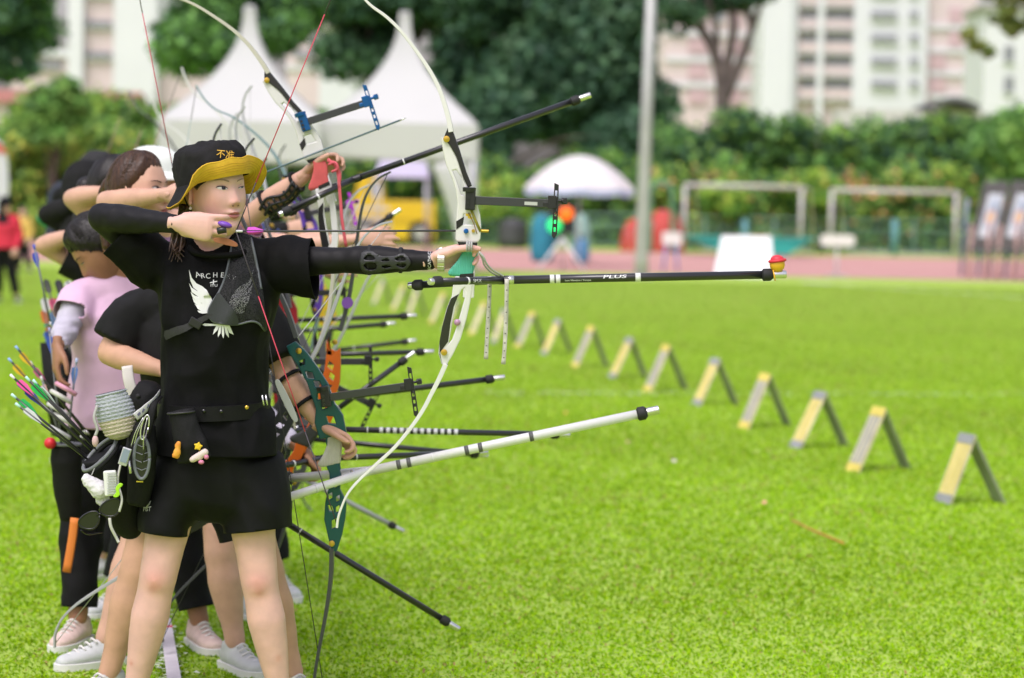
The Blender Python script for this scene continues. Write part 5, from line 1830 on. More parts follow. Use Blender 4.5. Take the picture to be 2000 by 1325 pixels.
for i in (2, 3, 4, 5):
    pts = [v2[i * NH + j] for j in list(range(NH)) + [0]]
    MB().tube(pts, .0007, 4).build('stitch_row', mat('mustard_thread', (.50, .28, .015), .8), lin)
bv_hat = bvh_of(crown_me)
text_on(HT, 'embroidery', '不准', 440, 303, 18, bv_hat, mat('yellow_thread', (.72, .42, .05), .7), rot=.10, off=.002, bold=.006)

# --- finger tab
tb = empty('finger_tab', P(440, 446, 6.36), 'finger tab with purple plate and black spacer on the drawing hand', 'finger tab')
Mt = Matrix.Rotation(R(14), 3, 'Y')
MB().ball(P(439, 439, 6.355), (.0195, .012, .0085), 16, M=Mt).build('plate', mat('tab_purple', (.16, .05, .42), .4), tb)
MB().lathe([(-.012, .0075), (-.011, .009), (.011, .009), (.012, .0075)], P(433, 450, 6.352), (1, 0, .2), 16).build('spacer', mat('tab_black', (.012, .012, .013), .35), tb)
MB().prism(crv2([(-.03, .004), (.0, .010), (.026, .004), (.028, -.006), (.0, -.008), (-.03, -.006)], 4, True), P(442, 473, 6.37), (1, 0, -.2), (0, 0, 1), (0, 1, 0), .014).build('leather', mat('tab_leather', (.28, .10, .04), .7), tb, smooth=False, bevel=.001)

# shorts logo
bv_sh = bvh_of(sh_me)
text_on(shorts, 'lettering', 'FBT', 287, 995, 12, bv_sh, mat('grey_print', (.5, .5, .5), .6), sx=.8, bold=.004)
mb = MB(); lay_on(mb, [[(283, 980), (287, 989), (292, 981), (296, 978), (293, 986), (287, 992), (283, 988)], [(281, 991.5), (296, 989.5), (296, 991), (281, 993)]], bv_sh, pix_ray(), .0016, 5)
mb.build('logo', mat('grey_print', (.5, .5, .5), .6), shorts)
# ================================================================== bows
M_bowwhite = mat('riser_white', (.68, .67, .66), .25, coat=.5)
M_bowblack = mat('riser_black', (.012, .012, .013), .25, coat=.4)
M_gold = mat('gold_anodised', (.62, .40, .07), .3, metal=.9)
M_rodblack = mat('carbon_rod', (.014, .014, .016), .3, coat=.4)
M_silver = mat('steel_cap', (.68, .68, .66), .25, metal=.9)
M_rubber = mat('damper_rubber', (.015, .015, .016), .7)
M_sight = mat('sight_black', (.014, .014, .015), .4)

PXM = 735.0      # the traced bow: pixels per metre
def tr(pts):
    return [((x - 915) / PXM, (490 - y) / PXM) for x, y in pts]
UP_OUT = tr([(853, 272), (858, 300), (866, 328), (878, 352), (886, 375), (890, 400), (889, 430), (889, 468), (892, 473), (932, 473), (937, 467), (938, 442), (935, 420), (927, 398), (918, 384), (908, 364), (899, 348), (889, 320), (878, 296), (868, 280)])
UP_H1 = tr([(903, 419), (921, 419), (926, 439), (900, 439)])
UP_H2 = tr([(878, 336), (885, 334), (896, 350), (901, 366), (904, 384), (897, 382), (893, 372), (887, 356)])
LO_OUT = tr([(891, 540), (888, 556), (886, 580), (877, 605), (870, 640), (866, 668), (865, 692), (872, 713), (881, 715), (893, 694), (907, 662), (917, 622), (923, 588), (926, 556), (926, 540)])
LO_H = tr([(911, 562), (905, 566), (897, 585), (890, 625), (887, 650), (884, 672), (890, 664), (899, 636), (905, 610), (912, 580), (914, 568)])
LO_BLK = tr([(885, 584), (900, 574), (891, 600), (886, 632), (883, 668), (876, 678), (868, 690), (873, 712), (867, 694), (866, 668), (870, 640), (878, 604)])
UP_BLK = tr([(866, 253), (873, 253), (891, 298), (905, 338), (917, 364), (909, 368), (898, 346), (884, 308), (869, 286), (858, 274)])
WEDGE = tr([(889, 434), (904, 424), (902, 440), (890, 450)])
GRIP = tr([(905, 478), (930, 478), (934, 498), (929, 520), (925, 538), (902, 541), (880, 541), (875, 534), (893, 512), (903, 494)])
LIMB_UP_D = tr([(872, 262), (866, 236), (857, 208), (845, 178), (826, 145), (800, 110), (768, 72), (738, 45), (708, 25), (688, 5), (672, -22), (662, -48), (656, -66)])
LIMB_LO_D = tr([(880, 712), (868, 742), (856, 768), (838, 806), (815, 842), (786, 880), (752, 914), (722, 944), (700, 972), (688, 1000), (682, 1022), (680, 1042)])
LIMB_UP_U = [(-.058, .31), (-.075, .40), (-.105, .50), (-.14, .60), (-.165, .68), (-.172, .74), (-.160, .79), (-.135, .825)]
LIMB_LO_U = [(-.048, -.305), (-.065, -.395), (-.095, -.495), (-.13, -.595), (-.155, -.675), (-.162, -.735), (-.150, -.785), (-.125, -.82)]

def hexhole(cx, cz, r, sk=0):
    k = 1 if int(abs(cz) * 1000) % 2 else -1
    q = [(cx - .95 * r * k, cz - 1.25 * r), (cx + .7 * r * k, cz - .75 * r), (cx + .95 * r * k, cz + 1.25 * r), (cx - .7 * r * k, cz + .75 * r)]
    return q

def bow(label, grip, aim, up, style='white', body=None, accent=None, limb=None, drawn=None, string=(.55, .05, .09), string2=None, grip_col=(.10, .42, .32),
        rod=None, side_rods=True, rodcol=None, sight=True, sightcol=None, detail=True, rod_len=.80, group='recurve bows', scale=1.0, sight_x=.19, extra_rod=None, pin_col=None, side_len=.24, side_dir=None, rod_r=None):
    """recurve bow. aim: flight direction, up: along the riser. drawn: nocking point in place coordinates or None"""
    aim = Vector(aim).normalized(); up = Vector(up); up = (up - aim * up.dot(aim)).normalized()
    lat = up.cross(aim)              # lateral, away from the camera for a bow aimed to picture right
    O = Vector(grip)
    L = lambda x, z, y=0.0: O + (aim * x + up * z + lat * y) * scale
    root = empty('recurve_bow', O, label, 'bow', group)
    body = body or M_bowwhite; accent = accent or M_bowblack; limb = limb or M_bowwhite
    rodcol = rodcol or M_rodblack; sightcol = sightcol or M_sight
    S = scale
    if style == 'white':
        mb = MB(); mb.prism(UP_OUT, O, aim * S, up * S, lat, .026 * S, [UP_H1, UP_H2])
        mb.prism(LO_OUT, O, aim * S, up * S, lat, .026 * S, [LO_H])
        mb.box(L(.005, -.045), .030 * S, .022 * S, .16 * S, Matrix((aim, lat, up)).transposed().to_3x3())
        ris = mb.build('riser', body, root, smooth=False, bevel=.003)
        MB().prism(UP_BLK, O, aim * S, up * S, lat, .034 * S).build('limb_pocket', accent, root, smooth=False, bevel=.002)
        MB().prism(LO_BLK, O, aim * S, up * S, lat, .030 * S).build('limb_pocket', accent, root, smooth=False, bevel=.002)
        MB().prism(WEDGE, O, aim * S, up * S, lat, .0285 * S).build('trim_wedge', accent, root, smooth=False)
        MB().prism(tr([(893, 473.5), (932, 473.5), (931, 481), (896, 480)]), O, aim * S, up * S, lat, .024 * S).build('grip_neck', accent, root, smooth=False)
        MB().prism(tr([(901, 536), (927, 533), (927, 541), (899, 543.5)]), O, aim * S, up * S, lat, .0305 * S).build('grip_foot', accent, root, smooth=False)
    else:
        W = .5
        outU = [(-.075, .290), (-.052, .300), (-.028, .262), (-.008, .215), (.010, .165), (.018, .11), (.034, .07), (.036, .012), (-.030, .012), (-.036, .06), (-.028, .10), (-.034, .14), (-.040, .18), (-.055, .23), (-.070, .265)]
        outL = [(-.030, -.06), (.012, -.06), (.016, -.10), (.006, -.14), (.020, -.18), (.010, -.22), (-.010, -.27), (-.036, -.315), (-.052, -.315), (-.058, -.27), (-.062, -.22), (-.050, -.17), (-.026, -.12), (-.022, -.09)]
        hu = [hexhole(-.045, .235, .009), hexhole(-.030, .198, .010), hexhole(-.015, .17, .009), hexhole(-.012, .135, .009), hexhole(-.006, .105, .008), hexhole(.004, .062, .011), hexhole(-.012, .038, .008)]
        hl = [hexhole(-.006, -.125, .0075), hexhole(-.030, -.155, .0085), hexhole(-.006, -.165, .008), hexhole(-.035, -.19, .009), hexhole(-.012, -.195, .0085), hexhole(-.030, -.235, .012)]
        outU, outL = [(x * 1.2, z) for x, z in outU], [(x * .86 - .004, z) for x, z in outL]
        hu, hl = [[(x * 1.2, z) for x, z in h_] for h_ in hu], [[(x * .86 - .004, z) for x, z in h_] for h_ in hl]
        mb = MB(); mb.prism(outU, O, aim * S, up * S, lat, .026 * S, hu); mb.prism(outL, O, aim * S, up * S, lat, .026 * S, hl)
        mb.box(L(-.004, -.025), .030 * S, .022 * S, .12 * S, Matrix((aim, lat, up)).transposed().to_3x3())
        ris = mb.build('riser', body, root, smooth=False, bevel=.0025)
    # grip
    gm = MB(); gm.prism(GRIP, O, aim * S, up * S, lat, .030 * S)
    gme = remeshed(gm, .0045, 4)
    link('grip', gme, mat('grip_%d_%d_%d' % tuple(int(c * 99) for c in grip_col), grip_col, .55, var=.12, vscale=30, wave=70, bump=.3), root)
    # limbs
    lu, ll = (LIMB_UP_D, LIMB_LO_D) if drawn is not None else (LIMB_UP_U, LIMB_LO_U)
    tips = []
    for pts in (lu, ll):
        q = [Vector((x, 0, z)) for x, z in pts]
        q = crv(q, 4)
        n = len(q)
        path = [L(p.x, p.z) for p in q]
        rad = []
        for i in range(n):
            t = i / (n - 1)
            rad.append(((.0065 - .0035 * min(1, t * 1.3)) * S, (.021 - .011 * t) * S))
        mb = MB()
        # rectangular section: 4-sided tube turned 45 degrees
        vs_, fs_ = [], []
        for i in range(n):
            a = path[max(0, i - 1)]; b = path[min(n - 1, i + 1)]
            tg = (b - a).normalized(); nn = tg.cross(lat).normalized()
            th, wd = rad[i]
            for sx, sy in ((-1, -1), (1, -1), (1, 1), (-1, 1)):
                vs_.append(path[i] + nn * th * sx + lat * wd * sy)
        for i in range(n - 1):
            for k in range(4):
                k2 = (k + 1) % 4
                fs_.append((i * 4 + k, i * 4 + k2, (i + 1) * 4 + k2, (i + 1) * 4 + k))
        fs_ += [(3, 2, 1, 0), tuple((n - 1) * 4 + k for k in range(4))]
        mb.add(vs_, fs_)
        o = mb.build('limb', limb, root, smooth=False, bevel=.0012)
        tips.append(path[-2])
    for (bx, bz) in ((((864 - 915) / PXM, (490 - 276) / PXM), ((876 - 915) / PXM, (490 - 689) / PXM)) if style == 'white' else ((-.056, .272), (-.045, -.290))):
        MB().lathe([(0, .0085 * S), (.004, .0085 * S), (.005, .005 * S)], L(bx, bz, -.0175), -lat, 16).build('limb_bolt', M_gold, root, sharp=40)
    # string
    nock = Vector(drawn) if drawn is not None else None
    def strand(a, b, name, m, r=.0014):
        return MB().tube([a, b], r * S, 6).build(name, m, root)
    ms = mat('string_%d_%d' % (int(string[0] * 99), int(string[2] * 99)), string, .6)
    msd = mat('serving_dark', (.05, .04, .05), .6)
    if nock is not None:
        for tip, f0, f1 in ((tips[0], .18, .80), (tips[1], .22, .68)):
            a = nock
            strand(a, a + (tip - a) * f0, 'serving', msd, .0016)
            strand(a + (tip - a) * f0, a + (tip - a) * f1, 'string', ms, .0015)
            strand(a + (tip - a) * f1, tip, 'serving', msd, .0015)
    else:
        a, b = tips
        strand(a, b, 'string', mat('string2_%d' % int((string2 or string)[0] * 99), string2 or string, .6), .0013)
    # sight
    if sight:
        sz = (490 - 392) / PXM if style == 'white' else .128
        sx0 = 0.0 if style == 'white' else .0
        RM = Matrix((aim, lat, up)).transposed().to_3x3()
        st = MB(); st.box(L(sx0, sz, -.026), .026 * S, .020 * S, .052 * S, RM); so = st.build('sight_block', sightcol, root, smooth=False, bevel=.002)
        MB().lathe([(0, .017 * S), (.010, .018 * S), (.012, .015 * S)], L(sx0 - .004, sz + .022, -.026), up, 20).build('dial', sightcol, so, sharp=40)
        for dz in (-.018, -.006, .006):
            MB().lathe([(0, .0042 * S), (.004, .0042 * S)], L(sx0 - .006, sz + dz, -.036), -lat, 10).build('screw', M_rodblack, so, sharp=40)
        MB().box(L(sx0 + .012 + sight_x / 2, sz, -.026), sight_x * S, .010 * S, .0225 * S, RM).build('sight_bar', mat('sight_bar_grey', (.035, .037, .04), .35, coat=.2), root, smooth=False, bevel=.0015)
        if detail:
            MB().box(L(sx0 + .012 + sight_x * .72, sz - .002, -.0318), .034 * S, .0006, .009 * S, RM).build('scale_label', mat('label_pale', (.45, .46, .44), .5), root, smooth=False)
        xv = sx0 + .012 + sight_x + .008
        pm = pin_col or sightcol
        mb = MB(); mb.prism([(-.006, .055), (.006, .050), (.007, -.080), (-.001, -.092), (-.007, -.085)], L(xv, sz, -.026), aim * S, up * S, lat, .008 * S, [[(-.003, .035), (.003, .035), (.003, .018), (-.003, .018)], [(-.003, -.022), (.003, -.022), (.003, -.032), (-.003, -.032)], [(-.003, -.042), (.003, -.042), (.003, -.052), (-.003, -.052)], [(-.003, -.062), (.003, -.062), (.003, -.074), (-.003, -.074)]])
        vr = mb.build('sight_rail', pm, root, smooth=False, bevel=.001)
        MB().box(L(xv - .010, sz + .004, -.026), .022 * S, .016 * S, .034 * S, RM).build('carriage', pm, vr, smooth=False, bevel=.0015)
        MB().box(L(xv - .016, sz - .002, -.026), .036 * S, .012 * S, .012 * S, RM).build('carriage', sightcol, vr, smooth=False, bevel=.0015)
        MB().lathe([(0, .004 * S), (.010, .004 * S), (.012, .0085 * S), (.024, .0085 * S), (.026, .006 * S)], L(xv + .004, sz + .008, -.026), aim, 14).build('knob', pm, vr, sharp=40)
        MB().lathe([(0, .0065 * S), (.006, .0065 * S)], L(xv + .024, sz + .008, -.036), -lat, 14).build('knob', sightcol, vr, sharp=40)
        MB().tube([L(xv + .002, sz - .02, -.026), L(xv + .002, sz - .02, -.05)], .0015 * S, 6).build('sight_pin', pm, vr)
        ring = [L(xv + .002 + .0 , sz - .02 + .006 * math.sin(a), -.056 + .006 * math.cos(a)) for a in np.linspace(0, 2 * np.pi, 13)]
        MB().tube(ring, .0012 * S, 5).build('aperture', pm, vr)
    # stabilisers
    def rod_part(a, b, r, name='long_rod', col=rodcol, cap_len=.035, dampr=1.5, capcol=None, bands=()):
        a, b = Vector(a), Vector(b)
        d = (b - a).normalized(); ln = (b - a).length
        o = MB().tube([a, b], r * S, 14).build(name, col, root)
        MB().lathe([(0, r * S), (.004, r * dampr * S), (.022, r * dampr * S), (.030, r * .95 * S)], b - d * .012, d, 14).build('damper', M_rubber, o, sharp=40)
        MB().lathe([(0, r * .95 * S), (cap_len, r * .95 * S), (cap_len + .002, r * .8 * S)], b + d * .016, d, 14).build('weight', capcol or M_silver, o, sharp=40)
        for t, w, m in bands:
            MB().tube([a + d * (ln * t), a + d * (ln * t + w)], (r + .0006) * S, 14).build('band', m, o)
        return o, a, d
    info = {}
    zr = -(548 - 490) / PXM if style == 'white' else -.105
    if rod is not None:
        a = L(.012, zr); b = Vector(rod)
        if side_dir is None:
            d = (b - a).normalized()
        info['rod'] = rod_part(a, b, rod_r or (.0098 if not detail else .0112), bands=((.03, .012, M_silver), (.30, .004, mat('band_white', (.7, .7, .7), .5))) if not detail else ((.115, .022, M_silver), (.265, .012, mat('band_white', (.7, .7, .7), .5)), (.285, .012, mat('band_white', (.7, .7, .7), .5)), (.555, .014, mat('band_white', (.7, .7, .7), .5))))
        vb = a + (b - a).normalized() * .085
        if side_rods:
            MB().lathe([(-.014, .012 * S), (.014, .012 * S)], vb, (b - a).normalized(), 12).build('v_bar', M_sight, root, sharp=40)
            d = (b - a).normalized()
            for sg in (-1, 1):
                sdv = (side_dir[0 if sg < 0 else 1] if side_dir is not None else (-d * .93 + lat * sg * .34 - up * .10))
                e = vb + Vector(sdv).normalized() * side_len * S
                info['side%d' % sg] = rod_part(vb, e, (rod_r or .0105) * .93, 'side_rod', cap_len=.012, bands=((.55, .006, mat('band_white', (.7, .7, .7), .5)),))
    if detail and style == 'white':
        MB().lathe([(0, .0065), (.008, .0065), (.010, .0045)], L((909 - 915) / PXM, (490 - 452) / PXM, -.014), -lat, 16).build('button', mat('blue_anodised', (.02, .14, .48), .3, metal=.7), root, sharp=40)
        MB().lathe([(0, .0045), (.004, .0045)], L((923 - 915) / PXM, (490 - 451) / PXM, -.014), -lat, 14).build('button', M_gold, root, sharp=40)
        MB().lathe([(0, .0045), (.021, .0045)], L((937 - 915) / PXM, (490 - 450.5) / PXM, -.004), aim, 10).build('clicker_stop', M_gold, root, sharp=40)
        MB().tube([L(.0, .115, -.020), L(.016, .080, -.018), L(.030, .052, -.014)], .0035, 6, flat=.3).build('clicker', mat('clicker_olive', (.30, .27, .03), .5), root)
        MB().tube(crv([L(-.004, .10, -.02), L(.010, .075, -.022), L(.021, .046, -.018)], 4), .0013, 5).build('cord', mat('cord_brown', (.25, .14, .07), .8), root)
        MB().prism(tr([(907, 418), (917, 418), (918, 424), (921, 425), (919, 429), (911, 427), (911, 423), (907, 423)]), L(0, 0, -.0145), aim, up, lat, .002).build('sticker', mat('sticker_yellow', (.75, .52, .03), .5), root, smooth=False)
    info.update(root=root, L=L, aim=aim, up=up, lat=lat, grip_me=gme, tips=tips)
    return info

def arrow(label, nock, tip, shaft=.0028, col=None, fletch=(.45, .05, .45), nockcol=(.7, .7, .75), fl=.045, group='arrows'):
    nock, tip = Vector(nock), Vector(tip)
    d = (tip - nock).normalized()
    root = empty('arrow', nock, label, 'arrow', group)
    MB().tube([nock + d * .01, tip - d * .02], shaft, 8).build('shaft', col or M_rodblack, root)
    MB().lathe([(0, shaft * 1.3), (.012, shaft * 1.15), (.018, shaft)], nock, d, 8).build('nock', mat('nock_%d_%d_%d' % tuple(int(c * 99) for c in nockcol), nockcol, .3), root)
    MB().lathe([(0, shaft), (.012, shaft * .9), (.022, .0004)], tip - d * .02, d, 8).build('point', M_silver, root)
    q = d.orthogonal().normalized()
    for k in range(3):
        u = Quaternion(d, 2 * math.pi * k / 3 + .5) @ q
        mb = MB()
        n = d.cross(u)
        mb.prism([(0, 0), (fl * .08, .0085), (fl * .45, .0095), (fl, .001), (fl, 0)], nock + d * .028 + u * shaft * .9, d, u, n, .0012)
        mb.build('vane', mat('vane_%d_%d_%d' % tuple(int(c * 99) for c in fletch), fletch, .45), root, smooth=False)
    return root

# ---- the aiming archer's bow
YB1 = 6.40
NK = P(461, 452, YB1)
B1 = bow('white and black recurve bow at full draw with long black stabiliser', P(915, 490, YB1), (1, 0, -.021), (.021, 0, 1), drawn=NK, rod=P(1497, 537, YB1 + .0), grip_col=(.075, .40, .29), sight_x=.205,
         side_dir=(P(858, 549, YB1 - .16) - P(985, 546, YB1), P(812, 556, YB1 + .06) - P(985, 546, YB1)), side_len=.235)
arrow('thin black arrow with magenta vanes nocked on the drawn white bow', NK, P(945, 451, YB1 - .005), fletch=(.55, .06, .5), nockcol=(.6, .6, .62), col=mat('arrow_shaft', (.05, .05, .055), .35))
# lettering on the stabilisers
ro, ra, rd = B1['rod']
def text_rod(parent, a, d, ln, txt, r, size, m, zoff=0.0, sx=1.0, bold=0.0, shear=0.0):
    vs2, fs = text_polys(txt, size, bold=bold)
    d = Vector(d).normalized()
    upv = Vector((0, 0, 1)); upv = (upv - d * upv.dot(d)).normalized(); fr = d.cross(upv); fr = fr if fr.y < 0 else -fr
    pts = []
    for x, y in vs2:
        y2 = y + zoff
        an = y2 / r
        pts.append(Vector(a) + d * (ln + x * sx + shear * y) + (fr * math.cos(an) + upv * math.sin(an)) * (r + .0008))
    return MB().add(pts, fs).build('lettering', m, parent, smooth=False)
M_let = mat('rod_white_print', (.68, .68, .70), .5)
LR = (P(1497, 537, YB1) - ra).length
text_rod(ro, ra, rd, LR * .485, 'PLUS', .0112, .012, M_let, .0032, 2.4, .0002, .35)
text_rod(ro, ra, rd, LR * .36, 'Less Vibration / Torque', .0112, .006, M_let, -.0042, 1.2, .0001)
so_, sa, sdd = B1['side-1']
text_rod(so_, sa, sdd * 1.0, .105, 'SMX', .0099, .0125, M_let, .0, -1.25)
# ball charm on the tip of the long rod
CH = empty('rod_charm', P(1517, 515, YB1), 'small yellow ball charm with a red band on the tip of the long stabiliser', 'charm')
MB().ball(P(1518, 517, YB1), (.0205, .019, .021), 18).build('ball', mat('charm_yellow', (.72, .40, .02), .45), CH)
mb = MB()
c = P(1518, 517, YB1)
mb.tube([c + V(math.cos(a) * .0205, math.sin(a) * .0195, .010 + .003 * math.cos(a)) for a in np.linspace(0, 2 * np.pi, 25)], .0042, 6)
mb.ball(c + V(0, 0, .012), (.0185, .0175, .0135), 14)
mb.build('band', mat('charm_red', (.62, .03, .05), .5), CH)
MB().tube([P(1510, 528, YB1 - .01), P(1513, 542, YB1 - .014), P(1514, 549, YB1 - .012)], .002, 5).build('loop', mat('charm_yellow', (.72, .40, .02), .45), CH)
# finger sling and tapes
SL = empty('finger_sling', P(940, 500, YB1), 'grey cord finger sling round the bow hand', 'sling')
M_cord = mat('grey_cord', (.42, .42, .40), .9, bump=.3, bscale=300)
MB().tube(crv([P(935, 492, 6.33), P(944, 502, 6.33), P(950, 515, 6.34), P(962, 528, 6.36), P(978, 537, 6.39), P(986, 543, 6.40)], 5), .0030, 6).build('cord', M_cord, SL)
MB().tube(crv([P(935, 493, 6.335), P(942, 505, 6.34), P(946, 518, 6.35), P(958, 531, 6.37), P(974, 540, 6.39)], 5), .0026, 6).build('cord', M_cord, SL)
cc = P(918, 482, 6.355)
for k in range(3):
    MB().tube([cc + V(-.008 + .006 * k, math.cos(a) * .0125, math.sin(a) * .0125) for a in np.linspace(0, 2 * np.pi, 17)], .0026, 6).build('loop', M_cord, SL)
M_tape = mat('tape_pale', (.52, .50, .44), .8, var=.2, vscale=80)
for (pts, lab) in (([(957, 540), (955, 600), (951, 660), (949, 702)], 'pale printed ribbon hanging straight below the bow grip'), ([(990, 545), (989, 610), (986, 670), (983, 712)], 'pale printed ribbon hanging from the stabiliser joint')):
    tp = empty('ribbon', P(pts[0][0], pts[0][1], 6.385), lab, 'ribbon')
    q = crv([P(x, y, 6.385) for x, y in pts], 6)
    mb = MB()
    vs_ = []
    for i, p in enumerate(q):
        an = .5 * math.sin(i * .35)
        w = .0058 * (1 - .0 * i)
        vs_ += [p + V(math.cos(an) * w, math.sin(an) * w, 0), p - V(math.cos(an) * w, math.sin(an) * w, 0)]
    mb.add(vs_, [(2 * i, 2 * i + 1, 2 * i + 3, 2 * i + 2) for i in range(len(q) - 1)])
    o = mb.build('band', M_tape, tp)
    md = o.modifiers.new('t', 'SOLIDIFY'); md.thickness = .0012
    mb = MB()
    for i in range(2, len(q) - 1, 2):
        mb.box(q[i] + V(0, -.0075, 0), .004, .0006, .003)
    mb.build('print_marks', mat('tape_print', (.12, .11, .1), .8), o, smooth=False, kind='stuff')
# small gem bead on the lower riser
MB().ball(P(893, 630, 6.384), .009, 10).build('bead', mat('bead_pink', (.45, .25, .40), .3), B1['root'])

# ---- other bows
M_teal = mat('teal_anodised', (.004, .075, .086), .35, metal=.35, coat=.3)
M_orange = mat('orange_anodised', (.62, .12, .012), .4, metal=.2, coat=.3)
M_purple = mat('purple_anodised', (.13, .06, .42), .4, metal=.3, coat=.3)
M_bluem = mat('blue_sight', (.01, .10, .30), .35, metal=.5)
M_wrod = mat('white_rod', (.72, .72, .70), .35, coat=.3)
M_ylw = mat('yellow_anodised', (.62, .40, .02), .4)
M_limbdk = mat('limb_dark', (.06, .062, .07), .35)
M_limbgr = mat('limb_grey', (.40, .41, .42), .4)
M_limbteal = mat('limb_teal_grey', (.20, .30, .31), .4)
B2 = bow('teal lattice recurve bow held low with white stabilisers', P(650, 862, 6.92), (.985, 0, .165), (-.165, 0, .985), style='lattice', body=M_teal, limb=M_limbdk, rod_r=.0135, string=(.05, .05, .05), grip_col=(.55, .53, .46), rod=P(1252, 808, 6.92), rodcol=M_wrod, sight_x=.23, detail=False,
         side_dir=(P(572, 952, 6.80) - P(770, 888, 6.92), P(600, 905, 7.1) - P(770, 888, 6.92)), side_len=.31)
t_ = B2['rod']
for q_ in (.16, .19, .36, .40, .55):
    MB().tube([t_[1] + t_[2] * q_, t_[1] + t_[2] * (q_ + .012)], .0140, 14).build('printed_band', mat('rod_dark_print', (.10, .10, .10), .5), t_[0])
B3 = bow('white and black recurve bow with blue sight raised at full draw', P(622, 322, 7.42), (.945, 0, .325), (-.325, 0, .945), drawn=P(352, 402, 7.42), limb=mat('limb_cream', (.50, .48, .40), .4), string=(.5, .05, .1), grip_col=(.62, .10, .10), rod=P(1122, 197, 7.42), sightcol=M_bluem, pin_col=M_bluem, sight_x=.19, detail=False)
arrow('thin dark arrow with its tip past the blue sight of the raised bow', P(352, 402, 7.40), P(792, 231, 7.40), shaft=.0028, col=mat('arrow_teal', (.08, .14, .15), .4), fletch=(.5, .05, .4))
B4 = bow('orange recurve bow tilted forward and down beside the teal bow', P(612, 835, 7.55), (.905, 0, -.425), (.425, 0, .905), style='lattice', body=M_orange, limb=M_limbdk, string=(.04, .04, .04), grip_col=(.03, .03, .03), rod=P(925, 885, 7.9), detail=False, sight_x=.0, sight=False, side_rods=True)
MB().lathe([(0, .018), (.014, .018)], B4['L'](-.075, .40, -.024), (0, -1, 0), 14).build('limb_damper', mat('damper_purple', (.22, .08, .42), .5), B4['root'], sharp=40)
B5 = bow('purple recurve bow drawn by the archer behind the raised white bow', P(614, 478, 9.2), (.975, 0, .22), (-.22, 0, .975), scale=.9, body=M_purple, limb=M_limbteal, drawn=P(330, 492, 9.2), string=(.25, .35, .36), grip_col=(.5, .45, .5), rod=P(760, 424, 9.2), detail=False, pin_col=mat('pin_magenta', (.40, .02, .55), .6), sight_x=.17, side_rods=False)
for lab, gx, gy, Y, lm in (('far bow whose dark limb curves up behind the dark heads', 378, 443, 13.5, M_limbdk), ('far bow with a pale limb tip rising above the white cap', 443, 503, 11.6, M_wrod), ('far bow with pale limb tip in front of the first tent', 514, 471, 10.6, M_wrod)):
    sc_ = FPX / Y
    bow(lab, P(gx, gy, Y), (1, 0, .02), (-.02, 0, 1), body=M_limbdk, limb=lm, drawn=P(gx - .62 * sc_, gy - 12, Y), string=(.5, .25, .25), grip_col=(.03, .03, .03), rod=None, detail=False, sight=False)
# bows of archers standing farther along the line, mostly hidden by the people in front
for (lab, gx, gy, Y, aim, rodp, bodym, limbm, drawn, rc, sgt) in (
        ('blue lattice bow low behind the black sleeve', 560, 575, 9.6, (.998, 0, .02), (788, 618), mat('blue_anodised_dark', (.02, .06, .30), .4), M_limbgr, None, M_rodblack, False),
        ('dark bow with white weights behind the blue bow', 540, 602, 10.2, (.998, 0, .05), (748, 634), M_limbdk, M_limbgr, None, M_rodblack, False),
        ('yellow recurve bow low in the row', 640, 640, 10.8, (.99, 0, .08), (790, 668), M_ylw, M_limbdk, None, M_rodblack, False),
        ('dark bow with black sight level behind the teal bow', 600, 778, 8.3, (.999, 0, .02), (786, 706), mat('grey_anodised', (.10, .10, .11), .4), M_limbdk, None, M_rodblack, True),
        ('black bow with upward pointing stabiliser behind the teal sight', 560, 726, 7.9, (.993, 0, .11), (955, 741), M_limbdk, M_limbdk, None, M_rodblack, False),
        ('dark bow with level lettered stabiliser behind the teal grip', 556, 773, 7.8, (.999, 0, -.03), (1082, 849), M_limbdk, M_limbdk, None, M_rodblack, False),
        ('black bow pointing down at the grass beside the shorts', 500, 905, 7.25, (.79, 0, -.61), (868, 1212), M_limbdk, M_limbgr, None, M_rodblack, False),
        ('black bow with a small sight just under the black sleeve', 560, 640, 9.0, (.998, 0, .04), (820, 688), mat('red_anodised', (.35, .02, .03), .4), M_limbgr, None, M_rodblack, True),
        ('grey bow with thin downward stabiliser behind the white one', 590, 800, 8.6, (.90, 0, -.42), (925, 888), mat('grey_anodised', (.10, .10, .11), .4), M_limbgr, None, M_rodblack, True),
        ('dark bow with a slim stabiliser sloping down to the lawn', 545, 850, 9.2, (.74, 0, -.67), (765, 1026), M_limbdk, M_limbgr, None, M_limbgr, False),
        ('pale bow at half height with a short stabiliser', 900, 490, 12.5, (.999, 0, 0.0), (1015, 491), M_limbgr, M_limbgr, None, M_rodblack, False)):
    aim = Vector(aim).normalized(); upv = Vector((-aim.z, 0, aim.x))
    if gx == 900:
        gx = 820
        continue
    r_ = bow(lab, P(gx, gy, Y), aim, upv, style='lattice', body=bodym, limb=limbm, drawn=None, string=(.5, .5, .5), grip_col=(.03, .03, .03), rod=P(rodp[0], rodp[1], Y), rodcol=rc, detail=False, sight=sgt, side_rods=(Y < 8.5), sight_x=.2)
    if 'lettered' in lab:
        t_ = r_['rod']
        for q_ in range(12):
            MB().tube([t_[1] + t_[2] * (.30 + .022 * q_), t_[1] + t_[2] * (.312 + .022 * q_)], .0103, 12).build('printed_band', M_let, t_[0])
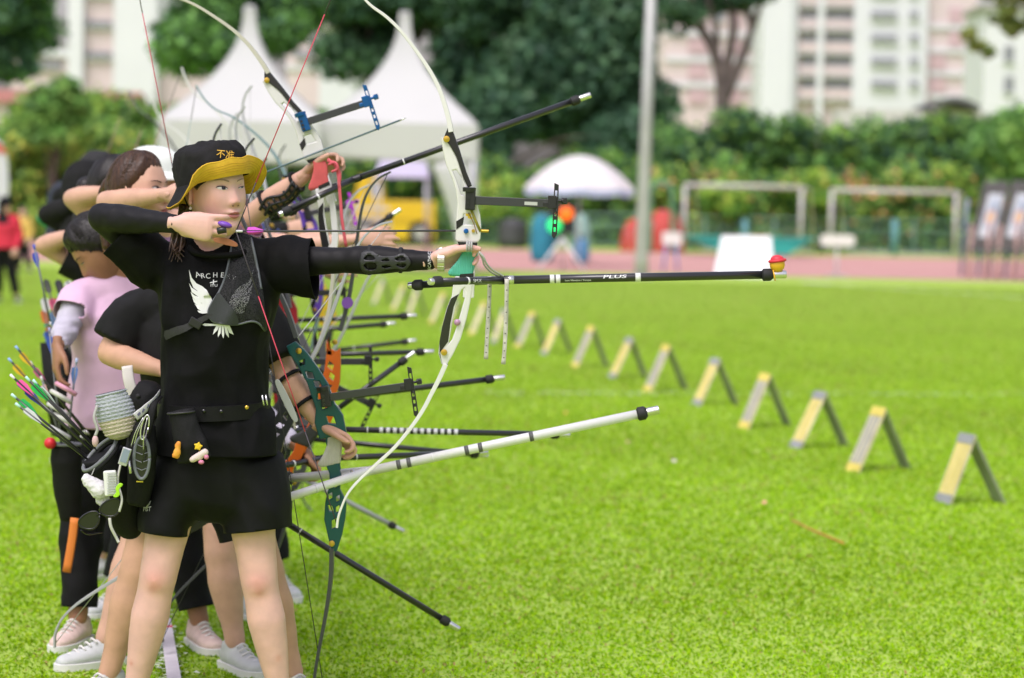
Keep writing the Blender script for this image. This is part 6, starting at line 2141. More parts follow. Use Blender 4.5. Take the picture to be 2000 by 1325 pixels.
# ================================================================== the other archers
def archer(label, J, skin, top_mat, bottom_mat, bottom='shorts', top_sleeve=.55, hair=None, hair_kw=None, sleeves=None, hands=('R', 'L'), hpose=None, shoes=None, s=1.0, faces=True, cap=None, hijab=None, loose=.02, voxel=.011, group='archers on the shooting line', toes=((-.5, -.85), (.5, -.85)), lids=(.9, .9), longsleeve=False):
    M = J['M']
    base = (Vector(J['anR']) + Vector(J['anL'])) / 2
    root = empty('person', (base.x, base.y, 0), label, 'person', group)
    hm = head_mesh(M, 90, 66, s)
    parts = [body_mesh(J, s, voxel), hm, ears(M, s)]
    for k in hands:
        X, Z, cur = (hpose or {}).get(k, ((Vector(J['wr' + k]) - Vector(J['el' + k])), (0, -1, .2), [(25, 40, 25)] * 4))
        parts.append(hand_mesh(J['wr' + k], X, Z, k, cur, .95 * s, voxel=.0045))
    link('body', join_meshes('body', parts), skin, root)
    if faces:
        head_decals(M, hm, root, s, lids=lids, brow=(.03, .02, .016), lip=(.36, .13, .12))
    if hijab:
        mb = MB()
        mb.ball(M @ Vector((0, -.012, .006)) , (.094 * s, .112 * s, .132 * s), 20, M=M.to_3x3())
        mb.tube([M @ Vector((0, -.02, -.06)), M @ Vector((0, -.02, -.16)), M @ Vector((0, -.01, -.26))], [.085 * s, .10 * s, .15 * s], 16)
        link('headscarf', cloth(mb, .011, 4, .004, 3, 12, 8), hijab, root)
    elif hair is not None:
        kw = dict(hair_kw or {})
        tail = kw.pop('tail', None)
        strands_n = kw.pop('nstrand', 0)
        if strands_n:
            hair_strands(M, s, strands_n, hair, root, line=kw.get('line', .055), ear=kw.get('ear', .022), grow=kw.get('grow', .01))
        link('hair', hair_cap(M, s, **kw).mesh('hair'), hair, root)
        if tail:
            mb = MB()
            q = crv([M @ Vector(p) for p in tail], 5)
            mb.capsule(q, [.030 * s * (1 - .55 * i / len(q)) for i in range(len(q))], 10)
            link('ponytail', cloth(mb, .007, 2, .003, 4, 30, 6), hair, root)
    if cap is not None:
        mb = MB()
        MC = M @ Matrix.Translation((0, -.002, .030))
        prof = [(0, 1.0), (.03, .99), (.055, .93), (.075, .78), (.088, .55), (.095, .28), (.097, .03)]
        vs_ = [MC @ (Vector((.090 * k * math.sin(a), .108 * k * math.cos(a), z)) * s) for z, k in prof for a in np.linspace(0, 2 * np.pi, 33)[:-1]]
        mb.add(vs_, [(i * 32 + j, (i + 1) * 32 + j, (i + 1) * 32 + (j + 1) % 32, i * 32 + (j + 1) % 32) for i in range(len(prof) - 1) for j in range(32)])
        n0 = len(mb.v)
        co = mb.build('cap', cap, root)
        br = MB()
        vs_ = []
        for t in (0, .5, 1):
            for a in np.linspace(-1.15, 1.15, 15):
                vs_.append(MC @ (Vector((.088 * math.sin(a) * (1 + .10 * t), .106 * math.cos(a) + .068 * t * math.cos(a * .8), .004 - .012 * t - .02 * t * abs(math.sin(a)))) * s))
        br.add(vs_, [(i * 15 + j, i * 15 + j + 1, (i + 1) * 15 + j + 1, (i + 1) * 15 + j) for i in range(2) for j in range(14)])
        o = br.build('visor', cap, co)
        md = o.modifiers.new('t', 'SOLIDIFY'); md.thickness = .004
    # shirt
    Hc = (Vector(J['hipR']) + Vector(J['hipL'])) / 2; Sc = (Vector(J['shR']) + Vector(J['shL'])) / 2
    side = (Vector(J['shL']) - Vector(J['shR'])).normalized()
    mb = MB()
    prof = [(-.09, .165 + loose, .118 + loose), (-.02, .165 + loose, .118 + loose), (.12, .158 + loose, .112 + loose), (.3, .145 + loose, .105 + loose), (.5, .138 + loose, .10 + loose), (.7, .145 + loose, .108 + loose), (.88, .148 + loose * .6, .104 + loose * .5), (1.0, .13, .08), (1.07, .08, .066)]
    p, r = torso_rings(Hc, Sc, prof, s)
    mb.tube(p, r, 24, ref=side)
    mb.capsule([J['shR'], Sc + Vector((0, 0, .03)), J['shL']], [.057 * s, .070 * s, .057 * s], 12)
    for k in 'RL':
        sh, el, wr = Vector(J['sh' + k]), Vector(J['el' + k]), Vector(J['wr' + k])
        if longsleeve:
            pp, rr = limb_pts(sh, el, UPARM); mb.capsule(pp, [x * s + .012 for x in rr], 12)
            pp, rr = limb_pts(el, el + (wr - el) * .95, FOREARM); mb.capsule(pp, [x * s + .010 for x in rr], 12)
        else:
            mb.tube([sh, sh + (el - sh) * top_sleeve * .5, sh + (el - sh) * (top_sleeve + .15)], [.064 * s, .062 * s + loose * .3, .062 * s + loose * .4], 16)
    sm_ = cloth(mb, .008, 5, .0050, len(label), 8, 4)
    cut_end(sm_, Hc + (Sc - Hc) * -.03, Hc - Sc, .35)
    if not longsleeve:
        for k in 'RL':
            sh, el = Vector(J['sh' + k]), Vector(J['el' + k])
            if abs((el - sh).normalized().dot((Sc - Hc).normalized())) < .75:
                cut_end(sm_, sh + (el - sh) * top_sleeve, el - sh, .11, (Hc, Sc, .175 * s + loose * .5))
    thick(link('shirt', sm_, top_mat, root))
    # trousers / shorts
    mb = MB()
    p, r = torso_rings(Hc, Sc, [(-.16, .15, .10), (-.06, .168, .12), (.05, .168, .118), (.16, .155, .11)], s)
    mb.tube(p, r, 22, ref=side)
    for k in 'RL':
        hp, kn, an = Vector(J['hip' + k]), Vector(J['kn' + k]), Vector(J['an' + k])
        if bottom == 'shorts':
            mb.tube([hp, hp + (kn - hp) * .35, hp + (kn - hp) * .78], [.11 * s, .105 * s, .10 * s], 16)
        else:
            mb.tube([hp, hp + (kn - hp) * .5, kn, kn + (an - kn) * .5, kn + (an - kn) * .9], [.10 * s, .085 * s, .072 * s, .066 * s, .058 * s], 16)
    bm2 = cloth(mb, .009, 5, .0060, len(label) + 2, 9, 6)
    for k in 'RL':
        hp, kn, an = Vector(J['hip' + k]), Vector(J['kn' + k]), Vector(J['an' + k])
        if bottom == 'shorts':
            cut_end(bm2, hp + (kn - hp) * .62, kn - hp, .12)
        else:
            cut_end(bm2, kn + (an - kn) * .86, an - kn, .11)
    thick(link(bottom, bm2, bottom_mat, root))
    if sleeves:
        for k, m in sleeves.items():
            mb = MB()
            pp, rr = limb_pts(Vector(J['sh' + k]), J['el' + k], UPARM); mb.tube(pp, [x * s + .005 for x in rr], 12)
            pp, rr = limb_pts(J['el' + k], Vector(J['el' + k]) + (Vector(J['wr' + k]) - Vector(J['el' + k])) * .95, FOREARM); mb.tube(pp, [x * s + .005 for x in rr], 12); mb.ball(J['el' + k], .042 * s, 10)
            link('arm_sleeve', cloth(mb, .008, 4, .003, 4, 12, 30), m, root)
    if shoes is not None:
        for i, k in enumerate('RL'):
            shoe(J['an' + k], toes[i], 'shoe', shoes, root, s * .92)
    return root

def feet(J, Y=None):
    for k in 'RL':
        J['an' + k] = Vector(J['an' + k]); J['an' + k].z = .085
    return J
SK_tan = skin_mat('skin_tan', (.57, .33, .22))
SK_lt = skin_mat('skin_light', (.62, .38, .29))
SK_br = skin_mat('skin_brown', (.33, .165, .095))
SK_md = skin_mat('skin_medium', (.58, .345, .25))
M_pants = mat('black_trousers', (.007, .007, .008), .75, var=.15, vscale=20, spec=.2)
M_pink = mat('pink_cotton', (.66, .44, .60), .85, var=.05, vscale=20)
M_lilac = mat('lilac_sleeve', (.48, .46, .54), .75, var=.08, vscale=40)
M_shoe_w = mat('shoe_white', (.52, .54, .53), .6, var=.06, vscale=40)
M_shoe_p = mat('shoe_blush', (.66, .50, .44), .7, var=.08, vscale=40)

# archer in faded black tee holding the teal bow, head bowed behind the main archer
Y = 7.0
J2 = feet(dict(M=head_matrix(P(415, 520, 7.02), 20, 42), shR=P(262, 600, 7.05), elR=P(212, 690, 7.02), wrR=P(335, 728, 6.88), shL=P(505, 605, 7.03), elL=P(560, 735, 6.98), wrL=P(632, 838, 6.93),
          hipR=P(330, 905, 7.05), hipL=P(450, 905, 7.05), knR=P(268, 1120, 7.0), knL=P(520, 1120, 7.05), anR=P(212, 1345, 7.0), anL=P(572, 1350, 7.05)))
archer('archer in faded black tee with bare tan legs standing behind the aiming one', J2, SK_tan, M_black2, M_pants, hair=M_hair, hair_kw=dict(line=.05, back=-.1), shoes=M_shoe_w, top_sleeve=.62, loose=.025,
       hpose={'L': ((.75, -.1, -.35), (.2, .5, .8), [(35, 70, 40)] * 4), 'R': ((1, -.1, -.1), (0, -1, .3), [(20, 40, 25)] * 4)})
# woman with brown hair at full draw, white bow with blue sight
J4 = feet(dict(M=head_matrix(P(272, 375, 7.62), 68, 2), shR=P(318, 492, 7.66), elR=P(208, 395, 7.60), wrR=P(328, 380, 7.46), shL=P(440, 462, 7.60), elL=P(520, 400, 7.52), wrL=P(600, 340, 7.46),
          hipR=P(330, 800, 7.65), hipL=P(430, 800, 7.65), knR=P(270, 1050, 7.6), knL=P(432, 1085, 7.55), anR=P(205, 1262, 7.55), anL=P(460, 1262, 7.52)))
archer('archer with brown hair and bare forearms raising the bow with blue sight', J4, SK_md, mat('pink_navy_tee', (.45, .22, .34), .85, col2=(.05, .06, .18), vscale=3), M_pants, hair=M_brown_hair, hair_kw=dict(nstrand=420, line=.082, back=-.10, grow=.014, ear=-.006, tail=[(0, -.10, .02), (-.01, -.13, -.03), (-.01, -.125, -.12), (0, -.11, -.18)]), shoes=M_shoe_w, toes=((-.7, -.6), (.55, -.8)), voxel=.010,
       hpose={'R': ((1, 0, -.05), (0, -1, .1), [(15, 60, 45)] * 4), 'L': ((.9, 0, .5), (0, .6, .7), [(30, 60, 35)] * 4)})
# pink shirt, head bowed to the quiver
J3 = feet(dict(M=head_matrix(P(198, 486, 7.92), -72, 48, 0), shR=P(158, 578, 7.90), elR=P(128, 645, 7.80), wrR=P(112, 676, 7.72), shL=P(300, 580, 8.0), elL=P(440, 740, 7.95), wrL=P(585, 875, 7.6),
          hipR=P(190, 815, 8.0), hipL=P(275, 815, 8.0), knR=P(160, 1040, 7.95), knL=P(352, 1020, 7.95), anR=P(152, 1215, 7.9), anL=P(390, 1200, 7.9)))
archer('archer in pink tee and black trousers bending her head to the quiver', J3, SK_br, M_pink, M_pants, bottom='trousers', hair=M_hair, hair_kw=dict(nstrand=420, line=.060, back=-.10, grow=.015, ear=-.012, tail=[(0, -.09, .03), (0, -.13, .0), (0, -.13, -.08)]), sleeves={'R': M_lilac, 'L': M_lilac}, shoes=M_shoe_p, toes=((-.25, -.95), (.45, -.9)), lids=(.3, .3),
       hpose={'R': ((0, -.1, -1), (-.9, -.3, 0), [(20, 35, 25)] * 4), 'L': ((.6, -.1, -.6), (.4, .5, .8), [(40, 70, 40)] * 4)}, voxel=.010)
# farther drawing archers: only elbows, forearms and heads show
def far_archer(label, head, yaw, elbow, hand, Y, skin, top, **kw):
    hx, hy = head
    sc = FPX / Y
    bx = hx + 30
    gy = lambda px: (405 + (px - 1000) * .021) + 6941.0 / Y
    Jf = dict(M=head_matrix(P(hx, hy, Y), yaw, 2), shR=P(bx + 10, hy + .23 * sc, Y + .05), elR=P(elbow[0], elbow[1], Y), wrR=P(hand[0], hand[1], Y - .12), shL=P(bx + .34 * sc, hy + .22 * sc, Y), elL=P(bx + .55 * sc, hy + .20 * sc, Y - .05), wrL=P(bx + .80 * sc, hy + .17 * sc, Y - .1),
              hipR=P(bx + .08 * sc, hy + .72 * sc, Y + .03), hipL=P(bx + .26 * sc, hy + .72 * sc, Y + .03), knR=P(bx + .02 * sc, hy + 1.08 * sc, Y), knL=P(bx + .32 * sc, hy + 1.08 * sc, Y), anR=P(bx - .05 * sc, gy(bx), Y), anL=P(bx + .40 * sc, gy(bx), Y))
    if kw.get('armL'):
        Jf['elL'], Jf['wrL'] = kw.pop('armL')
    kw.pop('armL', None)
    return archer(label, feet(Jf), skin, top, M_pants, bottom=kw.pop('bottom', 'trousers'), shoes=M_shoe_w, voxel=.014, faces=False, hpose={'R': ((1, 0, 0), (0, -1, 0), [(15, 60, 45)] * 4)}, **kw)
far_archer('archer with dark bun drawing, bare elbow beside the brown-haired one', (228, 372), 75, (140, 388), (225, 372), 8.5, SK_md, M_black2, hair=M_hair, hair_kw=dict(line=.05, back=-.095, bun=((0, -.115, .005), .038)))
far_archer('archer in white cap drawing the purple bow', (300, 352), 70, (235, 400), (345, 375), 8.95, SK_md, mat('navy_tee', (.03, .04, .12), .85), hair=M_hair, hair_kw=dict(line=.03, back=-.09), cap=mat('cap_white', (.72, .76, .72), .8), armL=(P(480, 470, 8.9), P(585, 470, 8.85)))
far_archer('archer in black tee with bare raised forearm left of the pink tee', (195, 440), 75, (82, 480), (165, 452), 9.3, SK_md, M_black2, hair=M_hair, hair_kw=dict(line=.05, back=-.095), top_sleeve=.7)
far_archer('archer in black headscarf and long black sleeves behind the bare elbows', (172, 372), 75, (96, 420), (170, 390), 10.6, SK_md, M_black2, hijab=M_black2, longsleeve=True)
far_archer('archer in dark headscarf farther along the line', (196, 348), 75, (120, 385), (190, 360), 11.6, SK_md, M_pants, hijab=mat('scarf_charcoal', (.02, .02, .022), .9), longsleeve=True)
far_archer('archer in green sleeves and blue top far along the line', (132, 400), 75, (88, 425), (130, 402), 13.5, SK_md, mat('green_jersey', (.03, .30, .14), .8), hijab=mat('scarf_navy', (.02, .025, .04), .9), longsleeve=True)
# standing people in the distance
def stander(label, px, py, Y, top, yaw=40, hij=None, hair=None, skin=SK_md, bottom=M_pants):
    c = P(px, py, Y)
    h = c.z
    k = h / 1.50
    q = lambda x, z, y=0: V(c.x + x * k, Y + y, z * k)
    Jf = dict(M=head_matrix(c, yaw, 0), shR=q(-.16, 1.29), elR=q(-.23, 1.05), wrR=q(-.2, .84), shL=q(.16, 1.29), elL=q(.24, 1.06), wrL=q(.2, .85, -.1), hipR=q(-.08, .86), hipL=q(.08, .86), knR=q(-.09, .47), knL=q(.11, .47), anR=q(-.10, .085), anL=q(.2, .085))
    return archer(label, feet(Jf), skin, top, bottom, bottom='trousers', shoes=mat('shoe_dark', (.03, .03, .03), .7), voxel=.02, faces=False, hijab=hij, hair=hair, longsleeve=True, group='people standing in the distance', loose=.035)
stander('person in red jacket and black headscarf standing far behind the archers', 10, 402, 33.5, mat('red_jacket', (.55, .02, .05), .8, var=.1, vscale=4), hij=M_pants)
stander('person in yellow top in the far distance by the hedge', 44, 415, 47, mat('yellow_top', (.65, .42, .10), .8), hair=M_hair)
# ================================================================== gear on the archers
M_nylon = mat('black_nylon', (.006, .006, .0066), .7, var=.2, vscale=40, bump=.15, bscale=250, spec=.25)
M_grim = mat('grey_rim', (.16, .17, .18), .5)
# belt of the aiming archer
BT = empty('belt', P(418, 797, 6.58), 'black leather quiver belt round the waist of the aiming archer', 'belt')
def band(cpx, cpy, Y, hw, hd, h, dip=0.0, n=48, th=.004):
    c = P(cpx, cpy, Y)
    vs_ = []
    for r_, z in ((0, -h / 2), (th, -h / 2 + .001), (th, h / 2 - .001), (0, h / 2)):
        for k in range(n):
            a = 2 * math.pi * k / n
            vs_.append(V(c.x + (hw + r_) * math.cos(a), c.y + (hd + r_) * math.sin(a), c.z + z + dip * math.sin(a) * -1 + .006 * math.cos(a)))
    return MB().add(vs_, [(i * n + k, i * n + (k + 1) % n, ((i + 1) % 4) * n + (k + 1) % n, ((i + 1) % 4) * n + k) for i in range(4) for k in range(n)])
band(418, 797, 6.585, .150, .132, .042, -.006).build('strap', mat('belt_leather', (.005, .005, .0055), .55, bump=.08, bscale=200, spec=.2), BT, sharp=40)
band(418, 786, 6.585, .149, .131, .010, -.006).build('edge_strip', mat('belt_edge', (.016, .016, .018), .4), BT, sharp=40)
MB().lathe([(0, .006), (.003, .005)], P(482, 796, 6.460), (0.2, -1, 0), 12).build('stud', M_gold, BT)
for x, y in ((398, 803), (432, 804)):
    MB().lathe([(0, .0055), (.003, .0045)], P(x, y, 6.446), (0, -1, 0), 12).build('stud', M_bowblack, BT)
for x in (512, 519):
    MB().tube([P(x, 772, 6.50), P(x + 3, 792, 6.50)], .0025, 6).build('buckle', M_silver, BT)
# pouch with charms
PC = empty('belt_pouch', P(370, 800, 6.42), 'small black pouch with bright charms hanging from the front of the belt', 'pouch')
mb = MB(); mb.tube([P(355, 802, 6.425), P(362, 835, 6.42), P(372, 870, 6.415), P(380, 900, 6.42)], [(.034, .020), (.036, .022), (.046, .022), (.050, .014)], 16, ref=(1, 0, 0))
link('bag', cloth(mb, .005, 3, .0025, 3, 18, 8), M_nylon, PC)
mb = MB(); c = P(354, 806, 6.42); mb.tube([c + V(math.cos(a) * .036, math.sin(a) * .022, .004 * math.cos(a)) for a in np.linspace(0, 2 * np.pi, 21)], .003, 6)
mb.build('rim', mat('pouch_rim', (.02, .02, .021), .5), PC)
mb = MB(); mb.ball(P(347, 871, 6.388), (.009, .006, .010), 10); mb.ball(P(346, 884, 6.386), (.011, .007, .013), 10); mb.ball(P(341, 890, 6.385), (.008, .006, .008), 10)
mb.capsule([P(349, 866, 6.388), P(346, 892, 6.388)], .007, 8)
link('orange_charm', remeshed(mb, .003, 2), mat('charm_orange', (.68, .22, .03), .5, col2=(.72, .40, .04), vscale=60), PC)
star = [((.0135 if k % 2 == 0 else .0075) * math.sin(2 * math.pi * k / 10 + .2), (.0135 if k % 2 == 0 else .0075) * math.cos(2 * math.pi * k / 10 + .2)) for k in range(10)]
MB().prism(star, P(387, 872, 6.388), (1, 0, 0), (0, 0, 1), (0, 1, 0), .008).build('star_charm', mat('star_yellow', (.75, .50, .02), .5), PC, smooth=False, bevel=.003)
mb = MB(); mb.capsule([P(376, 898, 6.392), P(400, 884, 6.392)], [.009, .011], 10); mb.ball(P(388, 893, 6.390), (.013, .008, .010), 10)
link('white_charm', remeshed(mb, .003, 2), mat('charm_cream', (.66, .54, .50), .6), PC)
mb = MB(); mb.ball(P(403, 893, 6.387), .0068, 10); mb.ball(P(393, 903, 6.387), (.008, .006, .006), 10)
mb.build('pink_beads', mat('charm_pink', (.62, .20, .34), .5), PC)
# hip quiver
QV = empty('hip_quiver', P(215, 900, 6.5), 'black hip quiver with grey rim hanging at the side of the aiming archer', 'quiver')
mb = MB()
ax0, ax1 = P(205, 892, 6.55), P(262, 1045, 6.62)
mb.tube([P(198, 885, 6.54), P(218, 930, 6.56), P(240, 985, 6.59), P(254, 1030, 6.62), P(258, 1050, 6.63)], [(.062, .045), (.066, .048), (.060, .045), (.046, .036), (.02, .02)], 20, ref=(.75, 0, .5))
link('body', cloth(mb, .007, 4, .0025, 6, 12, 8), M_nylon, QV)
rim = [P(195 + 40 * math.cos(a) * .78 - 8 * math.sin(a), 887 - 33 * math.cos(a) * .95 - 9 * math.sin(a), 6.50 + .05 * math.sin(a)) for a in np.linspace(0, 2 * np.pi, 33)]
MB().tube(rim, .0055, 8).build('rim', M_grim, QV)
MB().tube([p + V(.006, 0, -.008) for p in rim], .006, 8).build('rim_band', M_nylon, QV)
mb = MB(); mb.tube([P(278, 830, 6.48), P(279, 880, 6.47), P(276, 930, 6.48), P(268, 985, 6.50)], [(.036, .028), (.040, .030), (.038, .03), (.03, .024)], 18, ref=(1, 0, 0))
link('side_pocket', cloth(mb, .006, 4, .0015, 6, 12, 8), M_nylon, QV)
ov = [(P(277, 895, 6.432) + V(math.cos(a) * .0205, 0, math.sin(a) * .056)) for a in np.linspace(0, 2 * np.pi, 41)]
MB().tube(ov, .0045, 8).build('vent_rim', mat('vent_grey', (.15, .165, .18), .5), QV)
MB().prism([(math.cos(a) * .0195, math.sin(a) * .055) for a in np.linspace(0, 2 * np.pi, 33)[:-1]], P(277, 895, 6.436), (1, 0, 0), (0, 0, 1), (0, 1, 0), .004).build('vent_panel', M_bowblack, QV, smooth=False)
for k in range(4):
    z = .032 - .021 * k
    w = .018 * math.sqrt(max(.1, 1 - (z / .06) ** 2))
    MB().tube([P(277, 895, 6.430) + V(-w, 0, z + .005), P(277, 895, 6.430) + V(0, 0, z - .002), P(277, 895, 6.430) + V(w, 0, z + .005)], .0014, 5).build('vent_bar', M_grim, QV)
MB().box(P(273, 941, 6.440), .018, .003, .003).build('yellow_tag', mat('tag_yellow', (.7, .55, .03), .5), QV, smooth=False)
MB().tube(crv([P(312, 775, 6.5), P(300, 790, 6.45), P(292, 830, 6.44), P(282, 860, 6.44)], 5), .010, 8, flat=.35, ref=(1, 0, 0)).build('hanger_strap', M_nylon, QV)
# carabiner with steel tag and small tools
KC = empty('keychain', P(265, 830, 6.42), 'steel carabiner with keys and a grey tag clipped beside the hip quiver', 'keychain')
cb = [P(283 + 7 * math.cos(a) - 5 * math.sin(a), 835 + 24 * math.sin(a), 6.415) for a in np.linspace(0, 2 * np.pi, 25)]
MB().tube(cb, .0024, 6).build('carabiner', M_silver, KC)
for x0, y0, x1, y1 in ((285, 812, 262, 868), (280, 815, 256, 872), (288, 815, 280, 880)):
    MB().tube(crv([P(x0, y0, 6.415), P((x0 + x1) / 2 - 3, (y0 + y1) / 2, 6.412), P(x1, y1, 6.418)], 4), .0014, 5).build('chain', M_silver, KC)
Mx = Matrix.Rotation(R(-17), 3, 'Y').transposed()
MB().box(P(244, 892, 6.41), .024, .010, .048, Matrix.Rotation(R(17), 3, 'Y')).build('tag', mat('tag_steel_frame', (.55, .56, .58), .35, metal=.6), KC, smooth=False, bevel=.002)
MB().box(P(244, 891, 6.403), .018, .002, .036, Matrix.Rotation(R(17), 3, 'Y')).build('tag_face', mat('tag_face', (.22, .27, .33), .3), KC, smooth=False)
MB().tube([P(252, 900, 6.42), P(255, 925, 6.42)], .004, 6).build('key', M_silver, KC)
MB().tube([P(287, 840, 6.41), P(278, 905, 6.412)], .0020, 6).build('hex_key', M_bowblack, KC)
# stiff white strap
SP = empty('white_strap', P(285, 790, 6.45), 'short white printed strap hooked over the belt', 'strap')
mb = MB(); q = crv([P(311, 768, 6.50), P(298, 785, 6.46), P(280, 802, 6.44), P(264, 815, 6.43)], 6)
mb.tube(q, [(.012, .002)] * len(q), 10, ref=(.3, 0, 1)); mb.build('webbing', mat('webbing_white', (.58, .57, .60), .7), SP)
mb = MB()
for i in range(3, len(q) - 2, 3):
    mb.box(q[i] + V(0, -.004, 0), .006, .001, .010, Matrix.Rotation(R(40), 3, 'Y'))
mb.build('print_marks', mat('webbing_print', (.08, .08, .14), .7), SP, smooth=False, kind='stuff')
# crochet pouch
CP = empty('crochet_pouch', P(222, 810, 6.45), 'grey and beige crochet drawstring pouch at the hip', 'pouch')
def knit(col1, col2, lo, hi, name, parent):
    mb = MB(); rows = 13
    a0, a1 = P(216, 766, 6.47), P(238, 858, 6.47)
    ax = (a1 - a0)
    prof = lambda t: .038 + .014 * math.sin(min(1, t * 1.25) * math.pi * .9) if t < .85 else .036 * math.sqrt(max(.02, (1 - t) / .15)) + .006
    pts, rad = [], []
    N_ = 80
    for i in range(N_ + 1):
        t = lo + (hi - lo) * i / N_
        pts.append(a0 + ax * t)
        rad.append((prof(t) + .0011 * math.sin(t * 13 * 2 * math.pi)) * (1.08 if t < .04 else 1))
    vs_, fs_ = [], []
    n = 72
    axn = ax.normalized(); u = Vector((0, 1, 0)); w = axn.cross(u).normalized()
    for i, p in enumerate(pts):
        for k in range(n):
            an = 2 * math.pi * k / n
            r_ = rad[i] * (1 + .018 * math.sin(an * 18 + (i // 6) * math.pi) + (.05 * math.sin(an * 5) if lo == 0 and i < 8 else 0))
            vs_.append(p + (w * math.cos(an) + u * math.sin(an) * .75) * r_)
    fs_ = [(i * n + k, i * n + (k + 1) % n, (i + 1) * n + (k + 1) % n, (i + 1) * n + k) for i in range(N_) for k in range(n)]
    if hi >= 1:
        fs_.append(tuple(N_ * n + k for k in range(n)))
    mb.add(vs_, fs_)
    return mb.build(name, mat('yarn_' + name, col1, .95, col2=col2, vscale=160, bump=.5, bscale=300), parent)
knit((.30, .33, .36), (.40, .43, .45), 0, .56, 'grey_yarn', CP)
knit((.46, .40, .30), (.55, .50, .40), .56, 1.0, 'beige_yarn', CP)
MB().tube(crv([P(190, 792, 6.44), P(184, 815, 6.43), P(190, 838, 6.43), P(186, 852, 6.43)], 5), .0042, 6).build('drawstring', mat('yarn_cord', (.40, .40, .38), .95), CP)
mb = MB(); mb.ball(P(186, 862, 6.43), (.009, .009, .016), 10); mb.build('tassel', mat('yarn_pink', (.58, .40, .40), .95), CP)
# brush, fluffy pompom, clip, sunglasses
BR = empty('brush', P(217, 945, 6.42), 'white ribbed hand brush clipped to the hip quiver', 'brush')
MB().box(P(216, 944, 6.42), .034, .016, .068, Matrix.Rotation(R(-5), 3, 'Y')).build('body', mat('brush_white', (.70, .71, .68), .5), BR, smooth=False, bevel=.004)
for k in range(9):
    MB().box(P(218, 924 + k * 5, 6.408), .024, .003, .0022, Matrix.Rotation(R(-5), 3, 'Y')).build('rib', mat('brush_grey', (.50, .52, .50), .5), BR, smooth=False)
MB().prism(crv2([(-.012, -.018), (-.004, -.006), (-.006, .004), (.004, .018), (.014, .014), (.004, .002), (.006, -.012), (-.002, -.020)], 3, True), P(230, 957, 6.40), (1, 0, 0), (0, 0, 1), (0, 1, 0), .006).build('green_clip', mat('clip_lime', (.35, .68, .02), .4), BR, smooth=False, bevel=.0015)
PM = empty('pompom', P(190, 950, 6.45), 'white fluffy pompom toy hanging under the quiver rim', 'pompom')
mb = MB(); mb.capsule([P(172, 940, 6.45), P(196, 958, 6.45)], [.017, .026], 14); mb.ball(P(201, 976, 6.46), .020, 12); mb.ball(P(168, 935, 6.45), .013, 10)
me = remeshed(mb, .004, 2)
displace(me, lambda c: .0035 * pnoise(Vector(c) * 140))
link('fluff', me, mat('plush_white', (.66, .65, .66), .95, var=.06, vscale=60, bump=.4, bscale=400), PM)
MB().tube(crv([P(178, 930, 6.45), P(190, 905, 6.46), P(205, 890, 6.47)], 4), .0015, 5).build('cord', M_cord, PM)
SG = empty('sunglasses', P(195, 1005, 6.42), 'black sunglasses hooked on the bottom of the hip quiver', 'sunglasses')
for cx, cy in ((217, 993), (176, 1018)):
    out_ = [(.028 * math.cos(a) + .004 * math.sin(2 * a), .021 * math.sin(a)) for a in np.linspace(0, 2 * np.pi, 25)[:-1]]
    uu = V(.85, 0, .52); ww = V(-.52, 0, .85)
    MB().prism(out_, P(cx, cy, 6.42), uu, ww, (0, 1, 0), .002).build('lens', mat('lens_dark', (.010, .010, .011), .08, spec=.6), SG, smooth=False)
    MB().tube([P(cx, cy, 6.42) + uu * (x * 1.04) + ww * (y * 1.04) for x, y in out_ + [out_[0]]], .0028, 6).build('frame', mat('frame_black', (.008, .008, .009), .2), SG)
MB().tube([P(188, 1008, 6.42), P(199, 1002, 6.42)], .0028, 6).build('bridge', mat('frame_black', (.008, .008, .009), .2), SG)
MB().tube(crv([P(158, 1036, 6.425), P(172, 1044, 6.45), P(200, 1040, 6.48)], 4), .0024, 6).build('temple', mat('frame_black', (.008, .008, .009), .2), SG)
LC = empty('lanyard', P(228, 1010, 6.42), 'white knotted lanyard hanging beside the sunglasses', 'lanyard')
MB().tube(crv([P(236, 905, 6.44), P(230, 940, 6.43), P(238, 975, 6.41), P(233, 1000, 6.41)], 6), .0032, 6).build('cord', mat('lanyard_white', (.55, .54, .50), .9), LC)
MB().tube(crv([P(214, 1012, 6.42), P(217, 1030, 6.42), P(228, 1052, 6.43), P(232, 1060, 6.43)], 5), .0042, 6).build('cord', mat('lanyard_white', (.55, .54, .50), .9), LC)
# arrows in the hip quiver
for k, (nx, ny, bx_, by, Yn, fl, nc, lab) in enumerate((
        (22, 770, 192, 892, 6.50, (.02, .45, .10), (.5, .75, .7), 'lowest quiver arrow with green vane and clear nock'),
        (30, 788, 200, 900, 6.47, (.68, .70, .70), (.5, .75, .7), 'quiver arrow with white vane under the green one'),
        (50, 736, 205, 880, 6.50, (.02, .48, .10), (.45, .72, .68), 'quiver arrow with bright green vane in the middle'),
        (64, 742, 210, 885, 6.53, (.60, .68, .66), (.45, .72, .68), 'quiver arrow with pale green vane next to the middle one'),
        (20, 732, 196, 878, 6.62, (.72, .08, .30), (.75, .72, .72), 'quiver arrow with pink vane and white nock'),
        (36, 752, 200, 882, 6.64, (.03, .05, .30), (.05, .08, .5), 'quiver arrow with navy vane'))):
    arrow(lab, P(nx, ny, Yn), P(bx_ + 18, by + 34, 6.56), fletch=fl, nockcol=nc, fl=.060, shaft=.0033)
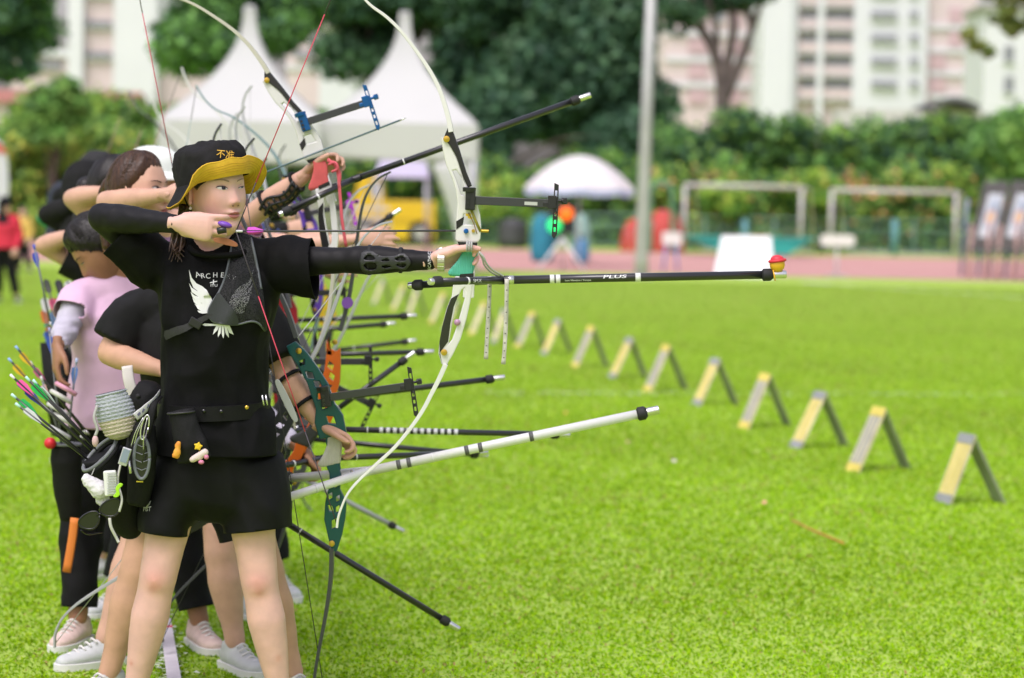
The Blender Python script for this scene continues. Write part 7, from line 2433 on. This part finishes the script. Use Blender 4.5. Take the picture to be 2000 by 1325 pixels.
# arrows of the archer in pink
for k, (nx, ny, bx_, by, Yn, fl, nc, lab) in enumerate((
        (16, 700, 165, 860, 7.75, (.75, .48, .02), (.25, .42, .75), 'arrow with yellow vane and blue nock, lower of two'),
        (30, 676, 175, 850, 7.78, (.75, .48, .02), (.25, .42, .75), 'arrow with yellow vane and blue nock, upper of two'),
        (58, 706, 170, 850, 7.80, (.70, .15, .36), (.7, .7, .7), 'arrow with pink vane behind the yellow pair'),
        (150, 700, 128, 890, 7.70, (.12, .25, .62), (.4, .5, .7), 'upright arrow with blue vane beside the pink tee'),
        (96, 640, 122, 890, 7.72, (.05, .10, .45), (.3, .3, .5), 'upright dark blue arrow by the lilac sleeve hand'),
        (80, 735, 125, 880, 7.74, (.68, .40, .45), (.6, .6, .6), 'short pale pink arrow in the second quiver'),
        (66, 478, 100, 640, 8.6, (.03, .07, .55), (.05, .1, .6), 'tall arrow with royal blue vane at the far quiver'))):
    arrow(lab, P(nx, ny, Yn), P(bx_, by, Yn + .02), fletch=fl, nockcol=nc, fl=.055, shaft=.0036, col=M_rodblack if k < 3 else mat('arrow_grey', (.16, .17, .19), .4))
Q3 = empty('hip_quiver', P(135, 930, 7.75), 'long black tube quiver of the archer in the pink tee', 'quiver')
mb = MB(); mb.tube([P(128, 868, 7.74), P(128, 900, 7.74), P(132, 960, 7.76), P(138, 1015, 7.78)], [(.048, .035), (.050, .036), (.046, .034), (.036, .028)], 16, ref=(1, 0, 0))
link('body', cloth(mb, .007, 4, .002, 3, 10, 6), M_nylon, Q3)
MB().tube([P(128, 868, 7.74) + V(math.cos(a) * .050, math.sin(a) * .036, 0) for a in np.linspace(0, 2 * np.pi, 21)], .005, 6).build('rim', M_grim, Q3)
MB().tube(crv([P(146, 1012, 7.70), P(140, 1060, 7.70), P(130, 1118, 7.70)], 4), .014, 8, flat=.3, ref=(1, 0, 0)).build('orange_strap', mat('strap_orange', (.68, .20, .03), .7), Q3)
MB().ball(P(98, 866, 7.70), (.020, .018, .019), 14).build('red_ball', mat('ball_red', (.62, .02, .03), .4), Q3)
for k, (x, y, c_) in enumerate(((118, 770, (.55, .55, .5)), (112, 795, (.5, .5, .48)), (124, 815, (.5, .5, .46)), (116, 840, (.45, .46, .45)), (128, 755, (.62, .30, .40)))):
    MB().tube(crv([P(x - 18, y - 6, 7.68), P(x, y + 4, 7.66), P(x + 20, y + 16, 7.68)], 4), .008, 8).build('arrow_clip', mat('clip_%d' % k, c_, .6), Q3)
# quivers far along the line: bright vanes
vcols = [(.03, .10, .5), (.7, .7, .72), (.65, .05, .2), (.02, .35, .25), (.75, .55, .03), (.05, .05, .06), (.7, .2, .05), (.2, .35, .65)]
QF = empty('hip_quiver', P(100, 600, 9.6), 'far quiver crowded with blue white and red vanes behind the lilac sleeve', 'quiver')
rg = random.Random(5)
for k in range(26):
    x, y = 82 + rg.random() * 52, 545 + rg.random() * 120
    c = P(x, y, 9.5 + rg.random() * .3)
    d = V(.25 + rg.random() * .3, 0, -1).normalized()
    MB().tube([c, c + d * .35], .0035, 6).build('shaft', M_rodblack, QF)
    n_ = V(rg.uniform(-1, 1), -1, 0).normalized()
    MB().prism([(0, 0), (.01, .016), (.05, .016), (.065, 0), (.05, -.016), (.01, -.016)], c, d, d.cross(n_).normalized(), n_, .003).build('vane', mat('far_vane_%d' % (k % 8), vcols[k % 8], .5), QF, smooth=False)
mb = MB(); mb.tube([P(112, 668, 9.65), P(118, 760, 9.65), P(125, 850, 9.65)], [(.07, .05), (.065, .05), (.05, .04)], 14, ref=(1, 0, 0))
mb.build('body', M_nylon, QF)
# waist bag of the second archer
WB = empty('waist_bag', P(285, 790, 6.88), 'black waist bag on the hip of the archer in faded tee', 'bag')
mb = MB(); mb.tube([P(262, 770, 6.86), P(285, 785, 6.85), P(315, 800, 6.86)], [(.05, .04), (.065, .045), (.05, .04)], 16, ref=(0, 0, 1))
link('bag', cloth(mb, .008, 4, .003, 2, 12, 12), M_nylon, WB)
MB().lathe([(0, .007), (.003, .006)], P(270, 774, 6.81), (0, -1, 0), 12).build('snap', M_rubber, WB)
mb = MB(); q = crv([P(248, 715, 6.84), P(252, 745, 6.83), P(262, 775, 6.83)], 5); mb.tube(q, [(.016, .003)] * len(q), 10, ref=(1, 0, 0)); mb.build('white_trim', mat('trim_white', (.66, .63, .58), .7), WB)
# arm guard of the second archer: pale stick held with two bands
AG2 = empty('arm_guard', P(562, 780, 6.88), 'pale plastic arm guard with black bands on the arm holding the teal bow', 'arm guard')
a, b = P(541, 744, 6.85), P(578, 822, 6.84)
d = (b - a).normalized(); q_ = V(d.z, 0, -d.x)
L_ = (b - a).length
MB().prism(crv2([(0, -.006), (0, .006), (L_ * .3, .010), (L_ * .7, .010), (L_, .006), (L_, -.006), (L_ * .7, -.010), (L_ * .3, -.010)], 3, True), a, d, q_, V(0, 1, 0), .006).build('plate', mat('guard_white', (.68, .68, .66), .4), AG2, smooth=False, bevel=.0015)
for t, x in ((.25, 571), (.78, 603)):
    c = J2['elL'] + (J2['wrL'] - J2['elL']) * (.05 if t < .5 else .52)
    axd = (J2['wrL'] - J2['elL']).normalized(); u1 = axd.orthogonal().normalized(); u2 = axd.cross(u1)
    rr = .042 if t < .5 else .036
    MB().tube([c + (u1 * math.cos(a_) + u2 * math.sin(a_)) * rr for a_ in np.linspace(0, 2 * np.pi, 21)], .006, 6, flat=.3, ref=axd).build('elastic_band', M_nylon, AG2)
# arm guard on the raised bare arm
AG4 = empty('arm_guard', P(545, 375, 7.45), 'black lattice arm guard on the raised bare forearm', 'arm guard')
ax = (J4['wrL'] - J4['elL']); axn = ax.normalized(); u1 = V(0, -1, 0); u1 = (u1 - axn * u1.dot(axn)).normalized(); u2 = axn.cross(u1); u2 = u2 if u2.z > 0 else -u2
def on_arm(t, an, off):
    r_ = np.interp(t, [0, .2, .4, .75, 1], [.038, .041, .037, .028, .0235]) + off
    return J4['elL'] + ax * t + (u1 * math.cos(an) + u2 * math.sin(an)) * r_
for an in (-1.15, -.55, .0):
    MB().tube([on_arm(t, an + .25 * math.sin(t * 9), .004) for t in np.linspace(-.05, .78, 14)], .0052, 6).build('rail', M_sight, AG4)
for t in np.linspace(0, .7, 7):
    MB().tube([on_arm(t + .06 * k / 6, -1.15 + 1.15 * k / 6, .004) for k in range(7)], .0042, 6).build('rung', M_sight, AG4)
for t in (.05, .74):
    MB().tube([on_arm(t, a_, .003) for a_ in np.linspace(0, 2 * np.pi, 21)], .006, 6).build('strap', M_nylon, AG4)
# red cord hanging from the raised bow hand
RC = empty('wrist_cord', P(662, 330, 7.36), 'long pink red cord hanging from the raised bow hand', 'cord')
M_redc = mat('cord_red', (.62, .10, .13), .8)
MB().tube(crv([P(640, 312, 7.35), P(658, 330, 7.33), P(664, 380, 7.33), P(668, 430, 7.33), P(676, 482, 7.34)], 6), .006, 6, flat=.4).build('cord', M_redc, RC)
MB().tube(crv([P(650, 315, 7.34), P(664, 340, 7.33), P(662, 366, 7.33)], 5), .004, 6).build('cord', M_redc, RC)
MB().tube(crv([P(642, 322, 7.34), P(655, 318, 7.32), P(660, 330, 7.32), P(648, 336, 7.33)], 5), .004, 6).build('loop', M_redc, RC)
# tape on the shooting line
pa, pb_ = ground_at(322, 1228), ground_at(350, 1420)
dd = (pb_ - pa); dd.z = 0; L_ = dd.length; dn = dd.normalized(); qn = V(-dn.y, dn.x, 0)
LT = empty('line_tape', pa, 'white tape with a red mark pegged on the grass between the feet', 'tape')
MB().prism([(0, -.019), (L_, -.022), (L_, .022), (0, .019)], V(pa.x, pa.y, .036), dn, qn, V(0, 0, 1), .003).build('band', mat('tape_white', (.66, .62, .66), .7, var=.06, vscale=20), LT, smooth=False)
MB().prism([(.16, -.021), (.19, -.021), (.19, .021), (.16, .021)], V(pa.x, pa.y, .0385), dn, qn, V(0, 0, 1), .002).build('red_mark', mat('tape_red', (.62, .05, .10), .7), LT, smooth=False)
MB().ball(V(pa.x, pa.y - .0, .045), (.014, .012, .008), 10).build('peg', mat('peg_orange', (.68, .16, .03), .6), LT)
